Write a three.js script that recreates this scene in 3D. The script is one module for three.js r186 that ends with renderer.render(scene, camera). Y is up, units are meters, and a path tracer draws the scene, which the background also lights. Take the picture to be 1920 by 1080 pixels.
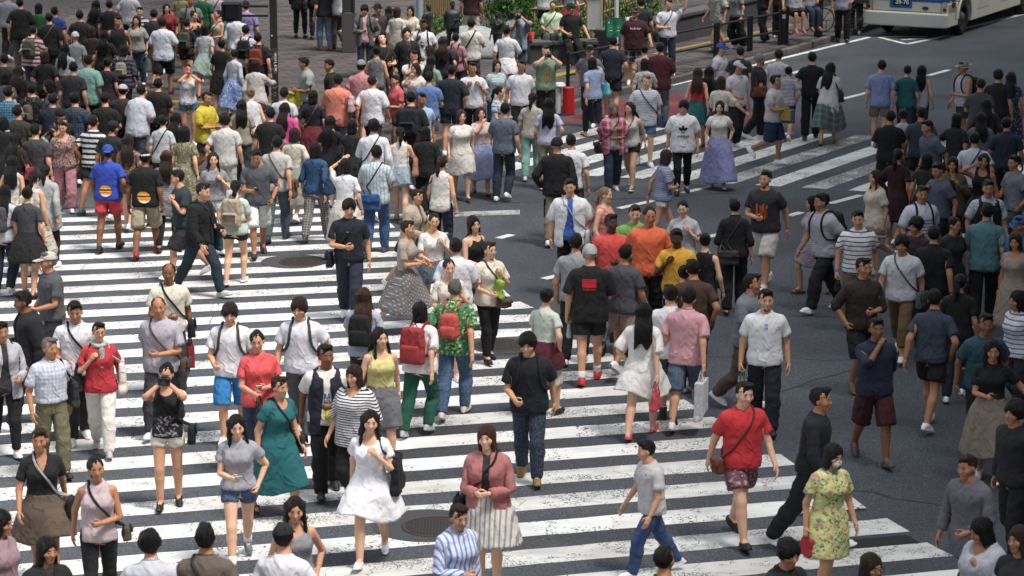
import * as THREE from 'three';
import { mergeGeometries } from 'three/addons/utils/BufferGeometryUtils.js';
import { RoundedBoxGeometry } from 'three/addons/geometries/RoundedBoxGeometry.js';

// ------------------------------------------------------------------ camera, sky, light, exposure
const scene = new THREE.Scene();
const camera = new THREE.PerspectiveCamera(12.837, 16 / 9, 0.5, 900);
camera.position.set(0, 8.3, 0);
camera.focus = 38; camera.userData.fStop = 4;
camera.rotation.set(THREE.MathUtils.degToRad(-12.57), 0, 0);
const renderer = new THREE.WebGLRenderer({ antialias: true });
renderer.setSize(1024, 576);
renderer.toneMapping = THREE.LinearToneMapping;
renderer.toneMappingExposure = 3.5;
renderer.shadowMap.enabled = true;
{ // overcast sky: a grey cloud dome a little brighter overhead than at the horizon
  const W = 256, Hh = 128, d = new Float32Array(W * Hh * 4);
  for (let j = 0; j < Hh; j++) for (let i = 0; i < W; i++) {
    const el = Math.max(0, Math.sin((j + 0.5 - Hh / 2) / Hh * Math.PI));
    const az = i / W * Math.PI * 2;
    const c = 1 + 0.07 * Math.sin(az * 3 + el * 5) * Math.sin(el * 9 + 1.3 * Math.cos(az * 2));
    const L = (0.36 + 0.64 * el) * c * 0.31, k = (j * W + i) * 4;
    d[k] = L * 0.94; d[k + 1] = L; d[k + 2] = L * 1.11; d[k + 3] = 1;
  }
  const t = new THREE.DataTexture(d, W, Hh, THREE.RGBAFormat, THREE.FloatType);
  t.mapping = THREE.EquirectangularReflectionMapping; t.magFilter = THREE.LinearFilter; t.needsUpdate = true;
  scene.background = t; scene.environment = t;
  scene.backgroundIntensity = 1; scene.environmentIntensity = 1;
}
const sun = new THREE.DirectionalLight(0xfff7ef, 1.5);
sun.position.set(23, 56, -26); sun.target.position.set(0, 0, -42); // high, from the right and a little behind the viewer
sun.castShadow = true; sun.shadow.radius = 30; sun.shadow.mapSize.set(2048, 2048);
Object.assign(sun.shadow.camera, { left: -40, right: 40, top: 40, bottom: -40, near: 1, far: 160 });
sun.name = 'sun'; scene.add(sun, sun.target);

// ------------------------------------------------------------------ small helpers
let seed = 20177;
const rnd = () => { seed = (seed * 1664525 + 1013904223) >>> 0; return seed / 4294967296; };
const rr = (a, b) => a + (b - a) * rnd();
const V = (x, y, z) => new THREE.Vector3(x, y, z);
const R = Math.PI / 180;
const clamp = (x, a, b) => x < a ? a : x > b ? b : x;
const mix = (a, b, t) => a + (b - a) * t;
const sstep = (a, b, x) => { const t = clamp((x - a) / (b - a), 0, 1); return t * t * (3 - 2 * t); };
const hash3 = (x, y, z) => { let h = (x * 374761393 + y * 668265263 + z * 2147483647) | 0; h = Math.imul(h ^ (h >>> 13), 1274126177); return ((h ^ (h >>> 16)) >>> 0) / 4294967296; };
function noise(x, y, z) {
  const X = Math.floor(x), Y = Math.floor(y), Z = Math.floor(z); x -= X; y -= Y; z -= Z;
  const u = x * x * (3 - 2 * x), v = y * y * (3 - 2 * y), w = z * z * (3 - 2 * z);
  const a = mix(mix(hash3(X, Y, Z), hash3(X + 1, Y, Z), u), mix(hash3(X, Y + 1, Z), hash3(X + 1, Y + 1, Z), u), v);
  const b = mix(mix(hash3(X, Y, Z + 1), hash3(X + 1, Y, Z + 1), u), mix(hash3(X, Y + 1, Z + 1), hash3(X + 1, Y + 1, Z + 1), u), v);
  return mix(a, b, w) * 2 - 1;
}
const names = {};
function numbered(n) { names[n] = (names[n] || 0) + 1; return names[n] === 1 ? n : n + '_' + String(names[n] - 1).padStart(3, '0'); }
function tag(o, label, category, group) { o.userData.label = label; o.userData.category = category; if (group) o.userData.group = group; return o; }
function struct(o) { o.userData.kind = 'structure'; return o; }
function mesh(name, geo, mat, parent) {
  const m = new THREE.Mesh(geo, mat); m.castShadow = m.receiveShadow = true;
  m.name = parent ? name : numbered(name); (parent || scene).add(m); return m;
}
function base(name, x, y, z, turn = 0) { const g = new THREE.Group(); g.name = numbered(name); g.position.set(x, y, z); g.rotation.y = turn; scene.add(g); return g; }
const box = (w, h, d, x = 0, y = 0, z = 0, r = 0.012) => { const g = new RoundedBoxGeometry(w, h, d, 2, Math.min(r, w / 2.2, h / 2.2, d / 2.2)); g.translate(x, y, z); return g; };
const cyl = (r0, r1, h, x, y, z, n = 16) => { const g = new THREE.CylinderGeometry(r1, r0, h, n); g.translate(x, y + h / 2, z); return g; };
const tube = (pts, r, n = 12, s = 6, closed = false) => new THREE.TubeGeometry(new THREE.CatmullRomCurve3(pts, closed, 'catmullrom', 0.3), n, r, s, closed);
function bar(a, b, r, s = 8, open = false) { const d = V(b.x - a.x, b.y - a.y, b.z - a.z), L = d.length(); const g = new THREE.CylinderGeometry(r, r, L, s, 1, open); g.applyQuaternion(new THREE.Quaternion().setFromUnitVectors(V(0, 1, 0), d.normalize())); g.translate((a.x + b.x) / 2, (a.y + b.y) / 2, (a.z + b.z) / 2); return g; }
const merge = (l) => mergeGeometries(l.map(g => { const q = g.index ? g.toNonIndexed() : g; for (const k of Object.keys(q.attributes)) if (!['position', 'normal', 'uv'].includes(k)) q.deleteAttribute(k); return q; }), false);

// ------------------------------------------------------------------ colours and materials
const lin = (c) => new THREE.Color(c);
const matCache = {};
function M(color, rough = 0.85, extra = {}) {
  const k = color + '|' + rough + JSON.stringify(extra);
  return matCache[k] ||= new THREE.MeshStandardMaterial({ color: typeof color === 'string' ? lin(color) : color, roughness: rough, ...extra });
}
function canvas(w, h, draw) {
  const c = document.createElement('canvas'); c.width = w; c.height = h; const g = c.getContext('2d'); draw(g, w, h);
  const t = new THREE.CanvasTexture(c); t.colorSpace = THREE.SRGBColorSpace; t.wrapS = t.wrapT = THREE.RepeatWrapping; t.anisotropy = 4; return t;
}
const txt = (g, s, x, y, px, col, font = 'sans-serif', style = 'bold') => { g.fillStyle = col; g.textAlign = 'center'; g.textBaseline = 'middle'; g.font = `${style} ${px}px ${font}`; g.fillText(s, x, y); };
const hex = (s) => s[0] === '#' ? s : '#' + s;
// woven and printed cloth: pattern name, colours -> texture that repeats every `per` metres
const PAT = {
  stripes: [0.09, (g, w, h, c) => { g.fillStyle = c[0]; g.fillRect(0, 0, w, h); g.fillStyle = c[1]; g.fillRect(0, 0, w, h * 0.45); }],
  fine: [0.03, (g, w, h, c) => { g.fillStyle = c[0]; g.fillRect(0, 0, w, h); g.fillStyle = c[1]; g.fillRect(0, 0, w, h * 0.4); }],
  thin: [0.062, (g, w, h, c) => { g.fillStyle = c[0]; g.fillRect(0, 0, w, h); g.fillStyle = c[1]; g.fillRect(0, 0, w, h * 0.22); }],
  vstripes: [0.05, (g, w, h, c) => { g.fillStyle = c[0]; g.fillRect(0, 0, w, h); g.fillStyle = c[1]; g.fillRect(0, 0, w * 0.35, h); }],
  check: [0.045, (g, w, h, c) => { g.fillStyle = c[0]; g.fillRect(0, 0, w, h); g.globalAlpha = 0.5; g.fillStyle = c[1]; g.fillRect(0, 0, w * 0.5, h); g.fillRect(0, 0, w, h * 0.5); }],
  plaid: [0.13, (g, w, h, c) => { g.fillStyle = c[0]; g.fillRect(0, 0, w, h); g.globalAlpha = 0.6; g.fillStyle = c[1]; g.fillRect(0, 0, w * 0.3, h); g.fillRect(0, 0, w, h * 0.3); g.fillStyle = c[2] || '#fff'; g.fillRect(w * 0.6, 0, w * 0.06, h); g.fillRect(0, h * 0.6, w, h * 0.06); }],
  dots: [0.06, (g, w, h, c) => { g.fillStyle = c[0]; g.fillRect(0, 0, w, h); g.fillStyle = c[1]; for (const [x, y] of [[.25, .25], [.75, .75]]) { g.beginPath(); g.arc(x * w, y * h, w * 0.12, 0, 7); g.fill(); } }],
  floral: [0.5, (g, w, h, c) => { g.fillStyle = c[0]; g.fillRect(0, 0, w, h); for (let i = 0; i < 260; i++) { g.fillStyle = c[1 + Math.floor(rnd() * (c.length - 1))]; const x = rnd() * w, y = rnd() * h, a = rr(0.012, 0.04) * w, b = rr(0.008, 0.03) * w, t = rnd() * 7; for (const ox of [-w, 0, w]) for (const oy of [-h, 0, h]) { g.beginPath(); g.ellipse(x + ox, y + oy, a, b, t, 0, 7); g.fill(); } } }],
  heather: [0.25, (g, w, h, c) => { g.fillStyle = c[0]; g.fillRect(0, 0, w, h); g.globalAlpha = 0.35; for (let i = 0; i < 2600; i++) { g.fillStyle = c[1]; g.fillRect(rnd() * w, rnd() * h, rr(1, 5), 1); } }],
  denim: [0.4, (g, w, h, c) => { g.fillStyle = c[0]; g.fillRect(0, 0, w, h); for (let i = 0; i < 5000; i++) { g.globalAlpha = 0.18; g.fillStyle = rnd() < 0.5 ? '#9fb6cc' : '#0a1018'; g.fillRect(rnd() * w, rnd() * h, 1, rr(2, 7)); } }],
};
const WRINKLE = canvas(512, 512, (g, w, h) => { // soft drape folds of cloth, tileable
  const d = g.createImageData(w, h), T = Math.PI * 2, tn = (u, v, f, s) => noise(Math.cos(u) * f + s, Math.sin(u) * f + Math.cos(v) * f * .7, Math.sin(v) * f * .7 + s);
  for (let j = 0; j < h; j++) for (let i = 0; i < w; i++) { const u = i / w * T, v = j / h * T, a = tn(u, v, 1.1, 3), b = tn(u, v, 2.3, 11), r1 = .5 + .5 * Math.sin(u * 2 + v + a * 4.2), r2 = .5 + .5 * Math.sin(u * 4 - v * 3 + b * 4.6 + a * 2), q = clamp(.5 * r1 * (.55 + .45 * b) + .4 * r2 * r2 * (.5 - .5 * a) + .14 * b + .04, 0, 1) * 255, k = 4 * (j * w + i); d.data[k] = d.data[k + 1] = d.data[k + 2] = q; d.data[k + 3] = 255; }
  g.putImageData(d, 0, 0);
}); WRINKLE.colorSpace = THREE.NoColorSpace; WRINKLE.repeat.set(1 / .62, 1 / .62);
const STRANDS = canvas(256, 256, (g, w, h) => { g.fillStyle = '#777'; g.fillRect(0, 0, w, h); for (let k = 0; k < 900; k++) { g.globalAlpha = .3; g.fillStyle = rnd() < .5 ? '#000' : '#fff'; g.fillRect(rnd() * w, rnd() * h, rr(1, 3), rr(20, 120)); } }); STRANDS.colorSpace = THREE.NoColorSpace; STRANDS.repeat.set(1 / .11, 1 / .2);
const patCache = {};
const WEAVE = canvas(256, 256, (g, w, h) => { g.fillStyle = '#fdfdfd'; g.fillRect(0, 0, w, h); for (let k = 0; k < 420; k++) { g.globalAlpha = .05; g.fillStyle = rnd() < .6 ? '#a8a8a8' : '#fff'; g.beginPath(); g.ellipse(rnd() * w, rnd() * h, rr(4, 30), rr(3, 18), rnd() * 3, 0, 7); g.fill(); } for (let k = 0; k < 5000; k++) { g.globalAlpha = .12; g.fillStyle = rnd() < .5 ? '#888' : '#fff'; g.fillRect(rnd() * w, rnd() * h, rr(1, 4), 1); } }); WEAVE.repeat.set(1 / .5, 1 / .5);
const muted = (h) => { const q = {}, k = lin(h); k.getHSL(q); return q.l > .6 ? k : k.setHSL(q.h, q.s * .9, q.l); };
function cloth(spec) { // 'white' | 'stripes/fff/223'
  if (patCache[spec]) return patCache[spec];
  const [p, ...cs] = spec.split('/');
  let m;
  if (!cs.length) m = new THREE.MeshStandardMaterial({ color: muted(COL[p] || hex(p)), map: WEAVE, roughness: 0.9, bumpMap: WRINKLE, bumpScale: .016 });
  else {
    const [per, draw] = PAT[p]; const n = p === 'floral' ? 256 : 128;
    const t = canvas(n, n, (g, w, h) => draw(g, w, h, cs.map(c => COL[c] || hex(c))));
    t.repeat.set(1 / per, 1 / per);
    m = new THREE.MeshStandardMaterial({ map: t, roughness: 0.9, bumpMap: WRINKLE, bumpScale: .016 });
  }
  return patCache[spec] = m;
}
const COL = { white: '#ececee', offwhite: '#dcd8cd', cream: '#d8cfb8', beige: '#b9a98a', khaki: '#8d8065', brown: '#4a3526', black: '#131316', char: '#26272b', grey: '#6f7175', lgrey: '#a9abb0', dgrey: '#3f4146', navy: '#151b2c', denim: '#33455f', ldenim: '#6f87a3', blue: '#1c4fae', sky: '#8fa9cf', mint: '#86b8ae', teal: '#14565a', green: '#1a7a4d', red: '#b01222', coral: '#d84a43', salmon: '#dc7a63', pink: '#cc98a2', magenta: '#c93485', orange: '#e2642c', yellow: '#e3b41c', lemon: '#d6cd7d', maroon: '#4a1020', purple: '#6a4f86', lav: '#a9a4d2', olive: '#4c4b32' };
const SKIN = ['#d8aa8d', '#c79475', '#ab7757', '#7d5439', '#4b3121'];
const HAIRC = { black: '#0f0d0d', dark: '#1a1310', brown: '#2e1e15', auburn: '#43281b', grey: '#6b6964', blond: '#8c7450', white: '#b3b1ab' };

// ------------------------------------------------------------------ signed distances and surface nets
function cap(x, y, z, a, b, ra, rb) {
  const bx = b[0] - a[0], by = b[1] - a[1], bz = b[2] - a[2], px = x - a[0], py = y - a[1], pz = z - a[2];
  const t = clamp((px * bx + py * by + pz * bz) / (bx * bx + by * by + bz * bz), 0, 1);
  const qx = px - bx * t, qy = py - by * t, qz = pz - bz * t;
  return Math.sqrt(qx * qx + qy * qy + qz * qz) - (ra + (rb - ra) * t);
}
function ell(x, y, z, c, r) {
  const px = x - c[0], py = y - c[1], pz = z - c[2];
  const k0 = Math.hypot(px / r[0], py / r[1], pz / r[2]), k1 = Math.hypot(px / r[0] ** 2, py / r[1] ** 2, pz / r[2] ** 2);
  return k1 < 1e-9 ? -Math.min(...r) : k0 * (k0 - 1) / k1;
}
const smin = (a, b, k) => { const h = Math.max(k - Math.abs(a - b), 0) / k; return Math.min(a, b) - h * h * k * 0.25; };
const rbox = (x, y, z, c, s, r) => { const qx = Math.abs(x - c[0]) - s[0] + r, qy = Math.abs(y - c[1]) - s[1] + r, qz = Math.abs(z - c[2]) - s[2] + r; return Math.hypot(Math.max(qx, 0), Math.max(qy, 0), Math.max(qz, 0)) + Math.min(Math.max(qx, qy, qz), 0) - r; };
function nets(f, lo, hi, cell) {
  const nx = Math.ceil((hi[0] - lo[0]) / cell) + 2, ny = Math.ceil((hi[1] - lo[1]) / cell) + 2, nz = Math.ceil((hi[2] - lo[2]) / cell) + 2;
  const D = new Float32Array(nx * ny * nz), id = new Int32Array(nx * ny * nz).fill(-1);
  const at = (i, j, k) => (k * ny + j) * nx + i;
  for (let k = 0; k < nz; k++) for (let j = 0; j < ny; j++) for (let i = 0; i < nx; i++) D[at(i, j, k)] = f(lo[0] + i * cell, lo[1] + j * cell, lo[2] + k * cell) || 1e-7;
  const P = [], I = [];
  for (let k = 0; k < nz - 1; k++) for (let j = 0; j < ny - 1; j++) for (let i = 0; i < nx - 1; i++) {
    let sx = 0, sy = 0, sz = 0, n = 0;
    const v = (a, b, c) => D[at(i + a, j + b, k + c)];
    const e = (a, b, c, p, q, r) => { const d0 = v(a, b, c), d1 = v(p, q, r); if (d0 < 0 !== d1 < 0) { const t = d0 / (d0 - d1); sx += a + (p - a) * t; sy += b + (q - b) * t; sz += c + (r - c) * t; n++; } };
    for (let a = 0; a < 2; a++) for (let b = 0; b < 2; b++) { e(0, a, b, 1, a, b); e(a, 0, b, a, 1, b); e(a, b, 0, a, b, 1); }
    if (!n) continue;
    let x = lo[0] + (i + sx / n) * cell, y = lo[1] + (j + sy / n) * cell, z = lo[2] + (k + sz / n) * cell;
    const h = cell * 0.2, d = f(x, y, z), gx = (f(x + h, y, z) - f(x - h, y, z)) / (2 * h), gy = (f(x, y + h, z) - f(x, y - h, z)) / (2 * h), gz = (f(x, y, z + h) - f(x, y, z - h)) / (2 * h), g2 = gx * gx + gy * gy + gz * gz;
    if (g2 > 0.05) { const s = clamp(d / g2, -cell * 0.4, cell * 0.4); x -= gx * s; y -= gy * s; z -= gz * s; }
    id[at(i, j, k)] = P.length / 3; P.push(x, y, z);
  }
  const quad = (a, b, c, d, flip) => { if (a < 0 || b < 0 || c < 0 || d < 0) return; flip ? I.push(a, c, b, a, d, c) : I.push(a, b, c, a, c, d); };
  for (let k = 1; k < nz - 1; k++) for (let j = 1; j < ny - 1; j++) for (let i = 1; i < nx - 1; i++) {
    const s = D[at(i, j, k)] < 0;
    if (s !== D[at(i + 1, j, k)] < 0) quad(id[at(i, j - 1, k - 1)], id[at(i, j, k - 1)], id[at(i, j, k)], id[at(i, j - 1, k)], !s);
    if (s !== D[at(i, j + 1, k)] < 0) quad(id[at(i - 1, j, k - 1)], id[at(i - 1, j, k)], id[at(i, j, k)], id[at(i, j, k - 1)], !s);
    if (s !== D[at(i, j, k + 1)] < 0) quad(id[at(i - 1, j - 1, k)], id[at(i, j - 1, k)], id[at(i, j, k)], id[at(i - 1, j, k)], !s);
  }
  return { p: new Float32Array(P), i: I };
}
function toGeo(t) { const g = new THREE.BufferGeometry(); g.setAttribute('position', new THREE.BufferAttribute(new Float32Array(t.p), 3)); const uv = new Float32Array(t.p.length / 3 * 2); for (let k = 0; k < uv.length / 2; k++) { uv[2 * k] = t.p[3 * k]; uv[2 * k + 1] = t.p[3 * k + 1]; } g.setAttribute('uv', new THREE.BufferAttribute(uv, 2)); g.setIndex(t.i); g.computeVertexNormals(); return g; }

// ------------------------------------------------------------------ people: skeleton of a 1.70 m adult in a rest pose, arms out at 40 degrees
const AD = [0.643, -0.766];
function skel(sex) {
  const m = sex !== 'f', sh = m ? 0.174 : 0.152, hp = m ? 0.088 : 0.092, S = { sex: m ? 'm' : 'f' };
  S.j = { pelvis: [0, .93, 0], spine: [0, 1.05, 0], chest: [0, 1.16, 0], neck: [0, 1.42, -.018], head: [0, 1.495, .004] };
  for (const [n, s] of [['L', 1], ['R', -1]]) {
    const a = (l) => [s * (sh + AD[0] * l), 1.348 + AD[1] * l, -.014];
    S.j[n + 'ua'] = a(0); S.j[n + 'fa'] = a(.28); S.j[n + 'ha'] = a(.525); S.j[n + 'he'] = a(.70);
    S.j[n + 'th'] = [s * hp, .885, 0]; S.j[n + 'sn'] = [s * hp * .98, .475, .008]; S.j[n + 'ft'] = [s * hp * .92, .085, -.02];
  }
  const j = S.j, B = S.bones = [];
  const seg = (k, joint, list) => B.push({ k, joint, list });
  seg('pelvis', j.pelvis, [[[-.07, .93, 0], [.07, .93, 0], .12]]);
  seg('spine', j.spine, [[[-.03, 1.06, 0], [.03, 1.1, 0], .115]]);
  seg('chest', j.chest, [[[-sh * .55, 1.3, -.01], [sh * .55, 1.3, -.01], .105], [[0, 1.18, 0], [0, 1.38, 0], .13]]);
  seg('neck', j.neck, [[[0, 1.44, -.012], [0, 1.485, 0], .055]]);
  seg('head', j.head, [[[0, 1.54, .01], [0, 1.65, 0], .085]]);
  for (const n of ['L', 'R']) {
    const e = (p, q, t) => p.map((v, i) => v + (q[i] - v) * t);
    seg(n + 'ua', j[n + 'ua'], [[e(j[n + 'ua'], j[n + 'fa'], .12), e(j[n + 'ua'], j[n + 'fa'], .93), .048]]);
    seg(n + 'fa', j[n + 'fa'], [[e(j[n + 'fa'], j[n + 'ha'], .07), e(j[n + 'fa'], j[n + 'ha'], .94), .036]]);
    seg(n + 'ha', j[n + 'ha'], [[e(j[n + 'ha'], j[n + 'he'], .08), j[n + 'he'], .03]]);
    seg(n + 'th', j[n + 'th'], [[e(j[n + 'th'], j[n + 'sn'], .1), e(j[n + 'th'], j[n + 'sn'], .94), .08]]);
    seg(n + 'sn', j[n + 'sn'], [[e(j[n + 'sn'], j[n + 'ft'], .06), e(j[n + 'sn'], j[n + 'ft'], .94), .052]]);
    seg(n + 'ft', j[n + 'ft'], [[[j[n + 'ft'][0], .06, -.02], [j[n + 'ft'][0], .03, .13], .04]]);
  }
  S.ix = Object.fromEntries(B.map((b, i) => [b.k, i]));
  return S;
}
const SK = { m: skel('m'), f: skel('f') };
// torso cross-sections: height, half width, half depth, centre z
const PROF = {
  m: [[.78, .15, .10, -.008], [.86, .162, .113, -.008], [.93, .168, .118, -.006], [1.05, .148, .106, 0], [1.18, .16, .115, 0], [1.29, .174, .122, -.004], [1.36, .168, .105, -.012], [1.405, .13, .08, -.018], [1.44, .06, .058, -.018], [1.5, .05, .05, 0]],
  f: [[.78, .158, .108, -.01], [.86, .172, .12, -.01], [.93, .17, .118, -.008], [1.05, .126, .092, 0], [1.16, .132, .1, .004], [1.24, .146, .118, .012], [1.32, .15, .1, -.002], [1.375, .142, .084, -.014], [1.41, .1, .068, -.018], [1.44, .05, .05, -.018], [1.5, .044, .044, 0]],
};
function prof(sex, y) {
  const P = PROF[sex]; if (y <= P[0][0]) return P[0].slice(1); if (y >= P[P.length - 1][0]) return P[P.length - 1].slice(1);
  let k = 0; while (P[k + 1][0] < y) k++;
  const t0 = (y - P[k][0]) / (P[k + 1][0] - P[k][0]), t = t0 * t0 * (3 - 2 * t0) * .5 + t0 * .5;
  return [mix(P[k][1], P[k + 1][1], t), mix(P[k][2], P[k + 1][2], t), mix(P[k][3], P[k + 1][3], t)];
}
const oval = (x, z, w, d, c) => { const q = Math.pow(Math.pow(Math.abs(x) / w, 2.35) + Math.pow(Math.abs(z - c) / d, 2.35), 1 / 2.35); return (q - 1) * Math.min(w, d); };
function torso(sex, x, y, z, y0, y1, ex = 0, straight = 0) {
  let [w, d, c] = prof(sex, y);
  if (straight && y < 1.27) { const [w2, d2, c2] = prof(sex, 1.27), h = sex === 'f' ? prof(sex, .9) : [w2, d2]; w = mix(w, Math.max(w, mix(w2, h[0], sstep(1.2, .9, y))), straight); d = mix(d, Math.max(d, mix(d2, h[1], sstep(1.2, .9, y))), straight); c = mix(c, c2, straight * .5); }
  return Math.max(oval(x, z, w + ex, d + ex, c), y0 - y, y - y1);
}
function armSDF(S, n, x, y, z, ex, lenFrac = 1) {
  const j = S.j, f = S.sex === 'f' ? .88 : 1, a = j[n + 'ua'], b = j[n + 'fa'], c = j[n + 'ha'];
  return smin(cap(x, y, z, a, b, .053 * f + ex, .041 * f + ex), cap(x, y, z, b, c, .042 * f + ex, .027 * f + ex), .02);
}
function legSDF(S, n, x, y, z, ex, exLow = ex) {
  const j = S.j, a = j[n + 'th'], b = j[n + 'sn'], c = j[n + 'ft'], f = S.sex === 'f' ? 1.02 : 1;
  const calf = [b[0], .36, -.012];
  let d = cap(x, y, z, [a[0], .86, -.004], b, .086 * f + ex, .054 * f + (ex + exLow) / 2);
  d = smin(d, cap(x, y, z, b, calf, .052 * f + (ex + exLow) / 2, .055 * f + exLow), .02);
  return smin(d, cap(x, y, z, calf, c, .055 * f + exLow, .036 * f + exLow), .02);
}
const both = (S, fn) => Math.min(fn('L'), fn('R'));
const tplCache = {};
function tpl(key, make) { return tplCache[key] ||= make(); }
// skinning weights of rest-pose points, four strongest bones each
function weigh(S, t, mode = 'body') {
  const n = t.p.length / 3, W = t.w = new Float32Array(n * 4), B = t.b = new Uint8Array(n * 4), ds = new Array(17), ord = [];
  const I = S.ix;
  for (let v = 0; v < n; v++) {
    const x = t.p[3 * v], y = t.p[3 * v + 1], z = t.p[3 * v + 2];
    if (mode === 'skirt' && y < 1.0) {
      const k = clamp((.95 - y) / .2, 0, 1) * .62, l = sstep(-.16, .16, x);
      W.set([1 - k, k * l, k * (1 - l), 0], 4 * v); B.set([I.pelvis, I.Lth, I.Rth, 0], 4 * v); continue;
    }
    for (let k = 0; k < 17; k++) {
      let d = 9; for (const [a, b, r] of S.bones[k].list) d = Math.min(d, (cap(x, y, z, a, b, 0, 0)) / r);
      ds[k] = Math.pow(Math.max(d, .05), -6); if (y < .8 && (x > 0 ? 'R' : 'L') === S.bones[k].k[0] && /(th|sn|ft)$/.test(S.bones[k].k)) ds[k] *= 1 - sstep(.83, .76, y);
      if (mode === 'legs' && k > 1 && !/^.(th|sn|ft)$/.test(S.bones[k].k)) ds[k] *= .02;
      if (mode === 'top' && /^.(th|sn|ft)$/.test(S.bones[k].k)) ds[k] *= S.bones[k].k.endsWith('th') ? .25 : 0;
    }
    ord.length = 0; for (let k = 0; k < 17; k++) ord.push(k); ord.sort((a, b) => ds[b] - ds[a]);
    const s = ds[ord[0]] + ds[ord[1]] + ds[ord[2]] + ds[ord[3]];
    for (let k = 0; k < 4; k++) { W[4 * v + k] = ds[ord[k]] / s; B[4 * v + k] = ord[k]; }
  }
  return t;
}
function rigid(t, b) { const n = t.p.length / 3; t.w = new Float32Array(n * 4); t.b = new Uint8Array(n * 4); for (let v = 0; v < n; v++) { t.w[4 * v] = 1; t.b[4 * v] = b; } return t; }
const LODS = [{ body: .0275, top: .0245, leg: .0265, head: .0125, hair: .0122, shoe: .021 }, { body: .034, top: .032, leg: .034, head: .0175, hair: .021, shoe: .028 }, { body: .039, top: .041, leg: .042, head: .0235, hair: .028, shoe: .036 }];
function bodyTpl(sex, lod) {
  return tpl('body' + sex + lod, () => {
    const S = SK[sex];
    const f = (x, y, z) => {
      let d = torso(sex, x, y, z, .80, 1.46);
      d = smin(d, cap(x, y, z, [0, 1.38, -.02], [0, 1.54, .006], sex === 'f' ? .05 : .06, sex === 'f' ? .044 : .053), .04);
      if (sex === 'f') d = smin(d, Math.min(ell(x, y, z, [.068, 1.245, .085], [.056, .056, .05]), ell(x, y, z, [-.068, 1.245, .085], [.056, .056, .05])), .03);
      d = smin(d, both(S, n => armSDF(S, n, x, y, z, 0)), .035);
      d = smin(d, both(S, n => legSDF(S, n, x, y, z, 0)), .03);
      return Math.min(d, both(S, n => smin(cap(x, y, z, S.j[n + 'ft'], [S.j[n + 'ft'][0], .03, .11], .036, .026), ell(x, y, z, [S.j[n + 'ft'][0], .035, -.045], [.032, .04, .035]), .02)));
    };
    return weigh(S, nets(f, [-.6, -.03, -.2], [.6, 1.6, .26], LODS[lod].body));
  });
}
function headTpl(sex, lod) {
  return tpl('head' + sex + lod, () => {
    const S = SK[sex], h = S.j.head, k = sex === 'f' ? .96 : 1;
    const f = (X, Y, Z) => {
      const x = X / k, y = (Y - h[1]) / k, z = (Z - h[2]) / k, ax = Math.abs(x);
      let d = ell(x, y, z, [0, .122, -.006], [.075, .088, .094]);
      d = smin(d, ell(x, y, z, [0, .058, .03], [sex === 'f' ? .054 : .058, .076, .06]), .04);
      d = smin(d, ell(x, y, z, [0, -.006, .052], [.03, .022, .03]), .03);
      d = smin(d, ell(ax, y, z, [.042, .068, .055], [.025, .022, .025]), .025);
      d = -smin(-d, ell(ax, y, z, [.031, .098, .098], [.019, .012, .016]), .014);
      d = smin(d, cap(x, y, z, [0, .096, .084], [0, .062, .104], .008, .0125), .012);
      d = smin(d, ell(x, y, z, [0, .03, .088], [.023, .009, .011]), .008);
      d = Math.min(d, ell(ax, y, z, [.077, .082, -.008], [.011, .032, .02]));
      return d;
    };
    const t = rigid(nets(f, [-.11, h[1] - .05, -.13], [.11, h[1] + .23, .14], LODS[lod].head), S.ix.head);
    return t;
  });
}
function headTone(sex, x, y, z, skin) { // lips, brows and cheeks of the face as base colour
  const h = SK[sex].j.head, k = sex === 'f' ? .96 : 1; x = Math.abs(x / k); y = (y - h[1]) / k; z = (z - h[2]) / k;
  let r = skin.r, g = skin.g, b = skin.b;
  if (z > .05) {
    const lip = clamp(1.4 - Math.hypot(x / .024, (y - .03) / .008), 0, 1) * .6; r = mix(r, r * .78, lip); g = mix(g, g * .42, lip); b = mix(b, b * .45, lip);
    const ch = clamp(1 - Math.hypot((x - .04) / .03, (y - .06) / .025), 0, 1) * .25; g *= 1 - ch * .25; b *= 1 - ch * .25;
  }
  return [r, g, b];
}
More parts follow.
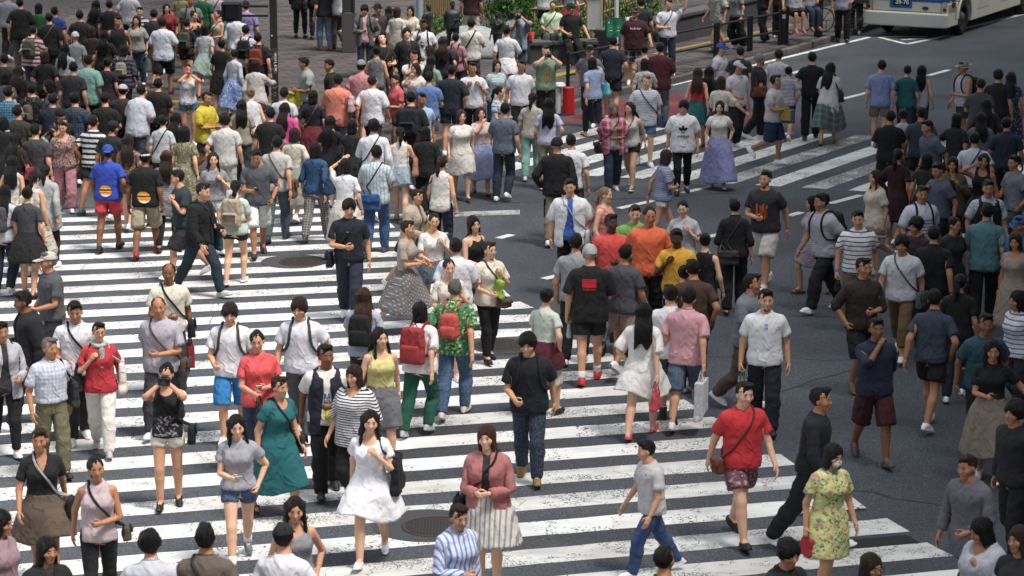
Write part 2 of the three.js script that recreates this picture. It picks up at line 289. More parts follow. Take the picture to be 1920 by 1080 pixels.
// hands: palm and five fingers, curl 0 = open, 1 = closed around something
function handTpl(sex, side, curl, lod) {
  return tpl(['hand', sex, side, curl, lod].join(), () => {
    const S = SK[sex], w = S.j[side + 'ha'], s = side === 'L' ? 1 : -1, k = sex === 'f' ? .9 : 1;
    const chains = [];
    const c1 = curl ? 1.0 : .25;
    [[.024, .074, .0092], [.008, .082, .0095], [-.009, .076, .0092], [-.025, .06, .008]].forEach(([o, L, r]) => {
      let a = .15, x = 0, y = -.088; const pts = [[o, y, x]];
      for (const q of [.45, .32, .26]) { a += c1 * (q === .45 ? .8 : 1); y -= Math.cos(a) * L * q; x += Math.sin(a) * L * q; pts.push([o, y, x]); }
      chains.push([pts, r]);
    });
    chains.push([[[.03, -.022, .008], [.052, -.055, .022], [.05, -.082, .035 + c1 * .012]], .0105]);
    // local: X across the palm towards the thumb (forward), Y along the fingers (down), Z out of the palm (towards the body)
    const E = (p) => { const f = p[0] * k, l = -p[1] * k, n = p[2] * k; return [w[0] + s * (AD[0] * l + AD[1] * n), w[1] + AD[1] * l - AD[0] * n, w[2] + f]; };
    const segs = []; for (const [pts, r] of chains) { const q = pts.map(E); for (let i = 0; i + 1 < q.length; i++) segs.push([q[i], q[i + 1], r * k * (1 - .08 * i), r * k * (1 - .08 * (i + 1))]); }
    const pc = [[.022, -.03, 0], [.02, -.085, .002], [-.02, -.085, .002], [-.02, -.03, 0], [0, 0, 0], [0, -.03, 0]].map(E);
    if (lod > 0) { // small figures: the same fingers as slim tubes
      const gs = []; for (const [a, b, r] of segs) { const g = bar(V(...a), V(...b), r, 4, true); gs.push(g); }
      for (const [a, b] of [[0, 1], [2, 3], [4, 5]]) gs.push(bar(V(...pc[a]), V(...pc[b]), .02 * k, 5, true));
      const pal = new THREE.SphereGeometry(1, 8, 6); pal.scale(.014, .05, .04); pal.rotateZ(s * Math.atan2(AD[0], -AD[1])); const c = E([0, -.052, 0]); pal.translate(...c); gs.push(pal);
      const g = merge(gs), p = g.attributes.position.array; return rigid({ p: new Float32Array(p), i: [...Array(p.length / 3).keys()] }, S.ix[side + 'ha']);
    }
    const f = (x, y, z) => {
      let d = smin(cap(x, y, z, pc[0], pc[1], .0125, .0115), cap(x, y, z, pc[2], pc[3], .0115, .0125), .03);
      d = smin(d, cap(x, y, z, pc[5], E([0, -.085, .001]), .014, .0125), .03); d = smin(d, cap(x, y, z, E([0, .02, 0]), pc[5], .024 * k, .02 * k), .02);
      let g = 9; for (const [a, b, r, q] of segs) g = Math.min(g, cap(x, y, z, a, b, r, q));
      return smin(d, g, .006);
    };
    const lo = [9, 9, 9], hi = [-9, -9, -9]; for (const [a, b] of [...segs, [E([0, .045, 0]), E([0, 0, 0])]]) for (const p of [a, b]) for (let i = 0; i < 3; i++) { lo[i] = Math.min(lo[i], p[i] - .03); hi[i] = Math.max(hi[i], p[i] + .03); }
    return rigid(nets(f, lo, hi, .0088), S.ix[side + 'ha']);
  });
}
// ------------------------------------------------------------------ the ground
const WEAR = canvas(1024, 1024, (g, w, h) => {
  const d = g.createImageData(w, h); for (let k = 0; k < w * h; k++) { const n = rnd(), b = 146 + (n < .2 ? rr(-95, -35) : n > .87 ? rr(30, 105) : rr(-30, 30)); d.data[4 * k] = b * .97; d.data[4 * k + 1] = b; d.data[4 * k + 2] = b * 1.03; d.data[4 * k + 3] = 255; } g.putImageData(d, 0, 0);
});
WEAR.repeat.set(1 / 7, 1 / 7);
const asphaltMat = new THREE.MeshStandardMaterial({ color: new THREE.Color(.215, .229, .247), map: WEAR, roughness: .92, vertexColors: true, bumpMap: WEAR, bumpScale: .004 });
function sheet(w, d, nx, nz, x, z, tint) { // a level sheet whose base colour wanders a little from place to place
  const g = new THREE.PlaneGeometry(w, d, nx, nz); g.rotateX(-Math.PI / 2); g.translate(x, 0, z); const p = g.attributes.position, u = g.attributes.uv, c = new Float32Array(p.count * 3);
  for (let v = 0; v < p.count; v++) { const X = p.getX(v), Z = p.getZ(v); u.setXY(v, X, Z); c.set(tint(X, Z), 3 * v); } g.setAttribute('color', new THREE.BufferAttribute(c, 3)); return g;
}
const roadTint = (x, z) => { const al = x * .54 - z * .84, ac = x * .84 + z * .54, n = 1 + .16 * noise(x * .35, 1, z * .35) + .12 * noise(x * 1.7, 5, z * 1.7) - .2 * sstep(.2, .6, noise(x * .12 + 3, 2, z * .5)) + .12 * noise(ac * 1.1, 7, al * .08) - .3 * sstep(.45, .75, noise(x * .9 + 7, 3, z * .9 + 2)); return [n, n, n * 1.01]; };
const road = struct(mesh('road', sheet(44, 66, 100, 150, 0, -50, roadTint), asphaltMat));
{ // tar-filled cracks and the joint lines of old repairs
  const tar = M('#1f2023', .7), line = (pts, w) => { const gs = []; for (let k = 0; k + 1 < pts.length; k++) { const [a, b] = pts[k], [c, d] = pts[k + 1], L = Math.hypot(c - a, d - b), g = new THREE.PlaneGeometry(L + w * .6, w * rr(.6, 1.3)); g.rotateX(-Math.PI / 2); g.rotateY(-Math.atan2(d - b, c - a)); g.translate((a + c) / 2, .0022 + k % 2 * .0006, (b + d) / 2); gs.push(g); } return merge(gs); };
  const wander = (x, z, dx, dz, n) => { const p = [[x, z]]; for (let k = 0; k < n; k++) p.push([x += dx + rr(-.12, .12), z += dz + rr(-.12, .12)]); return p; };
  for (const [x, z, dx, dz, n, w] of [[1.2, -36, .3, .05, 22, .035], [3.2, -31, .25, -.22, 26, .03], [-.4, -44, .35, -.12, 30, .03], [5.2, -39, .1, .3, 30, .028], [6.5, -56, .35, -.1, 24, .05], [4.5, -50, .3, -.35, 24, .04], [7.5, -49, .2, -.3, 30, .03], [3.5, -27, .2, .12, 16, .03], [-6, -33, .4, .03, 40, .02]]) mesh('tar_line', line(wander(x, z, dx, dz, n), w), tar, road);
}
{ const far = new THREE.PlaneGeometry(1400, 1400); far.rotateX(-Math.PI / 2); far.translate(0, -.03, -100); struct(mesh('ground', far, M('#4b4c4f', .95))); }

// painted markings: worn white paint with chips, laid on the road
const chips = canvas(1024, 1024, (g, w, h) => {
  g.fillStyle = '#fff'; g.fillRect(0, 0, w, h); g.fillStyle = '#000';
  for (let k = 0; k < 15000; k++) { const x = rnd() * w, y = rnd() * h, n = noise(x / 120, y / 120, 1) + .6 * noise(x / 40, y / 40, 4); if (n < rr(.02, .75)) continue; g.beginPath(); g.ellipse(x, y, rr(.7, 3) * (rnd() < .15 ? 2.4 : 1), rr(.6, 2) * (rnd() < .15 ? 1.8 : 1), rnd() * 3, 0, 7); g.fill(); }
  g.strokeStyle = '#000'; for (let k = 0; k < 26; k++) { g.lineWidth = rr(.6, 1.6); let x = rnd() * w, y = rnd() * h; g.beginPath(); g.moveTo(x, y); for (let q = 0; q < 9; q++) g.lineTo(x += rr(-8, 26), y += rr(-14, 14)); g.stroke(); }
});
const paintTone = canvas(512, 512, (g, w, h) => { g.fillStyle = '#ededeb'; g.fillRect(0, 0, w, h); for (let k = 0; k < 1500; k++) { g.globalAlpha = .045; g.fillStyle = rnd() < .7 ? '#77787a' : '#fff'; g.beginPath(); g.ellipse(rnd() * w, rnd() * h, rr(5, 60), rr(3, 20), rnd() * .4, 0, 7); g.fill(); } });
const heavyChips = canvas(1024, 1024, (g, w, h) => { g.fillStyle = '#fff'; g.fillRect(0, 0, w, h); g.fillStyle = '#000'; for (let k = 0; k < 32000; k++) { const x = rnd() * w, y = rnd() * h, n = noise(x / 150, y / 70, 21) + .7 * noise(x / 30, y / 22, 24); if (n < rr(-.15, .75)) continue; g.beginPath(); g.ellipse(x, y, rr(.6, 3.4), rr(.5, 1.8), rnd() * 3, 0, 7); g.fill(); } for (let k = 0; k < 30; k++) { g.lineWidth = rr(.8, 2); let x = rnd() * w, y = rnd() * h; g.beginPath(); g.moveTo(x, y); for (let q = 0; q < 12; q++) g.lineTo(x += rr(-20, 20), y += rr(2, 22)); g.stroke(); } }); heavyChips.repeat.set(1 / 3.7, 1 / 3.7);
chips.repeat.set(1 / 4.6, 1 / 4.6); paintTone.repeat.set(1 / 5.3, 1 / 5.3);
const paint = new THREE.MeshStandardMaterial({ color: '#f4f4f2', map: paintTone, alphaMap: chips, alphaTest: .5, roughness: .8 });
const paint2 = new THREE.MeshStandardMaterial({ color: '#e6e6e3', map: paintTone, alphaMap: heavyChips, alphaTest: .5, roughness: .85 });
const wornPaint = new THREE.MeshStandardMaterial({ color: '#d9d9d6', map: paintTone, alphaMap: canvas(512, 512, (g, w, h) => { g.fillStyle = '#fff'; g.fillRect(0, 0, w, h); g.fillStyle = '#000'; for (let k = 0; k < 30000; k++) { const x = rnd() * w, y = rnd() * h; if (noise(x / 60, y / 60, 9) < rr(-.7, .3)) continue; g.fillRect(x, y, rr(1, 4), rr(1, 3)); } }), alphaTest: .5, roughness: .85 });
wornPaint.alphaMap.repeat.set(1 / 2.6, 1 / 2.6);
function ribbon(a, b, c, d, y = .004, wob = .008) { // four corners on the ground: a-b one long edge, d-c the other
  const L = Math.hypot(b[0] - a[0], b[1] - a[1]), n = Math.max(2, Math.round(L / .16)), P = [], U = [], I = [], ou = rnd() * 5, ov = rnd() * 5;
  for (let k = 0; k <= n; k++) { const t = k / n; for (const [p, q, s] of [[a, b, 0], [d, c, 1]]) { const x = mix(p[0], q[0], t), z = mix(p[1], q[1], t) + wob * noise(t * L * 4, ou * 3 + s * 7, 1); P.push(x, y, z); U.push(x + ou, z + ov); } if (k) { const e = 2 * k; I.push(e - 2, e - 1, e, e, e - 1, e + 1); } }
  const g = new THREE.BufferGeometry(); g.setAttribute('position', new THREE.Float32BufferAttribute(P, 3)); g.setAttribute('uv', new THREE.Float32BufferAttribute(U, 2)); g.setIndex(I); g.computeVertexNormals(); if (g.attributes.normal.getY(0) < 0) { for (let k = 0; k < I.length; k += 3) [I[k], I[k + 1]] = [I[k + 1], I[k]]; g.setIndex(I); g.computeVertexNormals(); } return g;
}
{ // the near crosswalk: its bars fan a little and grow wider towards the viewer; ends on a slanting line
  const cw = struct(base('crosswalk', 0, 0, 0)); const edge = (z) => -1.958 + (z + 41.927) * .3715;
  let z = -44.35, k = 0; // height of a bar's far edge where it crosses x = -3
  while (z < -21) {
    const t = (z + 44.35) / 20, per = .765 + .155 * sstep(-.1, 1, t), wd = per * .53, s = -Math.tan((10.6 + 4.6 * t) * R);
    const at = (x, dz) => z + dz + (x + 3) * s; const end = (dz) => { let x = 0; for (let q = 0; q < 8; q++) x = edge(at(x, dz)); return x; };
    const x0 = -13, xa = end(0) + rr(-.04, .04), xb = end(wd) + rr(-.04, .04);
    const cut = rr(-9, .5), cz = (dz, x) => at(x, dz); mesh('crosswalk_bar', ribbon([x0, cz(0, x0)], [cut, cz(0, cut)], [cut, cz(wd, cut)], [x0, cz(wd, x0)], .004, .013), rnd() < .5 ? paint2 : paint, cw); mesh('crosswalk_bar', ribbon([cut + .012, cz(0, cut + .012)], [xa, at(xa, 0)], [xb, at(xb, wd)], [cut + .012, cz(wd, cut + .012)], .004, .013), rnd() < .4 ? paint2 : paint, cw);
    z += per; k++;
  }
  // a black painted-over patch between the last bars
  for (const zz of [-26.62, -25.42]) { const x = edge(zz) - .06; mesh('black_patch', ribbon([x - .95, zz + .24], [x - .02, zz + .0], [x + .14, zz + .36], [x - .82, zz + .62], .003), M('#1c1d20', .9), cw); }
}
{ // the far crosswalk, running away towards the upper right
  const cw = struct(base('crosswalk', 0, 0, 0)), dir = [Math.cos(58 * R), -Math.sin(58 * R)];
  const near = (x) => -47.24 + x * .325, farz = (x) => -53.15 + x * .235;
  for (let k = -1; k < 19; k++) {
    const x0 = -.46 + k * .812, w = .41, mk = (x) => { const p = [x, near(x)]; let L = 7; for (let q = 0; q < 6; q++) L = (near(x) - farz(x + dir[0] * L)) / -dir[1]; return [p, [x + dir[0] * L, near(x) + dir[1] * L]]; };
    const [a, b] = mk(x0), [d, c] = mk(x0 + w + .03); const g = ribbon(a, b, c, d); if (k === 5 || k === 7) mesh('crosswalk_bar', g, wornPaint, cw); else mesh('crosswalk_bar', g, paint, cw);
  }
}
function dash(ax, az, bx, bz, w = .15) { const L = Math.hypot(bx - ax, bz - az), nx = -(bz - az) / L * w / 2, nz = (bx - ax) / L * w / 2; return ribbon([ax - nx, az - nz], [bx - nx, bz - nz], [bx + nx, bz + nz], [ax + nx, az + nz], .0045, .004); }
{
  const lm = struct(base('lane_markings', 0, 0, 0));
  const run = (x0, z0, dx, dz, on, off, n) => { const L = Math.hypot(dx, dz); dx /= L; dz /= L; for (let k = 0; k < n; k++) { const s = k * (on + off); mesh('lane_dash', dash(x0 + dx * s, z0 + dz * s, x0 + dx * (s + on), z0 + dz * (s + on)), paint, lm); } };
  mesh('lane_dash', dash(0.48, -37.85, 0.72, -38.12), paint, lm);
  mesh('lane_dash', dash(1.48, -39.06, 1.72, -39.34), paint, lm);
  mesh('lane_dash', dash(2.99, -40.81, 3.42, -41.30), paint, lm);
  mesh('lane_dash', dash(4.72, -42.86, 4.97, -43.20), paint, lm);
  mesh('lane_dash', dash(5.56, -43.99, 6.21, -44.81), paint, lm);
  mesh('lane_dash', dash(1.85, -43.54, 2.50, -44.29), paint, lm);
  mesh('lane_dash', dash(3.05, -45.02, 3.63, -45.71), paint, lm);
  mesh('lane_dash', dash(-0.22, -40.94, 0.00, -41.25), paint, lm);
  mesh('lane_dash', dash(6.66, -60.73, 7.18, -61.58), paint, lm);
  mesh('lane_dash', dash(7.34, -56.53, 8.21, -57.78), paint, lm);
  mesh('lane_dash', dash(8.61, -58.30, 9.08, -59.18), paint, lm);
  mesh('lane_dash', dash(9.87, -60.36, 10.54, -61.39), paint, lm);
  mesh('lane_dash', dash(10.20, -55.34, 10.65, -56.05), paint, lm);
  mesh('lane_dash', dash(6.42, -44.60, 7.38, -45.93), paint, lm);
  mesh('lane_dash', dash(3.67, -58.73, 9.49, -67.82), paint, lm);
  mesh('lane_dash', dash(12.09, -69.36, 14.60, -73.19), paint, lm);
  mesh('lane_dash', dash(9.75, -67.82, 10.26, -66.34), paint, lm);
  mesh('lane_dash', dash(10.26, -66.34, 11.79, -68.40), paint, lm);
  mesh('lane_dash', dash(9.86, -67.93, 11.07, -67.93), paint, lm);
  mesh('lane_dash', dash(10.26, -67.24, 10.94, -67.59), paint, lm);
}

// manhole covers in round asphalt patches
function manhole(label, x, z, r, pr, px, pz) {
  const m = tag(base('manhole', x, .006, z), label, 'manhole cover');
  const patch = cyl(pr, pr, .003, px - x, -.002, pz - z, 48); mesh('asphalt_patch', patch, M('#3c3e42', .95), m);
  const rim = new THREE.TorusGeometry(r, .022, 6, 40); rim.rotateX(Math.PI / 2); rim.scale(1, .3, 1); rim.translate(0, .004, 0); mesh('rim', rim, M('#46423e', .6, { metalness: .5 }), m);
  mesh('lid', cyl(r - .03, r - .03, .006, 0, -.001, 0, 40), M('#3a3532', .6, { metalness: .5 }), m);
  const studs = []; for (let i = -9; i <= 9; i++) for (let k = -9; k <= 9; k++) { const X = i * r / 10, Z = k * r / 10; if (Math.hypot(X, Z) < r - .06) { const b = new THREE.BoxGeometry(r * .065, .006, r * .04); b.rotateY((i + k) % 2 ? .8 : -.8); b.translate(X, .007, Z); studs.push(b); } }
  mesh('studs', merge(studs), M('#59514b', .5, { metalness: .5 }), m).userData.kind = 'stuff';
}
manhole('round iron manhole cover in a dark patch left of the navy polo shirt', -3.26, -39.10, 0.36, 0.52, -3.40, -39.10);
manhole('iron manhole cover in the big dark patch beside the woman in the white dress', -0.80, -25.69, 0.34, 0.56, -0.90, -25.73);
manhole('iron manhole cover right of the black-shoed woman in white shirt', -0.16, -33.64, 0.33, 0.45, -0.12, -33.61);

// ------------------------------------------------------------------ the paved square with its kerb
const KERB = [[-20, -44.1], [-8.1, -45.55], [-5.0, -46.5], [-2.66, -48.5], [-.65, -51.4], [.45, -53.5], [1.4, -55.4], [2.4, -57.2], [3.68, -58.9], [5.2, -61.4], [6.84, -64.1], [9.63, -69.4], [13.2, -76], [20, -88.5]];
{
  const sh = new THREE.Shape(); sh.moveTo(-40, 95); sh.lineTo(-40, 44); for (const [x, z] of KERB) sh.lineTo(x + (z > -46 ? 0 : -.17), -z + .17); sh.lineTo(20, 110); sh.lineTo(-40, 110);
  const g = new THREE.ExtrudeGeometry(sh, { depth: .13, bevelEnabled: false, curveSegments: 4 }); g.rotateX(-Math.PI / 2);
  const pv = struct(mesh('pavement', g, M('#3a3635', .95)));
  const inside = (x, z) => { for (let k = 0; k + 1 < KERB.length; k++) { const [ax, az] = KERB[k], [bx, bz] = KERB[k + 1]; if (x >= ax && x <= bx) return z < mix(az, bz, (x - ax) / (bx - ax)) - .55; } return false; };
  const tones = ['#4c4443', '#434040', '#524948', '#3b3939', '#494343'].map(c => M(c, .93)), pg = (() => { const g = new THREE.CylinderGeometry(.5 * Math.SQRT2 * .985, .5 * Math.SQRT2, 1, 4); g.rotateY(Math.PI / 4); g.scale(.585, .02, .285); g.computeVertexNormals(); return g.toNonIndexed(); })(), list = [], a = 31 * R, u = [Math.cos(a), -Math.sin(a)], v = [Math.sin(a), Math.cos(a)];
  for (let i = -70; i < 70; i++) for (let k = -140; k < 140; k++) { const s = i * .6 + (k % 2 ? .3 : 0), t = k * .3, x = -5 + u[0] * s + v[0] * t, z = -58 + u[1] * s + v[1] * t; if (x < -12.5 || x > 11 || z < -76 || !inside(x, z)) continue; list.push([x, z, Math.abs(x + 3.4) * 1.2 + Math.abs(z + 60)]); }
  list.sort((p, q) => p[2] - q[2]); const rest = tones.map(() => []);
  list.forEach(([x, z], n) => { const y = .131 + rr(-.003, .003), ti = Math.floor(rnd() * 5); if (n < 300) { const p = mesh(n ? 'paving_slab_' + String(n).padStart(3, '0') : 'paving_slab', pg, tones[ti], pv); p.position.set(x, y, z); p.rotation.y = a; } else rest[ti].push([x, y, z]); });
  rest.forEach((l, ti) => { const im = new THREE.InstancedMesh(pg, tones[ti], l.length), m = new THREE.Matrix4(); l.forEach(([x, y, z], n) => { m.makeRotationY(a); m.setPosition(x, y, z); im.setMatrixAt(n, m); }); im.name = 'paving_field'; im.userData.kind = 'stuff'; im.castShadow = im.receiveShadow = true; pv.add(im); });
  const kb = struct(base('kerb', 0, 0, 0)), km = ['#57544f', '#4e4b48', '#605d58'].map(c => M(c, .9)); let n = 0;
  for (let k = 0; k + 1 < KERB.length; k++) { const [ax, az] = KERB[k], [bx, bz] = KERB[k + 1], L = Math.hypot(bx - ax, bz - az), c = Math.max(1, Math.round(L / .9)); for (let q = 0; q < c; q++) { const t = (q + .5) / c, x = mix(ax, bx, t), z = mix(az, bz, t); if (x < -13 || z < -77) continue; const st = mesh('kerb_stone', box(L / c - .012, .16, .2, 0, 0, 0, .02), km[n++ % 3], kb); st.position.set(x, .072, z - .04); st.rotation.y = -Math.atan2(bz - az, bx - ax); } }
  const ty = M('#8a7426', .85), tp = struct(base('tactile_strip', 0, 0, 0)); const box2 = (x, z) => { const g = new THREE.ConeGeometry(.02, .012, 4, 1, true); g.translate(x, .012, z); return g; }; const tile = (() => { const gs = [box(.29, .012, .29, 0, 0, 0, .003)]; for (let i = -2; i <= 2; i++) for (let k = -2; k <= 2; k++) gs.push(box2(i * .055, k * .055)); return merge(gs); })();
  for (const [ax, az, bx, bz] of [[3.5, -63.2, 7.6, -69.4], [-8.8, -47.2, -5.4, -48.4], [-8.9, -55.5, -4.4, -54.6], [.3, -58.3, 1.6, -60.2]]) { const L = Math.hypot(bx - ax, bz - az), c = Math.round(L / .3); for (let q = 0; q < c; q++) { const t = (q + .5) / c, m = mesh('tactile_tile', tile, ty, tp); m.position.set(mix(ax, bx, t), .146, mix(az, bz, t)); if (ax === 3.5) m.scale.z = .45; m.rotation.y = -Math.atan2(bz - az, bx - ax); } }
}
{ // red anti-skid surface beside the kerb and the white edge line
  const rs = new THREE.Shape([[.9, 53.0], [1.75, 55.3], [3.1, 57.4], [4.3, 57.2], [5.0, 55.5], [6.2, 53.1], [3.4, 53.0], [1.2, 53.2]].map(([x, z]) => new THREE.Vector2(x, z)));
  const g = new THREE.ShapeGeometry(rs); g.rotateX(-Math.PI / 2); const u = g.attributes.uv, p = g.attributes.position; for (let v = 0; v < u.count; v++) u.setXY(v, p.getX(v), p.getZ(v));
  const m = struct(mesh('red_road_surface', g, new THREE.MeshStandardMaterial({ color: '#e0686a', map: WEAR, alphaMap: wornPaint.alphaMap, alphaTest: .2, roughness: .9 }))); m.position.y = .0035;
}

// ------------------------------------------------------------------ street furniture
const DK = M('#17171a', .55), IRON = M('#1b1b1e', .5, { metalness: .3 });
{ // signal post with stickers and its pedestrian signal
  const p = tag(base('signal_post', -5.0, .14, -53.6), 'dark square post plastered with old stickers, one reading KULER', 'signal post');
  mesh('post', box(.15, 3.6, .15, 0, 1.8, 0, .02), M('#1d1b1a', .7), p); mesh('foot_plate', box(.3, .03, .3, 0, .015, 0), IRON, p);
  const st = canvas(128, 1024, (g, w, h) => { g.fillStyle = '#24211f'; g.fillRect(0, 0, w, h); for (let k = 0; k < 190; k++) { g.save(); g.translate(rnd() * w, h * (.38 + .62 * rnd())); g.rotate(rr(-.6, .6)); g.globalAlpha = .75; g.fillStyle = ['#7a2c22', '#3c5340', '#8d8a84', '#1a1a1c', '#51382e', '#2c3a44', '#a8a49c'][k % 7]; g.fillRect(-rr(4, 18), -rr(3, 12), rr(8, 30), rr(5, 20)); g.restore(); } g.globalAlpha = 1; g.fillStyle = '#c9c9c9'; g.fillRect(20, 250, 26, 18); g.save(); g.translate(94, 520); g.rotate(Math.PI / 2); txt(g, 'KULER', 0, 0, 58, '#e6e6e4'); g.restore(); });
  const f = new THREE.PlaneGeometry(.144, 2.2); f.translate(0, 1.1, .0765); mesh('sticker_layer', f, new THREE.MeshStandardMaterial({ map: st, roughness: .7 }), p);
  const s = tag(base('pedestrian_signal', -5.86, 2.1, -53.5), 'unlit black pedestrian signal head with a dark square screen', 'pedestrian signal');
  mesh('housing', box(.42, .4, .2, 0, .2, 0, .04), DK, s); mesh('screen', box(.28, .28, .02, 0, .2, .1, .01), M('#2b2c30', .35), s);
  const hood = []; for (const [w, h, x, y] of [[.34, .02, 0, .36], [.02, .32, .16, .2], [.02, .32, -.16, .2]]) hood.push(box(w, h, .13, x, y, .16, .006)); mesh('hood', merge(hood), DK, s);
  mesh('bracket', merge([box(.62, .05, .05, .45, .3, -.05), box(.62, .05, .05, .45, .1, -.05)]), DK, s);
}
{ const p = tag(base('information_pillar', -4.06, .14, -63.7), 'dark grey square pillar beside the man with the phone', 'pillar'); mesh('plinth', box(.36, 1.0, .36, 0, .5, 0, .02), M('#4b4948', .8), p); mesh('shaft', box(.3, 2.2, .3, 0, 2.1, 0, .015), M('#35332f', .7), p); for (const s of [-1, 1]) mesh('side_rib', box(.05, 2.2, .06, s * .13, 2.1, .16, .01), M('#2b2a28', .6), p); }
{ const p = tag(base('lamp_post', -2.35, .14, -65.0), 'pale blue-grey round post left of the statues', 'post'); mesh('post', cyl(.085, .075, 4.2, 0, 0, 0, 18), M('#8ea0aa', .5), p); mesh('collar', cyl(.12, .11, .12, 0, 0, 0, 18), M('#7d8c95', .5), p); }
{ // white sign post with a green hanging no-smoking banner
  const p = tag(base('sign_post', 2.53, .14, -61.95), 'white round post rising behind the green banner', 'post'); mesh('post', cyl(.05, .05, 4.4, 0, 0, 0, 14), M('#c9cbc9', .5), p); mesh('foot_plate', cyl(.12, .12, .02, 0, 0, 0, 14), IRON, p);
  const t = canvas(256, 256, (g) => { g.fillStyle = '#0f6b4f'; g.fillRect(0, 0, 256, 256); g.strokeStyle = '#4fae8c'; g.lineWidth = 5; for (const x of [72, 184]) { g.beginPath(); g.ellipse(x, 150, 44, 66, 0, 0, 7); g.stroke(); g.fillStyle = '#d6e8df'; g.fillRect(x - 16, 118, 32, 7); g.fillRect(x - 24, 158, 48, 10); } g.fillRect(28, 38, 14, 26); });
  const b = tag(base('green_banner', 2.44, .78, -61.5), 'green hanging banner with two white ovals on the white post', 'banner');
  const g = new THREE.PlaneGeometry(.38, .44, 12, 8), q = g.attributes.position; for (let v = 0; v < q.count; v++) q.setZ(v, .02 * Math.sin(q.getX(v) * 24)); g.computeVertexNormals(); g.translate(.03, .22, .03); mesh('front_sheet', g, new THREE.MeshStandardMaterial({ map: t, roughness: .7, side: THREE.DoubleSide }), b);
  mesh('back_sheet', box(.36, .43, .03, -.02, .22, -.03, .008), M('#0d5a43', .7), b); mesh('rod', bar(V(-.22, .45, 0), V(.24, .45, 0), .012), IRON, b); mesh('pole', bar(V(.22, -.6, 0), V(.22, .45, 0), .012), M('#0d5a43', .7), b);
}
{ // white notice board on a pale wooden frame
  const b = tag(base('notice_board', 2.05, .14, -63.5, -.45), 'tall white notice board with a pale wooden frame and grey map print', 'notice board');
  const t = canvas(256, 512, (g, w, h) => { g.fillStyle = '#d5d5d2'; g.fillRect(0, 0, w, h); for (let k = 0; k < 420; k++) { g.globalAlpha = .5; g.fillStyle = ['#8b8d90', '#a9abad', '#6f7377'][k % 3]; g.fillRect(20 + rnd() * 210, 20 + rnd() * 470, rr(2, 16), rr(1, 5)); } });
  mesh('panel', box(.36, 1.1, .02, 0, .75, 0, .004), new THREE.MeshStandardMaterial({ map: t, roughness: .7 }), b); const fr = M('#b7a97f', .8);
  for (const s of [-1, 1]) mesh('frame_post', box(.035, 1.36, .035, s * .19, .68, .005, .006), fr, b); for (const y of [.2, .58, 1.32]) mesh('frame_rail', box(.4, .03, .032, 0, y, .008, .006), fr, b);
}
{ // red and white post lying in the crowd at the kerb corner
  const p = tag(base('guide_post', 1.08, .0, -54.3), 'white post with a red sleeve standing at the kerb corner', 'guide post');
  mesh('post', cyl(.07, .07, .62, -.1, 0, 0, 16), M('#c9c9c6', .6), p); mesh('cap', cyl(.13, .1, .06, -.06, .62, 0, 18), M('#d6d6d3', .6), p); mesh('red_sleeve', cyl(.14, .12, .56, .13, .02, 0, 18), M('#b51a16', .6), p); mesh('base_plate', cyl(.2, .2, .03, .02, 0, 0, 20), M('#26262a', .8), p);
}
// black pipe railing along the kerb
{
  const line = [[1.21, -56.75], [3.59, -60.36], [5.0, -62.4], [5.95, -63.85], [6.85, -65.1]], top = .82, low = .36;
  const r = tag(base('pipe_railing', 3.59, .14, -60.36), 'black two-bar pipe railing along the kerb of the square', 'railing');
  const L = (p) => V(p[0] - 3.59, 0, p[1] + 60.36), P3 = (a, y) => { const v = L(a); v.y = y; return v; };
  line.forEach((p, k) => { for (const s of k ? [-.07, .07] : [.07]) { const d = k ? [line[k][0] - line[k - 1][0], line[k][1] - line[k - 1][1]] : [line[1][0] - line[0][0], line[1][1] - line[0][1]], n = Math.hypot(...d), v = L(p); v.x += d[0] / n * s; v.z += d[1] / n * s; mesh('post', merge([cyl(.042, .042, top + .06, v.x, 0, v.z, 12), cyl(.042, .01, .02, v.x, top + .06, v.z, 12)]), IRON, r); } });
  for (let k = 0; k + 1 < line.length; k++) for (const y of [top, low]) mesh('rail', bar(P3(line[k], y), P3(line[k + 1], y), .026), IRON, r);
}
for (const [x, z, l] of [[6.95, -65.22, 'thick black kerb bollard with a white sticker, nearest the striped bag'], [8.02, -66.9, 'thick black kerb bollard beside the parked bicycle']]) { const b = tag(base('bollard', x, .14, z), l, 'bollard'); mesh('post', cyl(.115, .115, .92, 0, 0, 0, 20), M('#131316', .5), b); mesh('cap', cyl(.13, .12, .05, 0, .92, 0, 20), IRON, b); mesh('sticker', box(.08, .1, .006, -.03, .72, .114, .002), M('#9aa2ad', .6), b); }

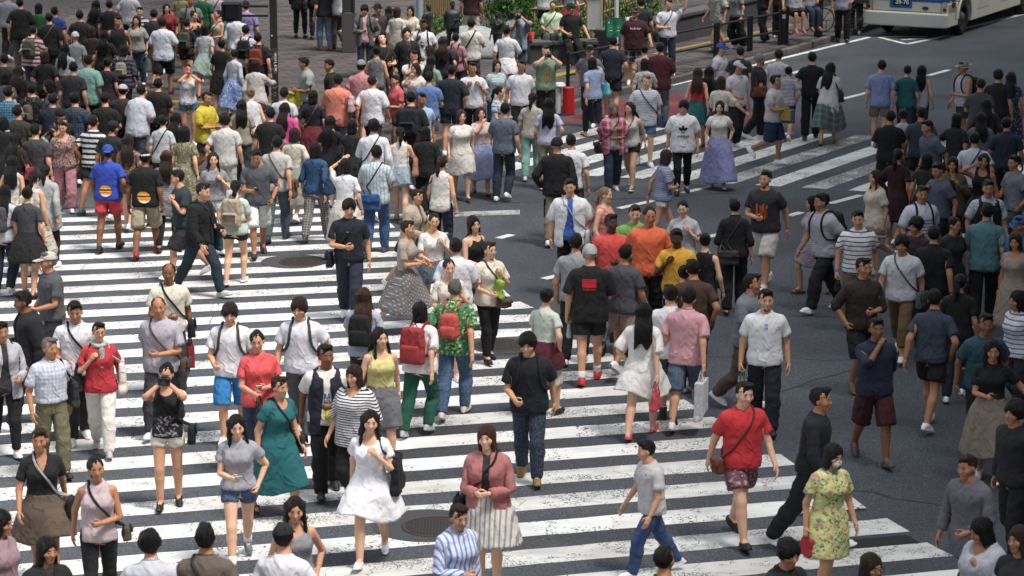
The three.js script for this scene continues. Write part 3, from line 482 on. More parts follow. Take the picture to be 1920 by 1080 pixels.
// low granite wall with coping stones, seat wall, planting behind
const GR = ['#3b3a3c', '#454446', '#343436'].map(c => M(c, .8));
function courseWall(name, label, ax, az, bx, bz, h, w, cap, n) {
  const L = Math.hypot(bx - ax, bz - az), t = -Math.atan2(bz - az, bx - ax), g = tag(base(name, ax, .14, az, t), label, 'wall');
  for (let k = 0; k < n; k++) { const x = (k + .5) * L / n; mesh('stone_block', box(L / n - .01, h - .1, w, x, (h - .1) / 2, 0, .012), GR[k % 3], g); mesh('coping_stone', box(L / n - .008, .1, w + .1, x, h - .05, 0, .02), GR[(k + 1) % 3], g); } return g;
}
courseWall('seat_wall', 'dark stone seat wall that the man in black sits on', .4, -61.55, 2.05, -61.75, .55, .5, .1, 3);
courseWall('low_wall', 'long dark granite wall with coping behind the railing', 2.2, -62.3, 9.2, -74.6, .72, .4, .1, 9);
{ const b = tag(base('red_folder', .42, .69, -61.6), 'bright red folder propped on the end of the seat wall', 'folder'); const a = box(.19, .2, .012, 0, .1, 0, .004), c = box(.19, .2, .01, .01, .1, -.02, .004); for (const g of [a, c]) { g.rotateX(-.3); g.rotateZ(-.08); } mesh('front_cover', a, M('#d8232c', .6), b); mesh('back_cover', c, M('#b51c26', .6), b); }
// bamboo fences
function bamboo(label, pts, h, rails, step, col) {
  const [ax, az] = pts[0], f = tag(base('bamboo_fence', ax, .14, az), label, 'fence'), mt = [M(col, .7), M('#8d7a4e', .7)]; let n = 0;
  for (let k = 0; k + 1 < pts.length; k++) { const [x0, z0] = pts[k], [x1, z1] = pts[k + 1], L = Math.hypot(x1 - x0, z1 - z0), c = Math.round(L / step), y0 = pts[k][2] || 0, y1 = pts[k + 1][2] || 0;
    for (let q = 0; q <= c; q++) { const t = q / c, x = mix(x0, x1, t) - ax, z = mix(z0, z1, t) - az, y = mix(y0, y1, t), hh = h + rr(-.03, .06); mesh('bamboo_stake', merge([cyl(.028, .026, hh, x, y, z, 8), ...[.3, .62, .9].map(e => cyl(.031, .031, .012, x, y + hh * e, z, 8))]), mt[n++ % 2], f); }
    for (const y of rails) mesh('bamboo_rail', bar(V(x0 - ax, y0 + y, z0 - az + .045), V(x1 - ax, y1 + y, z1 - az + .045), .026), mt[0], f); }
}
bamboo('low bamboo fence with two rails in front of the green planting', [[.1, -66.3, .0], [1.76, -67.4, .0], [2.92, -69.6, .1], [4.06, -71.6, .2], [5.9, -74.6, .3]], .9, [.38, .76], .3, '#a48c58');
bamboo('tall bamboo fence behind the planting', [[.1, -71.8, .0], [2.9, -72.4, .0], [4.6, -75.2, .2], [7.5, -79.5, .4]], 1.7, [.2, 1.2], .27, '#9c8655');
bamboo('close-set bamboo screen left of the round stone', [[-2.3, -67.6, .1], [-1.55, -66.4, .1]], 1.2, [.35, 1.0], .11, '#97804f');
// planting: many small leaves on stems
const LEAF = (() => { const s = new THREE.Shape(); s.moveTo(0, 0); s.quadraticCurveTo(.022, .03, 0, .075); s.quadraticCurveTo(-.022, .03, 0, 0); const g = new THREE.ShapeGeometry(s, 3); const p = g.attributes.position; for (let v = 0; v < p.count; v++) p.setZ(v, .3 * Math.abs(p.getX(v))); g.computeVertexNormals(); return g; })();
const leafMat = new THREE.MeshStandardMaterial({ color: '#ffffff', roughness: .6, side: THREE.DoubleSide });
function foliage(parent, name, blobs, n, size, cols, stuff) {
  const im = new THREE.InstancedMesh(LEAF, leafMat, n), m = new THREE.Matrix4(), q = new THREE.Quaternion(), c = new THREE.Color();
  for (let k = 0; k < n; k++) { const [bx, by, bz, rx, ry, rz] = blobs[Math.floor(rnd() * blobs.length)]; const u = V(rr(-1, 1), rr(-1, 1), rr(-1, 1)).normalize().multiplyScalar(Math.pow(rnd(), .35)); q.setFromEuler(new THREE.Euler(rr(-1.6, 1.2), rr(0, 7), rr(-.7, .7))); const s = size * rr(.6, 1.3); m.compose(V(bx + u.x * rx, Math.max(.02, by + u.y * ry), bz + u.z * rz), q, V(s, s, s)); im.setMatrixAt(k, m); c.set(cols[Math.floor(rnd() * cols.length)]).multiplyScalar(rr(.75, 1.15)); im.setColorAt(k, c); }
  im.name = name; im.castShadow = im.receiveShadow = true; im.userData.kind = 'stuff'; parent.add(im);
}
{
  const h = tag(base('hedge', .3, .14, -66.2), 'low mass of green shrubs behind the low bamboo fence', 'hedge'), bl = []; for (let k = 0; k < 90; k++) { const x = rr(-.9, 3.6); bl.push([x, rr(.08, .5), rr(-4.6, 3.0 - Math.max(0, x - 1.4) * 1.9), rr(.3, .55), rr(.22, .36), rr(.3, .6)]); }
  foliage(h, 'leaves', bl, 30000, 1.3, ['#2c4a1c', '#3a5c24', '#4a6e2c', '#243c18']); mesh('soil', box(4.4, .1, 6.6, 1.3, .0, -1.6, .03), M('#3a3128', 1), h);
  const st = []; for (let k = 0; k < 40; k++) { const x = rr(-.8, 3.4), z = -.3 - Math.max(0, x - 1.2) * .75 - rr(0, 2); st.push(bar(V(x, 0, z), V(x + rr(-.1, .1), rr(.3, .6), z), .012, 5)); } mesh('stems', merge(st), M('#4a3c2a', .9), h);
  const s = tag(base('shrub', -.2, .14, -66.6), 'tall bright green leafy shrub behind the statues', 'shrub'), b2 = []; for (let k = 0; k < 22; k++) b2.push([rr(-.75, .75), rr(.6, 2.6), rr(-.5, .5), rr(.25, .45), rr(.25, .4), rr(.25, .4)]);
  foliage(s, 'crown', b2, 7000, 1.5, ['#245a1c', '#327524', '#48922f', '#1d4a18']); const tr = []; for (let k = 0; k < 7; k++) tr.push(bar(V(rr(-.2, .2), 0, rr(-.2, .2)), V(rr(-.6, .6), 1.9, rr(-.4, .4)), .02, 6)); mesh('stems', merge(tr), M('#4a3a28', .9), s);
  const s2 = tag(base('shrub', -1.75, .14, -65.9), 'small green shrub left of the round stone', 'shrub'), b3 = []; for (let k = 0; k < 12; k++) b3.push([rr(-.5, .6), rr(.1, .5), rr(-.4, .4), .3, .25, .3]); foliage(s2, 'crown', b3, 2600, 1.3, ['#3f6324', '#4f7a2c', '#5e8a38']); mesh('stems', merge([bar(V(0, 0, 0), V(.1, .4, 0), .02, 6), bar(V(.1, 0, .1), V(-.2, .4, .1), .02, 6)]), M('#4a3a28', .9), s2);
}
{ // round relief stone on a stepped base
  const b = tag(base('relief_stone', -1.02, .14, -63.2), 'broad domed grey stone carrying bronze figures', 'monument');
  mesh('dome', toGeo(nets((x, y, z) => Math.max(ell(x, y, z, [0, 0, 0], [1.12, .72, .7]) - .012 * noise(x * 6, y * 6, z * 6), .0 - y), [-1.25, -.04, -.85], [1.25, 1.0, .85], .05)), new THREE.MeshStandardMaterial({ color: '#ffffff', roughness: .75, map: (() => { const t = canvas(256, 256, (g, w, h) => { g.fillStyle = '#8b9193'; g.fillRect(0, 0, w, h); for (let k = 0; k < 700; k++) { g.globalAlpha = .12; g.fillStyle = rnd() < .5 ? '#5d6668' : '#b9bfc0'; g.beginPath(); g.ellipse(rnd() * w, rnd() * h, rr(2, 26), rr(1, 7), rr(-.3, .3), 0, 7); g.fill(); } }); t.repeat.set(.6, .6); return t; })() }), b);
  for (let k = 0; k < 9; k++) mesh('base_tile', box(.28, .05, .34, -1.16 + k * .29, .03, .78, .01), GR[k % 3], b);
  const pt = toGeo(nets((x, y, z) => ell(x, y, z, [-.5, .44, .46], [.17, .1, .06]), [-.75, .3, .34], [-.25, .6, .58], .025)); mesh('relief_patch', pt, M('#4f5b57', .7), b);
}
// ------------------------------------------------------------------ vehicles
{ // city bus seen from behind
  const a = 28 * R, w = 2.3, L = 10.4, H = 2.95, cx = 10.42, cz = -67.6, b = tag(base('city_bus', cx, 0, cz, -a), 'white city bus with a blue band and number plate 28-76, seen from behind', 'bus');
  // local: x to the right, z backwards (towards the viewer), rear face at z = 0
  const W = M('#c6c5b4', .45), BL = M('#0f5fa3', .4), GL = M('#101418', .12), GREY = M('#a9aca6', .5), RED = M('#8a1410', .3);
  mesh('body', box(w, H - .9, L, 0, .9 + (H - .9) / 2, -L / 2, .1), W, b); mesh('rear_panel', box(w, .3, .6, 0, .82, -.3, .03), W, b);
  const sk = []; for (const [z0, z1] of [[.0, .85], [1.95, 6.4], [7.5, L]]) sk.push(box(w, .62, z1 - z0 - .004, 0, .33 + .31, -(z0 + z1) / 2, .03)); mesh('skirt', merge(sk), W, b);
  mesh('underbody', box(w - .3, .4, L - .4, 0, .55, -L / 2), M('#0b0b0c', .9), b);
  mesh('bumper', box(w + .02, .38, .16, 0, .51, .02, .05), M('#b7b9b2', .5), b);
  mesh('blue_band', box(w + .012, .72, .5, 0, 1.31, -.23, .09), BL, b); mesh('side_band', box(w + .014, .3, L - 1.2, 0, 1.52, -L / 2 - .3, .05), BL, b);
  mesh('plate_recess', box(.62, .34, .03, -.16, .97, .006, .03), BL, b);
  const pt = canvas(256, 128, (g) => { g.fillStyle = '#0d1512'; g.fillRect(0, 0, 256, 128); txt(g, '28-76', 140, 76, 84, '#dfe3e0'); txt(g, '・', 28, 76, 50, '#dfe3e0'); g.fillStyle = '#dfe3e0'; g.fillRect(90, 16, 80, 10); });
  const pl = new THREE.PlaneGeometry(.46, .23); pl.translate(-.14, .98, .026); mesh('number_plate', pl, new THREE.MeshStandardMaterial({ map: pt, roughness: .5 }), b);
  for (const s of [-1, 1]) for (const [y, m, r] of [[1.1, RED, .055], [.95, GREY, .06], [.8, RED, .05]]) { const g = cyl(r, r, .03, 0, 0, 0, 16); g.rotateX(Math.PI / 2); g.translate(s * (w / 2 - .1), y, .0); mesh('tail_lamp', g, m, b); }
  for (const s of [-1, 1]) mesh('panel_seam', box(.012, .85, .01, s * (w / 2 - .2), 1.1, .004, .003), M('#4b4c48', .8), b); mesh('panel_seam', box(w - .3, .012, .01, 0, .72, .004, .003), M('#4b4c48', .8), b);
  { const g = cyl(.09, .09, .014, 0, 0, 0, 20); g.rotateX(Math.PI / 2); g.scale(1, .55, 1); g.translate(.52, .82, .004); mesh('badge', g, M('#3a4d63', .3, { metalness: .5 }), b); }
  mesh('rear_window', box(w - .5, .7, .03, 0, 2.4, .006, .06), GL, b);
  for (let k = 0; k < 6; k++) mesh('side_window', box(.03, .75, 1.28, w / 2 + .002, 2.25, -1.3 - k * 1.5, .03), GL, b);
  for (let k = 0; k < 2; k++) { mesh('side_window', box(.03, .75, 1.28, -w / 2 - .002, 2.25, -1.3 - k * 3, .03), GL, b); }
  for (let k = 0; k < 3; k++) mesh('vent_louvre', box(.02, .12, .3, w / 2 + .004, 1.22 - k * .16, -.42, .01), M('#0c0c0e', .6), b);
  for (let k = 0; k < 5; k++) mesh('vent_slot', box(.02, .035, .06, w / 2 + .004, .8 - k * .07, -.62, .008), M('#0c0c0e', .6), b);
  for (const s of [-1, 1]) for (const z of [-1.4, -6.95]) {
    const wh = new THREE.Group(); wh.name = 'wheel'; wh.position.set(s * (w / 2 - .16), .48, z); wh.rotation.y = s > 0 ? 0 : Math.PI; b.add(wh);
    const ty = new THREE.TorusGeometry(.36, .13, 10, 28); ty.rotateY(Math.PI / 2); mesh('tyre', ty, M('#0d0d0e', .9), wh);
    const rim = new THREE.LatheGeometry([[.02, .1], [.1, .1], [.14, .02], [.25, .0], [.28, .06]].map(p => new THREE.Vector2(...p)), 24); rim.rotateZ(-Math.PI / 2); rim.translate(.02, 0, 0); mesh('rim', rim, M('#6d6a66', .45, { metalness: .6 }), wh);
    const ar = new THREE.TorusGeometry(.57, .035, 6, 24, Math.PI); ar.rotateY(Math.PI / 2); ar.translate(s * (w / 2 - .01), .5, z); mesh('wheel_arch', ar, W, b);
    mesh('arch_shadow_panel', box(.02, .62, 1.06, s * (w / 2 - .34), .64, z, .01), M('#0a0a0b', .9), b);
  }
  const tt = canvas(512, 128, (g) => txt(g, 'Metro Bus', 256, 64, 96, '#2c2b28', 'serif', 'italic bold')); const tg = new THREE.PlaneGeometry(1.9, .48); tg.rotateY(Math.PI / 2); tg.translate(w / 2 + .008, 1.12, -3.3); mesh('side_lettering', tg, new THREE.MeshStandardMaterial({ map: tt, transparent: true, roughness: .5 }), b);
  for (const [z, y] of [[-3.0, .95], [-5.0, .95]]) mesh('service_hatch', box(.012, .7, .9, w / 2 + .004, y, z, .01), M('#bcbba9', .5), b);
  for (const z of [-4.0, -4.25]) { const g = cyl(.04, .04, .02, 0, 0, 0, 12); g.rotateZ(Math.PI / 2); g.translate(w / 2 + .004, .98, z); mesh('side_reflector', g, RED, b); }
  mesh('tow_hook', box(.1, .05, .08, .72, .34, .02), M('#141414', .7), b);
}
function bicycle(label, x, z, turn) {
  const b = tag(base('bicycle', x, .14, z, turn), label, 'bicycle', null);
  for (const s of [-1, 1]) { const t = new THREE.TorusGeometry(.31, .018, 6, 28); t.translate(s * .52, .33, 0); mesh('wheel', t, M('#121214', .8), b); const sp = []; for (let k = 0; k < 9; k++) { const q = bar(V(-.3 * Math.cos(k * .35), -.3 * Math.sin(k * .35), 0), V(.3 * Math.cos(k * .35), .3 * Math.sin(k * .35), 0), .002, 4); q.translate(s * .52, .33, 0); sp.push(q); } mesh('spokes', merge(sp), M('#77797d', .4), b); }
  const p = (x, y, z = 0) => V(x, y, z); mesh('frame', merge([bar(p(-.52, .33), p(-.15, .3), .012), bar(p(-.15, .3), p(.38, .72), .016), bar(p(-.15, .3), p(-.26, .78), .015), bar(p(-.52, .33), p(-.24, .7), .011), bar(p(-.24, .7), p(.36, .8), .015), bar(p(.34, .86), p(.52, .33), .015)]), M('#1d2026', .4), b);
  mesh('handlebar', merge([bar(p(.33, .84), p(.3, 1.0), .012), bar(p(.3, 1.0, -.26), p(.3, 1.0, .26), .012)]), M('#8a8c90', .3, { metalness: .7 }), b); mesh('saddle', box(.24, .06, .15, -.28, .84, 0, .03), M('#0e0e10', .6), b); mesh('crank', merge([cyl(.09, .09, .01, -.15, .3, 0, 16)].map(g => g)), IRON, b); mesh('kickstand', bar(p(-.45, .3, .05), p(-.5, 0, .16), .01), IRON, b);
  mesh('basket', merge([box(.3, .22, .01, .56, .86, .15), box(.3, .22, .01, .56, .86, -.15), box(.01, .22, .3, .7, .86, 0), box(.01, .22, .3, .42, .86, 0), box(.3, .01, .3, .56, .755, 0)]), M('#222326', .6), b);
}
bicycle('dark bicycle parked behind the second bollard', 8.75, -67.9, 15 * R);
bicycle('dark bicycle leaning by the railing between the two bollards', 7.6, -67.6, 60 * R);

// ------------------------------------------------------------------ unseen block and trees, added beside and above the view to shade its edges
{ // unseen office block, added and sized to shade the right-hand side
  const b = tag(base('added_shade_building', 13.8, 0, -42), 'added grey office block, unseen, sized to shade the right of the crossing', 'building');
  const pts = [[0, 0], [.9, 36], [30, 36], [30, -34], [14, -24.5]], sh = new THREE.Shape(pts.map(([x, z]) => new THREE.Vector2(x, -z))), g = new THREE.ExtrudeGeometry(sh, { depth: 32, bevelEnabled: false }); g.rotateX(-Math.PI / 2); mesh('wall', g, M('#6e6f70', .8), b);
  for (let k = 0; k + 1 < 2 || k === 4; k++) { const [x0, z0] = pts[k], [x1, z1] = pts[(k + 1) % 5], L = Math.hypot(x1 - x0, z1 - z0), t = -Math.atan2(z1 - z0, x1 - x0); for (let f = 0; f < 8; f++) { const w = mesh('window_band', box(L - 2, 1.7, .12, 0, 0, 0, .02), M('#1c2228', .15), b); w.position.set((x0 + x1) / 2, 3 + f * 3.6, (z0 + z1) / 2); w.rotation.y = t; const s = mesh('sill_band', box(L - 1.6, .18, .3, 0, 0, 0, .03), M('#8a8a88', .8), b); s.position.set((x0 + x1) / 2, 2 + f * 3.6, (z0 + z1) / 2); s.rotation.y = t; } if (k === 0) k = 3; }
}
function tree(label, x, z, lean, blobs, n) {  // unseen tree, added for the shade its leaning crown throws on the square
  const t = tag(base('added_shade_tree', x, .14, z), label, 'tree'), tr = []; const top = V(lean[0], 5.2, lean[1]); tr.push(tube([V(0, 0, 0), V(lean[0] * .15, 2.2, lean[1] * .15), V(lean[0] * .5, 3.9, lean[1] * .5), top], .2, 10, 9)); for (const [bx, by, bz] of blobs) tr.push(tube([V(lean[0] * .5, 3.9, lean[1] * .5), V((bx + lean[0]) / 2, (by + 4.6) / 2, (bz + lean[1]) / 2), V(bx, by, bz)], .09, 8, 6)); mesh('trunk', merge(tr), M('#5a5044', .95), t);
  foliage(t, 'crown', blobs, n, 3.6, ['#2f4a20', '#3a5826', '#263d1b', '#456a2e']);
}
for (const [l, x, z, lean, c] of [['added unseen tree at the left, crown placed to shade the square', -13.6, -49, [3.5, 0], [[3.5, 8.2, 1.5], [6, 8.6, -1.5], [2, 8.8, -3.5], [7.6, 8.2, 2.4], [.5, 8.2, 1], [4.4, 10, 0], [8.6, 8.4, -2.6], [5, 8, 4]]], ['added unseen tree farther back at the left, crown placed to shade the square', -15.2, -60, [4.5, 0], [[4.5, 8.2, 1], [7.5, 8.6, -2], [3, 8.8, -4], [9.6, 8.2, 1.6], [1, 8.4, 1], [6, 10.2, 0], [10.6, 8.6, -2.4], [7, 8.2, 4]]], ['added unseen tree behind the square, crown shaped to darken the upper left', -9.5, -79.5, [0, 2], [[0, 8, 3], [3, 8.6, 2], [-3, 8.8, 3.5], [1.6, 8.2, 6.5], [-2, 8.4, 8], [0, 10, 4], [3.4, 8.6, 8]]]]) tree(l, x, z, lean, c.map(b => [...b, 2.6, 1.5, 2.6]), 9000);
{ // navy pushchair in the middle of the crossing
  const b = tag(base('pushchair', 1.52, 0, -33.2, 2.7), 'navy pushchair with a round hood behind the red-print T-shirt', 'pushchair'), F = M('#9a9ca0', .35, { metalness: .6 });
  const hood = new THREE.SphereGeometry(.26, 18, 10, 0, Math.PI * 2, 0, Math.PI / 2); hood.scale(1, 1.05, 1.1); hood.rotateX(-.5); hood.translate(0, .68, -.06); mesh('hood', hood, cloth('1a2233'), b);
  mesh('seat', merge([box(.36, .08, .4, 0, .42, .06, .03), box(.36, .46, .07, 0, .62, -.16, .03)]), cloth('20283a'), b); mesh('footrest', box(.34, .03, .16, 0, .22, .36, .01), M('#1c1c20', .7), b);
  const fr = []; for (const s of [-1, 1]) fr.push(bar(V(s * .2, .12, .36), V(s * .2, 1.0, -.44), .013), bar(V(s * .2, .12, -.3), V(s * .2, .6, .02), .013)); fr.push(bar(V(-.2, 1.0, -.44), V(.2, 1.0, -.44), .018)); mesh('frame', merge(fr), F, b);
  for (const s of [-1, 1]) for (const z of [.36, -.3]) { const w = new THREE.TorusGeometry(.085, .022, 7, 18); w.rotateY(Math.PI / 2); w.translate(s * .21, .108, z); mesh('wheel', w, M('#141416', .8), b); }
  mesh('basket', box(.32, .14, .4, 0, .24, 0, .03), cloth('2a2c33'), b);
}
// ------------------------------------------------------------------ garments, modelled over the same skeleton
const HEMS = { hot: .74, shorts: .64, kshorts: .5, crop: .3, ankle: .12, full: .075, mini: .66, knee: .5, midi: .36, long: .12 };
function topTpl(sex, lod, o) { // o: loose, sleeve (0 none .. 1 wrist), hem, neck, straight, open
  const key = ['top', sex, lod, o.loose, o.sleeve, o.hem, o.neck, o.straight, o.open, o.flare, o.tuck].join();
  return tpl(key, () => {
    const S = SK[sex], j = S.j, ex = .013 + o.loose, sl = o.sleeve;
    const fold = (x, y, z) => .0035 * Math.sin(y * 62 + 9 * noise(x * 9, y * 5, z * 9) + x * 20) * sstep(1.32, 1.0, y);
    const f = (x, y, z) => {
      let d = torso(sex, x, y, z, o.hem - .02, 1.5, ex + (o.flare || 0) * sstep(1.15, .8, y) + (o.tuck ? 0 : .012 * sstep(1.02, .9, y)), o.straight);
      if (sex === 'f') d = smin(d, Math.min(ell(x, y, z, [.066, 1.245, .087], [.056 + ex, .056 + ex, .046 + ex]), ell(x, y, z, [-.066, 1.245, .087], [.056 + ex, .056 + ex, .046 + ex])), .05);
      if (sl > 0) {
        const r = (sex === 'f' ? .047 : .054) + .012 + o.loose * .75;
        for (const n of ['L', 'R']) {
          const a = j[n + 'ua'], s = n === 'L' ? 1 : -1, len = .525 * sl;
          const e = [a[0] + s * AD[0] * len, a[1] + AD[1] * len, a[2]];
          let q = sl > .6 ? smin(cap(x, y, z, a, j[n + 'fa'], r * .88, r * .88), cap(x, y, z, j[n + 'fa'], [j[n + 'ha'][0], j[n + 'ha'][1], a[2]], r * .88, r * .72), .02) : cap(x, y, z, a, [e[0] + s * AD[0] * .05, e[1] + AD[1] * .05, e[2]], r * .86, r + (sl > .3 ? 0 : .007) + o.loose * .3);
          q = Math.max(q, (x - e[0]) * s * AD[0] + (y - e[1]) * AD[1]);
          d = smin(d, q, .045);
        }
      } else { // armholes and shoulder straps
        const sw = sex === 'f' ? (o.neck === 'strap' ? .095 : .125) : .155;
        d = Math.max(d, (Math.abs(x) - mix(sw, sex === 'f' ? .175 : .2, sstep(1.36, 1.2, y))));
      }
      d = Math.max(d, o.hem + .006 * noise(x * 8, 3, z * 8) - y, y - 1.462);
      if (o.neck === 'v') d = Math.max(d, -Math.max(-(y - 1.26 - Math.abs(x) * 2.6), -z + .03), -ell(x, y, z, [0, 1.49, .03], [.072, .07, .08]));
      else if (o.neck === 'strap' || o.neck === 'scoop') d = Math.max(d, -ell(x, y, z, [0, 1.46, .06], [.098, .12, .12]));
      else if (o.neck === 'off') d = Math.max(d, y - 1.36);
      else d = Math.max(d, -ell(x, y, z, [0, 1.485, .022], [.07, .058, .075]));
      if (o.open) { const wv = .035 + .05 * sstep(1.25, .85, y); d = Math.max(d, -Math.max(Math.abs(x) - wv, -z + .02)); }
      return d - fold(x, y, z);
    };
    const t = weigh(S, nets(f, [-.6, o.hem - .04, -.24], [.6, 1.5, .3], LODS[lod].top), 'top'); t.f = f; return t;
  });
}
function legsTpl(sex, lod, o) { // o: loose, low, hem, waist
  return tpl(['legs', sex, lod, o.loose, o.low, o.hem, o.waist].join(), () => {
    const S = SK[sex], ex = .015 + o.loose, lo = .0165 + o.low;
    const f = (x, y, z) => {
      const fo = .004 * Math.sin(y * 48 + 5 * noise(x * 8, y * 6, z * 8)) * (o.loose > .01 ? 1.4 : .7) * sstep(.9, .6, y);
      const k = sstep(.93, .7, y), ex1 = mix(.009, ex, k); let d = torso(sex, x, y, z, .81, o.waist, .008);
      d = smin(d, both(S, n => legSDF(S, n, x, y, z, ex1 + (o.hem > .3 && o.loose > .01 ? .022 * sstep(.8, .5, y) : 0), lo)), .03);
      return Math.max(d - fo, o.hem - y, y - o.waist, .001 - x);
    };
    const cl = LODS[lod].leg, h = nets(f, [-cl * 1.4, o.hem - .04, -.24], [.3, o.waist + .04, .24], cl), n = h.p.length / 3; // one leg, then its mirror image: the two never grow together
    const p = new Float32Array(n * 6), ix = h.i.slice(); p.set(h.p); for (let v = 0; v < n; v++) { p[3 * (n + v)] = -h.p[3 * v]; p[3 * (n + v) + 1] = h.p[3 * v + 1]; p[3 * (n + v) + 2] = h.p[3 * v + 2]; } for (let k = 0; k < h.i.length; k += 3) ix.push(h.i[k] + n, h.i[k + 2] + n, h.i[k + 1] + n);
    return weigh(S, { p, i: ix }, 'legs');
  });
}
function skirtTpl(sex, lod, o) { // o: hem, flare, pleat, waist
  return tpl(['skirt', sex, lod, o.hem, o.flare, o.pleat, o.waist].join(), () => {
    const S = SK[sex];
    const f = (x, y, z) => {
      const [w, d, c] = prof(sex, Math.max(y, .9)); const fl = Math.max(0, .96 - y) * o.flare + .03 * sstep(.98, .8, y);
      const an = Math.atan2(z, x), pl = o.pleat * sstep(1.0, .7, y) * Math.sin(an * (o.pleat > .008 ? 22 : 11) + 2 * noise(x * 4, y * 2, z * 4));
      return Math.max(oval(x, z, w + .024 + fl + pl, d + .028 + fl + pl, c), o.hem - y, y - o.waist);
    };
    const t = weigh(S, nets(f, [-.55, o.hem - .04, -.5], [.55, o.waist + .04, .5], LODS[lod].leg), 'skirt'); t.f = f; return t;
  });
}
function dressTpl(sex, lod, o) {
  return tpl(['dress', lod, o.hem, o.flare, o.sleeve, o.neck, o.loose].join(), () => {
    const S = SK.f, a = topTpl('f', lod, { loose: o.loose, sleeve: o.sleeve, hem: .9, neck: o.neck, straight: .15 }).f, b = skirtTpl('f', lod, { hem: o.hem, flare: o.flare, pleat: .006, waist: 1.04 }).f;
    const f = (x, y, z) => smin(a(x, y, z), b(x, y, z), .03);
    const t = nets(f, [-.55, o.hem - .04, -.5], [.55, 1.5, .5], LODS[lod].top);
    const u = weigh(S, { p: t.p.slice(), i: t.i }, 'top'), v = weigh(S, { p: t.p.slice(), i: t.i }, 'skirt');
    t.w = u.w; t.b = u.b;
    for (let n = 0; n < t.p.length / 3; n++) if (t.p[3 * n + 1] < 1.0) for (let k = 0; k < 4; k++) { t.w[4 * n + k] = v.w[4 * n + k]; t.b[4 * n + k] = v.b[4 * n + k]; }
    t.f = f; return t;
  });
}
function shoeTpl(sex, side, kind, lod) {
  return tpl(['shoe', sex, side, kind, lod].join(), () => {
    const S = SK[sex], a = S.j[side + 'ft'], k = sex === 'f' ? .9 : 1, X = a[0];
    const f = (x0, y, z0) => {
      const x = (x0 - X) / k, z = (z0 + .02) / k;
      const outline = Math.max(oval(x, z, .049 - .012 * sstep(.02, -.07, z), .145, .045));
      const sole = Math.max(outline, y - (kind === 'heel' ? .02 : .028), -y + .001);
      if (kind === 'sandal') { const strap = Math.max(oval(x, z, .052, .15, .045), Math.min(Math.abs(z - .11) - .016, Math.abs(z + .0) - .012), y - .075, .012 - y, -(Math.hypot(x / .04, (y - .02) / .04) - 1) * .03); return Math.min(sole, strap); }
      let up = cap(x, y, z, [0, .03, .13], [0, .055, .02], .036, .046);
      up = smin(up, cap(x, y, z, [0, .04, -.05], [0, .07, -.02], .036, .042), .03);
      up = Math.max(up, y - (kind === 'boot' ? .16 : kind === 'sneaker' ? .095 : .075), -y + .004);
      if (kind === 'boot') up = Math.min(up, Math.max(cap(x, y, z, [0, .08, -.025], [0, .16, -.02], .046, .05), y - .16));
      if (kind === 'loafer' || kind === 'heel') up = Math.max(up, -ell(x, y, z, [0, .085, .035], [.034, .035, .062]));
      return Math.min(sole, up);
    };
    const lo = kind === 'boot' ? .2 : .13;
    const t = rigid(nets(f, [X - .08, -.02, -.13], [X + .08, lo, .2], LODS[lod].shoe * .75), S.ix[side + 'ft']); return t;
  });
}
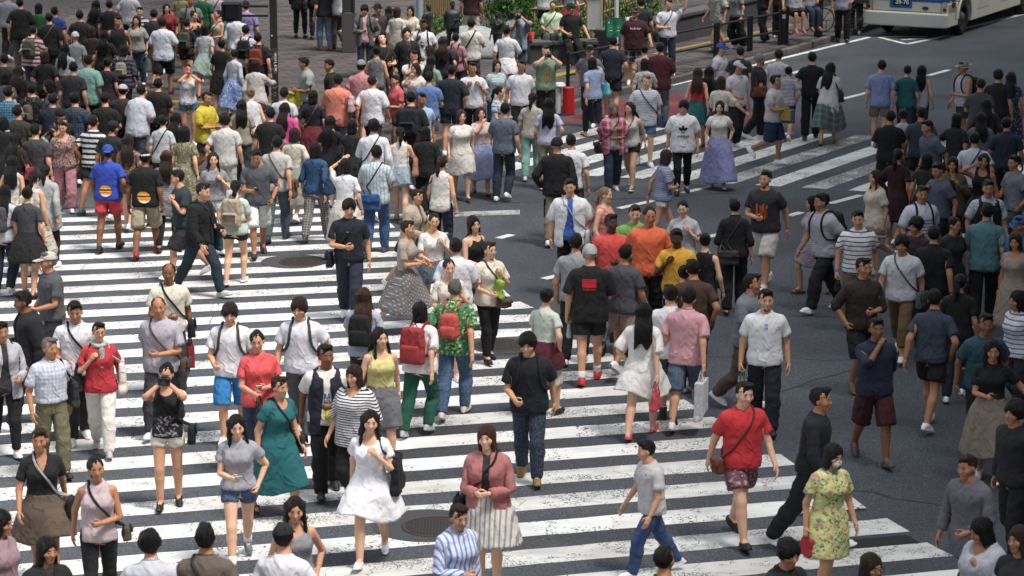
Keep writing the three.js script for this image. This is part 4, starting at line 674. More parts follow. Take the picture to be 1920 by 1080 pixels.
// hair and headwear, in the head's own frame
function hairTpl(sex, style, lod) {
  return tpl(['hair', sex, style, lod].join(), () => {
    const S = SK[sex], h = S.j.head, k = sex === 'f' ? .96 : 1;
    const f = (X, Y, Z) => {
      const x = X / k, y = (Y - h[1]) / k, z = (Z - h[2]) / k, ax = Math.abs(x), an = Math.atan2(x, z);
      const str = .0035 * Math.sin(an * 26 + 6 * noise(x * 22, y * 7, z * 22)) + .004 * noise(x * 45, y * 18, z * 45);
      const tuft = style === 'mop' || style === 'short' ? .008 * noise(x * 28, y * 20, z * 28 + 4) : 0;
      const big = { buzz: .0085, short: .0095, mop: .023, bob: .02, long: .016, pony: .011, bun: .011, side: .016, thin: .006, curly: .03 }[style];
      const zc = style === 'mop' || style === 'curly' ? -.01 : -.019; let d = ell(x, y, z, [0, .124, zc], [.075 + big, .088 + big, .092 + big]); if (style !== 'buzz' && style !== 'curly') d += .007 * Math.exp(-((x - .022) ** 2) / .00007) * sstep(.12, .17, y) * sstep(-.06, .0, z);
      const face = (lx, ly, hy) => ell(x, y, z, [0, hy - ly, .1], [lx, ly, .095]);
      if (style === 'buzz' || style === 'short' || style === 'thin') { d = Math.max(d, -face(.07, .13, style === 'thin' ? .178 : .158), mix(.085, .028, sstep(.035, -.04, z)) - y, -(ell(ax, y, z, [.08, .07, .02], [.02, .045, .035]))); if (style === 'short') d = smin(d, ell(x, y, z, [.02, .2, .05], [.055, .022, .05]), .03); if (style === 'thin') d = Math.max(d, -ell(x, y, z, [0, .23, .02], [.05, .05, .1])); }
      else if (style === 'mop' || style === 'curly') d = Math.max(d, -face(.064, .13, .128 + .012 * Math.sin(x * 70)), mix(.055, .0, sstep(.03, -.05, z)) - y);
      else if (style === 'bob' || style === 'side') {
        const side = Math.max(oval(x, z, .094, .098, -.018), -.045 - y + .01 * Math.sin(an * 9), y - .13);
        d = Math.min(d, side); d = Math.max(d, -face(.062, .14, style === 'side' ? .168 : .148), -Math.max(ell(x, y, z, [0, -.04, .1], [.075, .14, .125])), -ell(x, y, z, [0, -.06, 0], [.05, .09, .06]));
      } else if (style === 'long') {
        const back = Math.max(oval(x, z, .1 + .02 * sstep(.1, -.2, y), .048 + .01 * sstep(.1, -.1, y), -.066 - .075 * sstep(.06, -.1, y) + .02 * sstep(-.15, -.3, y)), -.33 + .04 * Math.sin(x * 40) - y, y - .14);
        d = smin(d, back, .04);
        d = smin(d, cap(ax, y, z, [.078, .1, .0], [.1, -.14, .055], .02, .018), .03);
        d = Math.max(d, -face(.06, .16, .165), -ell(x, y, z, [0, .02, .115], [.064, .12, .1]));
      } else { d = Math.max(d, -face(.067, .16, .168), mix(.075, .02, sstep(.04, -.04, z)) - y, -(ell(ax, y, z, [.08, .07, .02], [.02, .045, .035])));
        if (style === 'pony') { d = smin(d, ell(x, y, z, [0, .125, -.115], [.03, .03, .03]), .02); d = smin(d, cap(x, y, z, [0, .12, -.13], [0, -.02, -.15], .032, .036), .02); d = smin(d, cap(x, y, z, [0, -.02, -.15], [.01, -.16, -.13], .036, .012), .02); }
        if (style === 'bun') d = smin(d, ell(x, y, z, [0, .165, -.105], [.045, .042, .042]), .015);
      }
      return d - (style === 'buzz' ? .25 : 1) * str - tuft;
    };
    const low = style === 'long' ? .38 : style === 'pony' ? .22 : .1;
    return rigid(nets(f, [-.17, h[1] - low, -.22], [.17, h[1] + .27, .17], LODS[lod].hair), S.ix.head);
  });
}
function hatTpl(sex, kind, lod) {
  return tpl(['hat', sex, kind, lod].join(), () => {
    const S = SK[sex], h = S.j.head, k = sex === 'f' ? .97 : 1;
    const f = (X, Y, Z) => {
      const x = X / k, y = (Y - h[1]) / k, z = (Z - h[2]) / k;
      const dome = (b) => Math.max(ell(x, y, z, [0, .124, -.01], [.079 + b, .09 + b, .1 + b]), .128 - y);
      if (kind === 'cap') return Math.min(dome(.014), Math.max(oval(x, z, .072, .1, .105), Math.abs(y - .135 + .25 * (z - .1) * (z > .1 ? 1 : 0) + x * x * 3) - .006, .06 - z));
      if (kind === 'backcap') return Math.min(dome(.014), Math.max(oval(x, z, .072, .1, -.115), Math.abs(y - .128 + x * x * 3) - .006, z + .06));
      if (kind === 'beanie') return Math.max(ell(x, y, z, [0, .12, -.012], [.094, .112, .112]), .1 - y);
      if (kind === 'visor') return Math.min(Math.max(ell(x, y, z, [0, .124, -.01], [.092, .09, .112]), Math.abs(y - .145) - .02), Math.max(oval(x, z, .08, .11, .1), Math.abs(y - .132) - .006, .05 - z));
      // brimmed hat
      const br = kind === 'sunhat' ? .17 : .14;
      return Math.min(Math.max(ell(x, y, z, [0, .125, -.008], [.09, .1, .112]), .13 - y), Math.max(oval(x, z, br, br * 1.08, -.005), Math.abs(y - .14 + (kind === 'bucket' ? .5 * (Math.hypot(x, z) - .09) : .1 * Math.abs(x))) - .007));
    };
    return rigid(nets(f, [-.22, h[1] + .03, -.26], [.22, h[1] + .27, .26], Math.min(.0155, LODS[lod].hair)), S.ix.head);
  });
}

// ------------------------------------------------------------------ pose -> bone matrices
// arm poses: wrist from the shoulder (outward, up, forward) and the elbow's side (outward, up, forward), hand curl
const ARMS = {
  down: [[.1, -.5, .03], [.4, -.1, -1], 0], fist: [[.1, -.5, .03], [.4, -.1, -1], 1], fwd: [[.1, -.46, .2], [.3, -.3, -1], 0], back: [[.12, -.46, -.2], [.3, -.2, -1], 0],
  phone: [[-.09, -.24, .3], [.5, -1, -.3], 1], hold: [[-.02, -.3, .3], [.5, -1, -.4], 1], carry: [[-.12, -.26, .24], [.8, -1, -.2], 1], cam: [[-.115, .185, .215], [1, -.9, .1], 1],
  strap: [[-.05, -.07, .17], [.6, -1, -.1], 1], ear: [[-.02, .18, .1], [1, -.7, .25], 1], mouth: [[-.13, .1, .2], [.8, -1, .1], 1], pocket: [[.05, -.42, .05], [.9, 0, -1], 1],
  wave: [[.2, .42, .12], [1, 0, .2], 0], reach: [[.12, -.12, .48], [.4, -1, -.2], 0], side: [[.44, -.2, .1], [.2, -.6, -1], 0], hip: [[.02, -.4, .03], [1, 0, -.6], 1], cross: [[-.2, -.24, .2], [.8, -1, 0], 1], rail: [[.2, -.4, .24], [.6, -.2, -1], 1], behind: [[-.05, -.46, -.16], [1, 0, -.5], 1], out: [[.34, -.36, .12], [.3, -.3, -1], 0], lap: [[-.03, -.34, .26], [.6, -.8, -.5], 1], up: [[-.03, .32, .22], [1, .1, .3], 0],
};
const Q = (x, y, z) => new THREE.Quaternion().setFromEuler(new THREE.Euler(x, y, z, 'YXZ'));
const arc = (a, b) => new THREE.Quaternion().setFromUnitVectors(a, b);
function poseBones(S, o) {
  const j = S.j, G = {}, Rt = {}, v = (k) => V(...j[k]);
  const set = (k, parentRotPoint, parent, q) => { Rt[k] = q; G[k] = parent ? G[parent].clone().add(v(k).sub(v(parent)).applyQuaternion(Rt[parent])) : v(k); };
  const ph = o.ph, A = o.walk;
  const sw = Math.cos(ph);
  set('pelvis', 0, null, Q((o.lean || 0) * .35, -.12 * A * sw, .02 * Math.sin(ph)));
  set('spine', 0, 'pelvis', Q((o.lean || 0) * .7, 0, 0));
  set('chest', 0, 'spine', Q(o.lean || 0, .1 * A * sw, -.01 * Math.sin(ph)));
  set('neck', 0, 'chest', Q((o.lean || 0) * .8 + (o.nod || 0) * .4, (o.look || 0) * .4, (o.tilt || 0) * .5));
  set('head', 0, 'neck', Q((o.lean || 0) * .4 + (o.nod || 0), o.look || 0, o.tilt || 0));
  for (const [n, s, off] of [['L', 1, 0], ['R', -1, Math.PI]]) {
    const p = ph + off; let th, kn;
    if (o.sit) { th = o.sit * R; kn = th * (o.kneeBend ?? 1); } else { th = A * .46 * Math.cos(p) + .03; kn = .06 + A * (1.15 * Math.pow(Math.max(0, -Math.sin(p - .25)), 1.6) + .16 * Math.max(0, Math.sin(p + .9))); }
    if (o.leg && o.leg[n]) { th = o.leg[n][0] * R; kn = o.leg[n][1] * R; }
    set(n + 'th', 0, 'pelvis', Q(-th, Rt.pelvis.y * 2 * .4, s * (o.stance ?? .025)));
    set(n + 'sn', 0, n + 'th', Q(-th + kn, 0, s * (o.stance ?? .025) * .6));
    const shin = th - kn; set(n + 'ft', 0, n + 'sn', Q(o.sit ? .15 : clamp(-shin * .8 - .1 * A, -.25, 1.0), s * .12, 0));
  }
  const C = Rt.chest;
  for (const [n, s, off] of [['L', 1, Math.PI], ['R', -1, 0]]) {
    let mode = o[n] || 'swing', w, pole, curl;
    if (mode === 'swing') { const a = A * Math.cos(ph + off); w = [.1, -.5 + .05 * Math.abs(a) * (a > 0 ? 1.2 : .5), .02 + .22 * a]; pole = [.4, -.2, -1]; } else[w, pole] = ARMS[mode];
    set(n + 'ua', 0, 'chest', C);
    const T = V(w[0] * s, w[1], w[2]), L1 = .28, L2 = .245; let D = T.length(); if (D > .522) { T.multiplyScalar(.522 / D); D = .522; } if (D < .1) D = .1;
    const dir = T.clone().normalize(), pv = V(pole[0] * s, pole[1], pole[2]); pv.addScaledVector(dir, -pv.dot(dir)).normalize();
    const ca = clamp((L1 * L1 + D * D - L2 * L2) / (2 * L1 * D), -1, 1), el = dir.clone().multiplyScalar(ca * L1).addScaledVector(pv, Math.sqrt(1 - ca * ca) * L1);
    const rest = V(AD[0] * s, AD[1], 0), u = el.clone().normalize(), fr = T.clone().sub(el).normalize();
    const q1 = arc(rest, u), q2 = arc(rest.clone().applyQuaternion(q1), fr).multiply(q1);
    Rt[n + 'ua'] = C.clone().multiply(q1);
    set(n + 'fa', 0, n + 'ua', C.clone().multiply(q2));
    set(n + 'ha', 0, n + 'fa', C.clone().multiply(q2));
  }
  // feet on the ground
  let low = 9; for (const n of ['L', 'R']) for (const [y, z] of [[-.085, -.075], [-.085, .185], [-.085, .12]]) low = Math.min(low, G[n + 'ft'].y + V(0, y, z).applyQuaternion(Rt[n + 'ft']).y);
  const dy = o.sitY !== undefined ? o.sitY - G.pelvis.y : -low;
  const mats = S.bones.map(b => { const g = G[b.k].clone(); g.y += dy; const m = new THREE.Matrix4().makeRotationFromQuaternion(Rt[b.k]); const p = V(...b.joint).applyMatrix4(m); m.setPosition(g.x - p.x, g.y - p.y, g.z - p.z); return m; });
  return mats;
}
const tmpE = [];
function skin(t, mats, sc, o = {}) { // posed copy of a rest-pose template as a BufferGeometry
  const n = t.p.length / 3, P = new Float32Array(n * 3), e = mats.map(m => m.elements), fat = o.fat || 1, fa = o.fold || 0, sd = o.seed || 0;
  const uv = new Float32Array(n * 2);
  for (let v = 0; v < n; v++) {
    let x = t.p[3 * v], y = t.p[3 * v + 1], z = t.p[3 * v + 2]; uv[2 * v] = x; uv[2 * v + 1] = y;
    if (fa) { const f = fa * (noise(x * 11 + sd, y * 7 + z * 3, z * 11) + .6 * noise(x * 24, y * 15 + sd, z * 24)); const L = Math.hypot(x, z) + .04; x += x / L * f; z += z / L * f; }
    if (fat !== 1) { const q = sstep(1.5, 1.38, y); if (Math.abs(x) < .22) { const k = 1 + (fat - 1) * q; z *= k; x *= mix(1, k, .7 * sstep(.25, .1, Math.abs(x))); } }
    if (o.shrink && y < .8 && y > o.shrink && Math.abs(x) < .24) { const ax = x < 0 ? -.086 : .086, q = 1 - .2 * sstep(.8, .7, y); x = ax + (x - ax) * q; z *= q; }
    let X = 0, Y = 0, Z = 0;
    for (let k = 0; k < 4; k++) { const w = t.w[4 * v + k]; if (w < .002) continue; const m = e[t.b[4 * v + k]]; X += w * (m[0] * x + m[4] * y + m[8] * z + m[12]); Y += w * (m[1] * x + m[5] * y + m[9] * z + m[13]); Z += w * (m[2] * x + m[6] * y + m[10] * z + m[14]); }
    P[3 * v] = X * sc; P[3 * v + 1] = Y * sc; P[3 * v + 2] = Z * sc;
  }
  const g = new THREE.BufferGeometry(); g.setAttribute('position', new THREE.BufferAttribute(P, 3)); g.setAttribute('uv', new THREE.BufferAttribute(uv, 2)); g.setIndex(t.i); g.computeVertexNormals(); return g;
}
function weld(list) { // joins indexed geometries (with a colour each vertex) into one
  let nv = 0, ni = 0; for (const [g] of list) { nv += g.attributes.position.count; ni += g.index.count; }
  const P = new Float32Array(nv * 3), N = new Float32Array(nv * 3), C = new Float32Array(nv * 3), I = new Uint32Array(ni); let a = 0, b = 0;
  for (const [g, c] of list) { const q = g.attributes.position.count; P.set(g.attributes.position.array, a * 3); N.set(g.attributes.normal.array, a * 3); for (let v = 0; v < q; v++) { const r = typeof c === 'function' ? c(v) : c; C[3 * (a + v)] = r[0]; C[3 * (a + v) + 1] = r[1]; C[3 * (a + v) + 2] = r[2]; } const ix = g.index.array; for (let v = 0; v < ix.length; v++) I[b + v] = ix[v] + a; a += q; b += ix.length; }
  const g = new THREE.BufferGeometry(); g.setAttribute('position', new THREE.BufferAttribute(P, 3)); g.setAttribute('normal', new THREE.BufferAttribute(N, 3)); g.setAttribute('color', new THREE.BufferAttribute(C, 3)); g.setIndex(new THREE.BufferAttribute(I, 1)); return g;
}
function moved(g, m, sc) { const q = g.clone(); q.applyMatrix4(m); q.scale(sc, sc, sc); return q; }

// what each kind of garment is cut like
const TOPS = {
  tee: { loose: .014, sleeve: .37, hem: .84, neck: 'crew', straight: .75 }, slimtee: { loose: .006, sleeve: .3, hem: .9, neck: 'crew', straight: .25 }, bigtee: { loose: .03, sleeve: .48, hem: .78, neck: 'crew', straight: 1 },
  polo: { loose: .012, sleeve: .38, hem: .85, neck: 'crew', straight: .7, collar: 1 }, shirt: { loose: .018, sleeve: .42, hem: .82, neck: 'crew', straight: .8, collar: 1 }, tucked: { loose: .012, sleeve: .4, hem: .95, neck: 'crew', straight: .5, collar: 1 },
  lshirt: { loose: .015, sleeve: .97, hem: .83, neck: 'crew', straight: .7, collar: 1 }, rolled: { loose: .016, sleeve: .66, hem: .84, neck: 'crew', straight: .7, collar: 1 }, long: { loose: .012, sleeve: .97, hem: .86, neck: 'crew', straight: .6 },
  tank: { loose: .006, sleeve: 0, hem: .86, neck: 'scoop', straight: .4 }, loosetank: { loose: .02, sleeve: 0, hem: .82, neck: 'scoop', straight: .8 }, strap: { loose: .004, sleeve: 0, hem: .88, neck: 'strap', straight: .2 }, vest: { loose: .012, sleeve: 0, hem: .84, neck: 'crew', straight: .5 },
  blouse: { loose: .026, sleeve: .44, hem: .84, neck: 'scoop', straight: .8 }, vtee: { loose: .012, sleeve: .36, hem: .84, neck: 'v', straight: .5 }, poncho: { loose: .05, sleeve: .62, hem: .78, neck: 'scoop', straight: 1 }, tunic: { loose: .022, sleeve: .4, hem: .62, neck: 'scoop', straight: .9, flare: .03 }, ltunic: { loose: .022, sleeve: .95, hem: .66, neck: 'crew', straight: .9, flare: .03 },
};
const LAYER = { cardigan: { loose: .03, sleeve: .95, hem: .74, neck: 'crew', straight: .9, open: 1 }, openshirt: { loose: .034, sleeve: .5, hem: .74, neck: 'crew', straight: 1, open: 1 }, jacket: { loose: .034, sleeve: .97, hem: .8, neck: 'crew', straight: .9, open: 1 }, waistcoat: { loose: .026, sleeve: 0, hem: .72, neck: 'scoop', straight: 1, open: 1 } };
const LEGS = {
  slim: { loose: .0, low: .0, hem: .1, waist: .99 }, jeans: { loose: .006, low: .012, hem: .07, waist: .99 }, pants: { loose: .012, low: .022, hem: .06, waist: 1.0 }, wide: { loose: .022, low: .05, hem: .07, waist: 1.01 }, crop: { loose: .006, low: .012, hem: .2, waist: 1.0 },
  hot: { loose: .01, low: .02, hem: .74, waist: .99 }, shorts: { loose: .02, low: .03, hem: .61, waist: .99 }, kshorts: { loose: .024, low: .04, hem: .47, waist: .99 },
};
const SKIRTS = { mini: { hem: .68, flare: .12, pleat: .003, waist: 1.03 }, skirt: { hem: .56, flare: .28, pleat: .006, waist: 1.04 }, pencil: { hem: .5, flare: .03, pleat: 0, waist: 1.04 }, pleated: { hem: .5, flare: .24, pleat: .011, waist: 1.04 }, midi: { hem: .34, flare: .2, pleat: .007, waist: 1.03 }, maxi: { hem: .14, flare: .16, pleat: .007, waist: 1.03 } };
const DRESSES = { dress: { hem: .57, flare: .34, sleeve: .3, neck: 'scoop', loose: .006 }, sundress: { hem: .5, flare: .2, sleeve: 0, neck: 'strap', loose: .01 }, shift: { hem: .52, flare: .08, sleeve: .36, neck: 'crew', loose: .014 }, midid: { hem: .36, flare: .12, sleeve: .3, neck: 'scoop', loose: .01 }, loosedress: { hem: .6, flare: .3, sleeve: .5, neck: 'scoop', loose: .03 } };
const eyeGeo = (() => { const g = new THREE.SphereGeometry(.0125, 6, 4); g.scale(1.25, .42, .5); return g; })(), irisGeo = (() => { const g = new THREE.SphereGeometry(.0066, 5, 3); g.scale(1, .74, .5); return g; })(), browGeo = (() => { const g = new THREE.BoxGeometry(.029, .0045, .008); return g; })();
const skinMat = new THREE.MeshStandardMaterial({ vertexColors: true, roughness: .62 });
const hairCache = {}; const hairMat = (c) => hairCache[c.getHexString()] ||= new THREE.MeshPhysicalMaterial({ color: c, roughness: .5, specularIntensity: .7, bumpMap: STRANDS, bumpScale: .012 });
const people = [];
function person(label, spot, heading, body, wear, poseText, extra) {
  const sex = body[0] === 'f' ? 'f' : 'm', ht = +body.slice(1), sc = ht / 1.7, S = SK[sex];
  const depth = -spot[1], lod = depth < 32 ? 0 : depth < 43 ? 1 : 2;
  const W = {}; for (const w of wear.split(' ')) { const [k, v] = w.split('='); W[k] = v === undefined ? true : v; }
  const o = { ph: .6, walk: 0 }; for (const w of (poseText || '').split(' ')) { if (!w) continue; const [k, v] = w.split(':'); o[k] = isNaN(v) ? v : +v; }
  if (o.walk) o.ph = o.ph ?? .6; for (const k of ['lean', 'look', 'nod', 'tilt']) if (o[k]) o[k] *= R;
  if (!o.statue) { // nobody stands or walks quite alike
    const q = (a) => (hash3(people.length, a, 5) - .5) * 2; if (!o.look) o.look = q(1) * 16 * R; if (!o.tilt) o.tilt = q(2) * 5 * R; if (!o.nod) o.nod = (q(3) * 6 + 3) * R; if (!o.lean) o.lean = (o.walk > .3 ? 3.5 + q(4) * 3 : q(4) * 2) * R;
    if (o.walk > .35) { o.walk = Math.min(1.02, o.walk * 1.25 + q(6) * .13); o.ph += q(7) * .35; }
    const idle = ['swing', 'swing', 'swing', 'fist', 'carry', 'hold', 'strap', 'swing', 'pocket', 'down']; for (const n of ['L', 'R']) if (!o[n] && !extra && !o.sit) o[n] = idle[Math.floor(hash3(people.length, n === 'L' ? 8 : 9, 2) * idle.length)];
  }
  if (o.legL) { o.leg = { L: o.legL.split(',').map(Number), R: (o.legR || o.legL).split(',').map(Number) }; }
  const fat = +(W.fat || 1) * (o.statue ? 1 : 1 + .07 * (hash3(people.length, 3, 3) - .45)), tone = lin(SKIN[+(W.skin ?? (sex === 'f' ? 0 : 1))]), sd = people.length * 3.7 + 1;
  const mats = poseBones(S, o);
  const p = base(o.statue ? 'statue' : 'person', spot[0], spot[2] || 0, spot[1], heading * R);
  tag(p, label, o.statue ? 'statue' : 'person'); if (extra) p.userData.group = extra;
  const body0 = bodyTpl(sex, lod), head0 = headTpl(sex, lod), parts = [], skinC = [tone.r, tone.g, tone.b];
  const lk = Object.keys(W).find(k => LEGS[k]); parts.push([skin(body0, mats, sc, { fat, shrink: lk ? LEGS[lk].hem + .05 : 0 }), skinC]);
  parts.push([skin(head0, mats, sc), v => headTone(sex, head0.p[3 * v], head0.p[3 * v + 1], head0.p[3 * v + 2], tone)]);
  for (const n of ['L', 'R']) parts.push([skin(handTpl(sex, n, (ARMS[o[n]] || [0, 0, 0])[2] ? 1 : 0, lod), mats, sc), skinC]);
  const hm = mats[S.ix.head], h = S.j.head, kk = sex === 'f' ? .96 : 1;
  const hairC = lin(HAIRC[(W.hair || 'short/black').split('/')[1] || 'black'] || HAIRC.black);
  for (const s of [-1, 1]) { // eyes and brows
    for (const [g0, dx, y, z, c] of [[eyeGeo, .031, .0975, .0835, [.33, .3, .28]], [irisGeo, .031, .0975, .0885, [.012, .009, .008]], [browGeo, .032, .117, .0865, [hairC.r * .8, hairC.g * .8, hairC.b * .8]]]) {
      const g = g0.clone(); g.deleteAttribute('uv'); if (!g.index) g.setIndex([...Array(g.attributes.position.count).keys()]); if (g0 === browGeo) g.rotateZ(-s * .12); g.translate(s * dx * kk, h[1] + y * kk, h[2] + z * kk); parts.push([moved(g, hm, sc), c]);
    }
  }
  const solid = o.statue ? M('#34373a', .5, { metalness: .4 }) : null;
  const put = (n, g, m) => mesh(n, g, solid || m, p);
  put('body', weld(parts), skinMat);
  const fold = lod === 0 ? .0055 : .005; let topT = null, topS = null, legT = null, inT, inS;
  const so = { fat, fold, seed: sd };
  for (const k in W) {
    if (LEGS[k]) { legT = legsTpl(sex, lod, LEGS[k]); put(/hot|shorts/.test(k) ? 'shorts' : 'trousers', skin(legT, mats, sc, { ...so, fold: .003 }), cloth(W[k])); }
    else if (SKIRTS[k]) put('skirt', skin(skirtTpl(sex, lod, SKIRTS[k]), mats, sc, so), cloth(W[k]));
    else if (DRESSES[k]) { topT = dressTpl(sex, lod, DRESSES[k]); put('dress', topS = skin(topT, mats, sc, so), cloth(W[k])); }
    else if (TOPS[k]) { let T = TOPS[k]; if (Object.keys(W).some(q => SKIRTS[q]) && !/tunic|poncho/.test(k)) T = { ...T, hem: .985, straight: T.straight * .3, loose: Math.min(T.loose, .007), tuck: 1 }; topT = topTpl(sex, lod, T); put('shirt', topS = skin(topT, mats, sc, so), cloth(W[k])); }
  }
  inT = topT; inS = topS;
  for (const k in W) if (LAYER[k]) { topT = topTpl(sex, lod, LAYER[k]); put('jacket', topS = skin(topT, mats, sc, so), cloth(W[k])); }
  const collar = Object.keys(W).find(k => (TOPS[k] || {}).collar);
  if (collar && lod < 2) { const g = new THREE.TorusGeometry(.066, .013, 6, 18); g.rotateX(Math.PI / 2 + .25); g.translate(0, 1.452, -.004); put('collar', moved(g, mats[S.ix.neck], sc), cloth(W[collar])); }
  if (W.print) { // printed motif on the cloth
    const [kind, side] = W.print.split('/'), P = PRINTS[kind], f = side === 'back' ? -1 : 1, t = inT, [cy, w, hh] = P.at; const I = [], uv = new Float32Array(t.p.length / 3 * 2);
    for (let v = 0; v < uv.length / 2; v++) { uv[2 * v] = .5 + f * t.p[3 * v] / w; uv[2 * v + 1] = .5 + (t.p[3 * v + 1] - cy) / hh; }
    for (let k = 0; k < t.i.length; k += 3) { let ok = true; for (let q = 0; q < 3; q++) { const v = t.i[k + q], x = t.p[3 * v], y = t.p[3 * v + 1]; if (t.p[3 * v + 2] * f < .02 || Math.abs(x) > w * .5 + .03 || Math.abs(y - cy) > hh * .5 + .03) ok = false; } if (ok) I.push(t.i[k], t.i[k + 1], t.i[k + 2]); }
    const g = inS.clone(); const ps = g.attributes.position, nn = g.attributes.normal; for (let v = 0; v < ps.count; v++) ps.setXYZ(v, ps.getX(v) + nn.getX(v) * .004, ps.getY(v) + nn.getY(v) * .004, ps.getZ(v) + nn.getZ(v) * .004);
    g.setAttribute('uv', new THREE.BufferAttribute(uv, 2)); g.setIndex(I); put('print', g, P.mat());
  }
  if (W.hair !== 'none' && !(W.hat && /beanie/.test(W.hat))) { const [st] = (W.hair || 'short/black').split('/'); put('hair', skin(hairTpl(sex, st, lod), mats, sc), hairMat(hairC)); }
  if (W.hat) { const [k, c] = W.hat.split(/\/(.+)/); put('hat', skin(hatTpl(sex, k, lod), mats, sc), cloth(c || 'black')); }
  const shoe = (W.shoes || 'sneaker/white').split('/');
  if (shoe[0] !== 'none') for (const n of ['L', 'R']) put('shoe', skin(shoeTpl(sex, n, shoe[0], lod), mats, sc), M(COL[shoe[1]] || hex(shoe[1]), .6));
  if (W.socks) for (const n of ['L', 'R']) { const a = S.j[n + 'ft']; const t = tpl('sock' + sex + n, () => rigid(nets((x, y, z) => Math.max(cap(x, y, z, [a[0], .05, -.02], [a[0], .22, -.015], .042, .05), y - .17, .06 - y), [a[0] - .08, .02, -.12], [a[0] + .08, .22, .08], .02), S.ix[n + 'sn'])); put('sock', skin(t, mats, sc), cloth(W.socks)); }
  if (W.glasses || W.shades) { const gs = []; for (const s of [-1, 1]) { const r = new THREE.TorusGeometry(.021, W.shades ? .004 : .0026, 5, 14); r.translate(s * .032, 0, .001); gs.push(r); if (W.shades) { const c = new THREE.CylinderGeometry(.02, .02, .003, 12); c.rotateX(Math.PI / 2); c.translate(s * .032, 0, 0); gs.push(c); } gs.push(box(.003, .004, .1, s * .07, .002, -.048, .001)); } gs.push(box(.02, .004, .004, 0, .004, .002, .001)); const g = merge(gs); g.translate(0, h[1] + .097 * kk, h[2] + .104 * kk); put('glasses', moved(g, hm, sc), M('#101012', .3)); }
  if (W.beard) { const g = new THREE.SphereGeometry(1, 12, 8); g.scale(.036, .03, .022); g.translate(0, h[1] + .0, h[2] + .062); put('beard', moved(g, hm, sc), M(HAIRC.dark, .8)); }
  if (W.mask) { const g = new THREE.SphereGeometry(1, 14, 10, 0, Math.PI * 2); g.scale(.052, .045, .05); g.translate(0, h[1] + .042, h[2] + .058); put('face_mask', moved(g, hm, sc), cloth('white')); }
  if (W.scarf) { const g = new THREE.TorusGeometry(.072, .03, 8, 20); g.rotateX(Math.PI / 2 + .2); g.translate(0, 1.44, .004); const t2 = new THREE.CapsuleGeometry(.035, .2, 4, 8); t2.scale(1, 1, .5); t2.translate(.03, 1.29, .14); put('scarf', moved(merge([g, t2]), mats[S.ix.chest], sc), cloth(W.scarf)); }
  if (W.belt) { const g = tpl('belt' + sex, () => weigh(S, nets((x, y, z) => Math.max(torso(sex, x, y, z, .9, 1.1, .022), Math.abs(y - .985) - .02), [-.25, .93, -.22], [.25, 1.04, .22], .018), 'body')); put('belt', skin(g, mats, sc, { fat }), M(COL[W.belt] || COL.brown, .6)); }
  if (W.watch) { const g = new THREE.TorusGeometry(.03, .008, 6, 12); g.rotateX(Math.PI / 2); const n = W.watch; g.applyQuaternion(arc(V(0, 1, 0), V((n === 'L' ? 1 : -1) * AD[0], AD[1], 0))); const a = S.j[n + 'ha']; g.translate(a[0], a[1] + .02, a[2]); put('watch', moved(g, mats[S.ix[n + 'fa']], sc), M('#d8d8d8', .4)); }
  const P = { g: p, S, sex, mats, sc, lod, topT, heading: heading * R, spot, fat };
  people.push(P); return P;
}
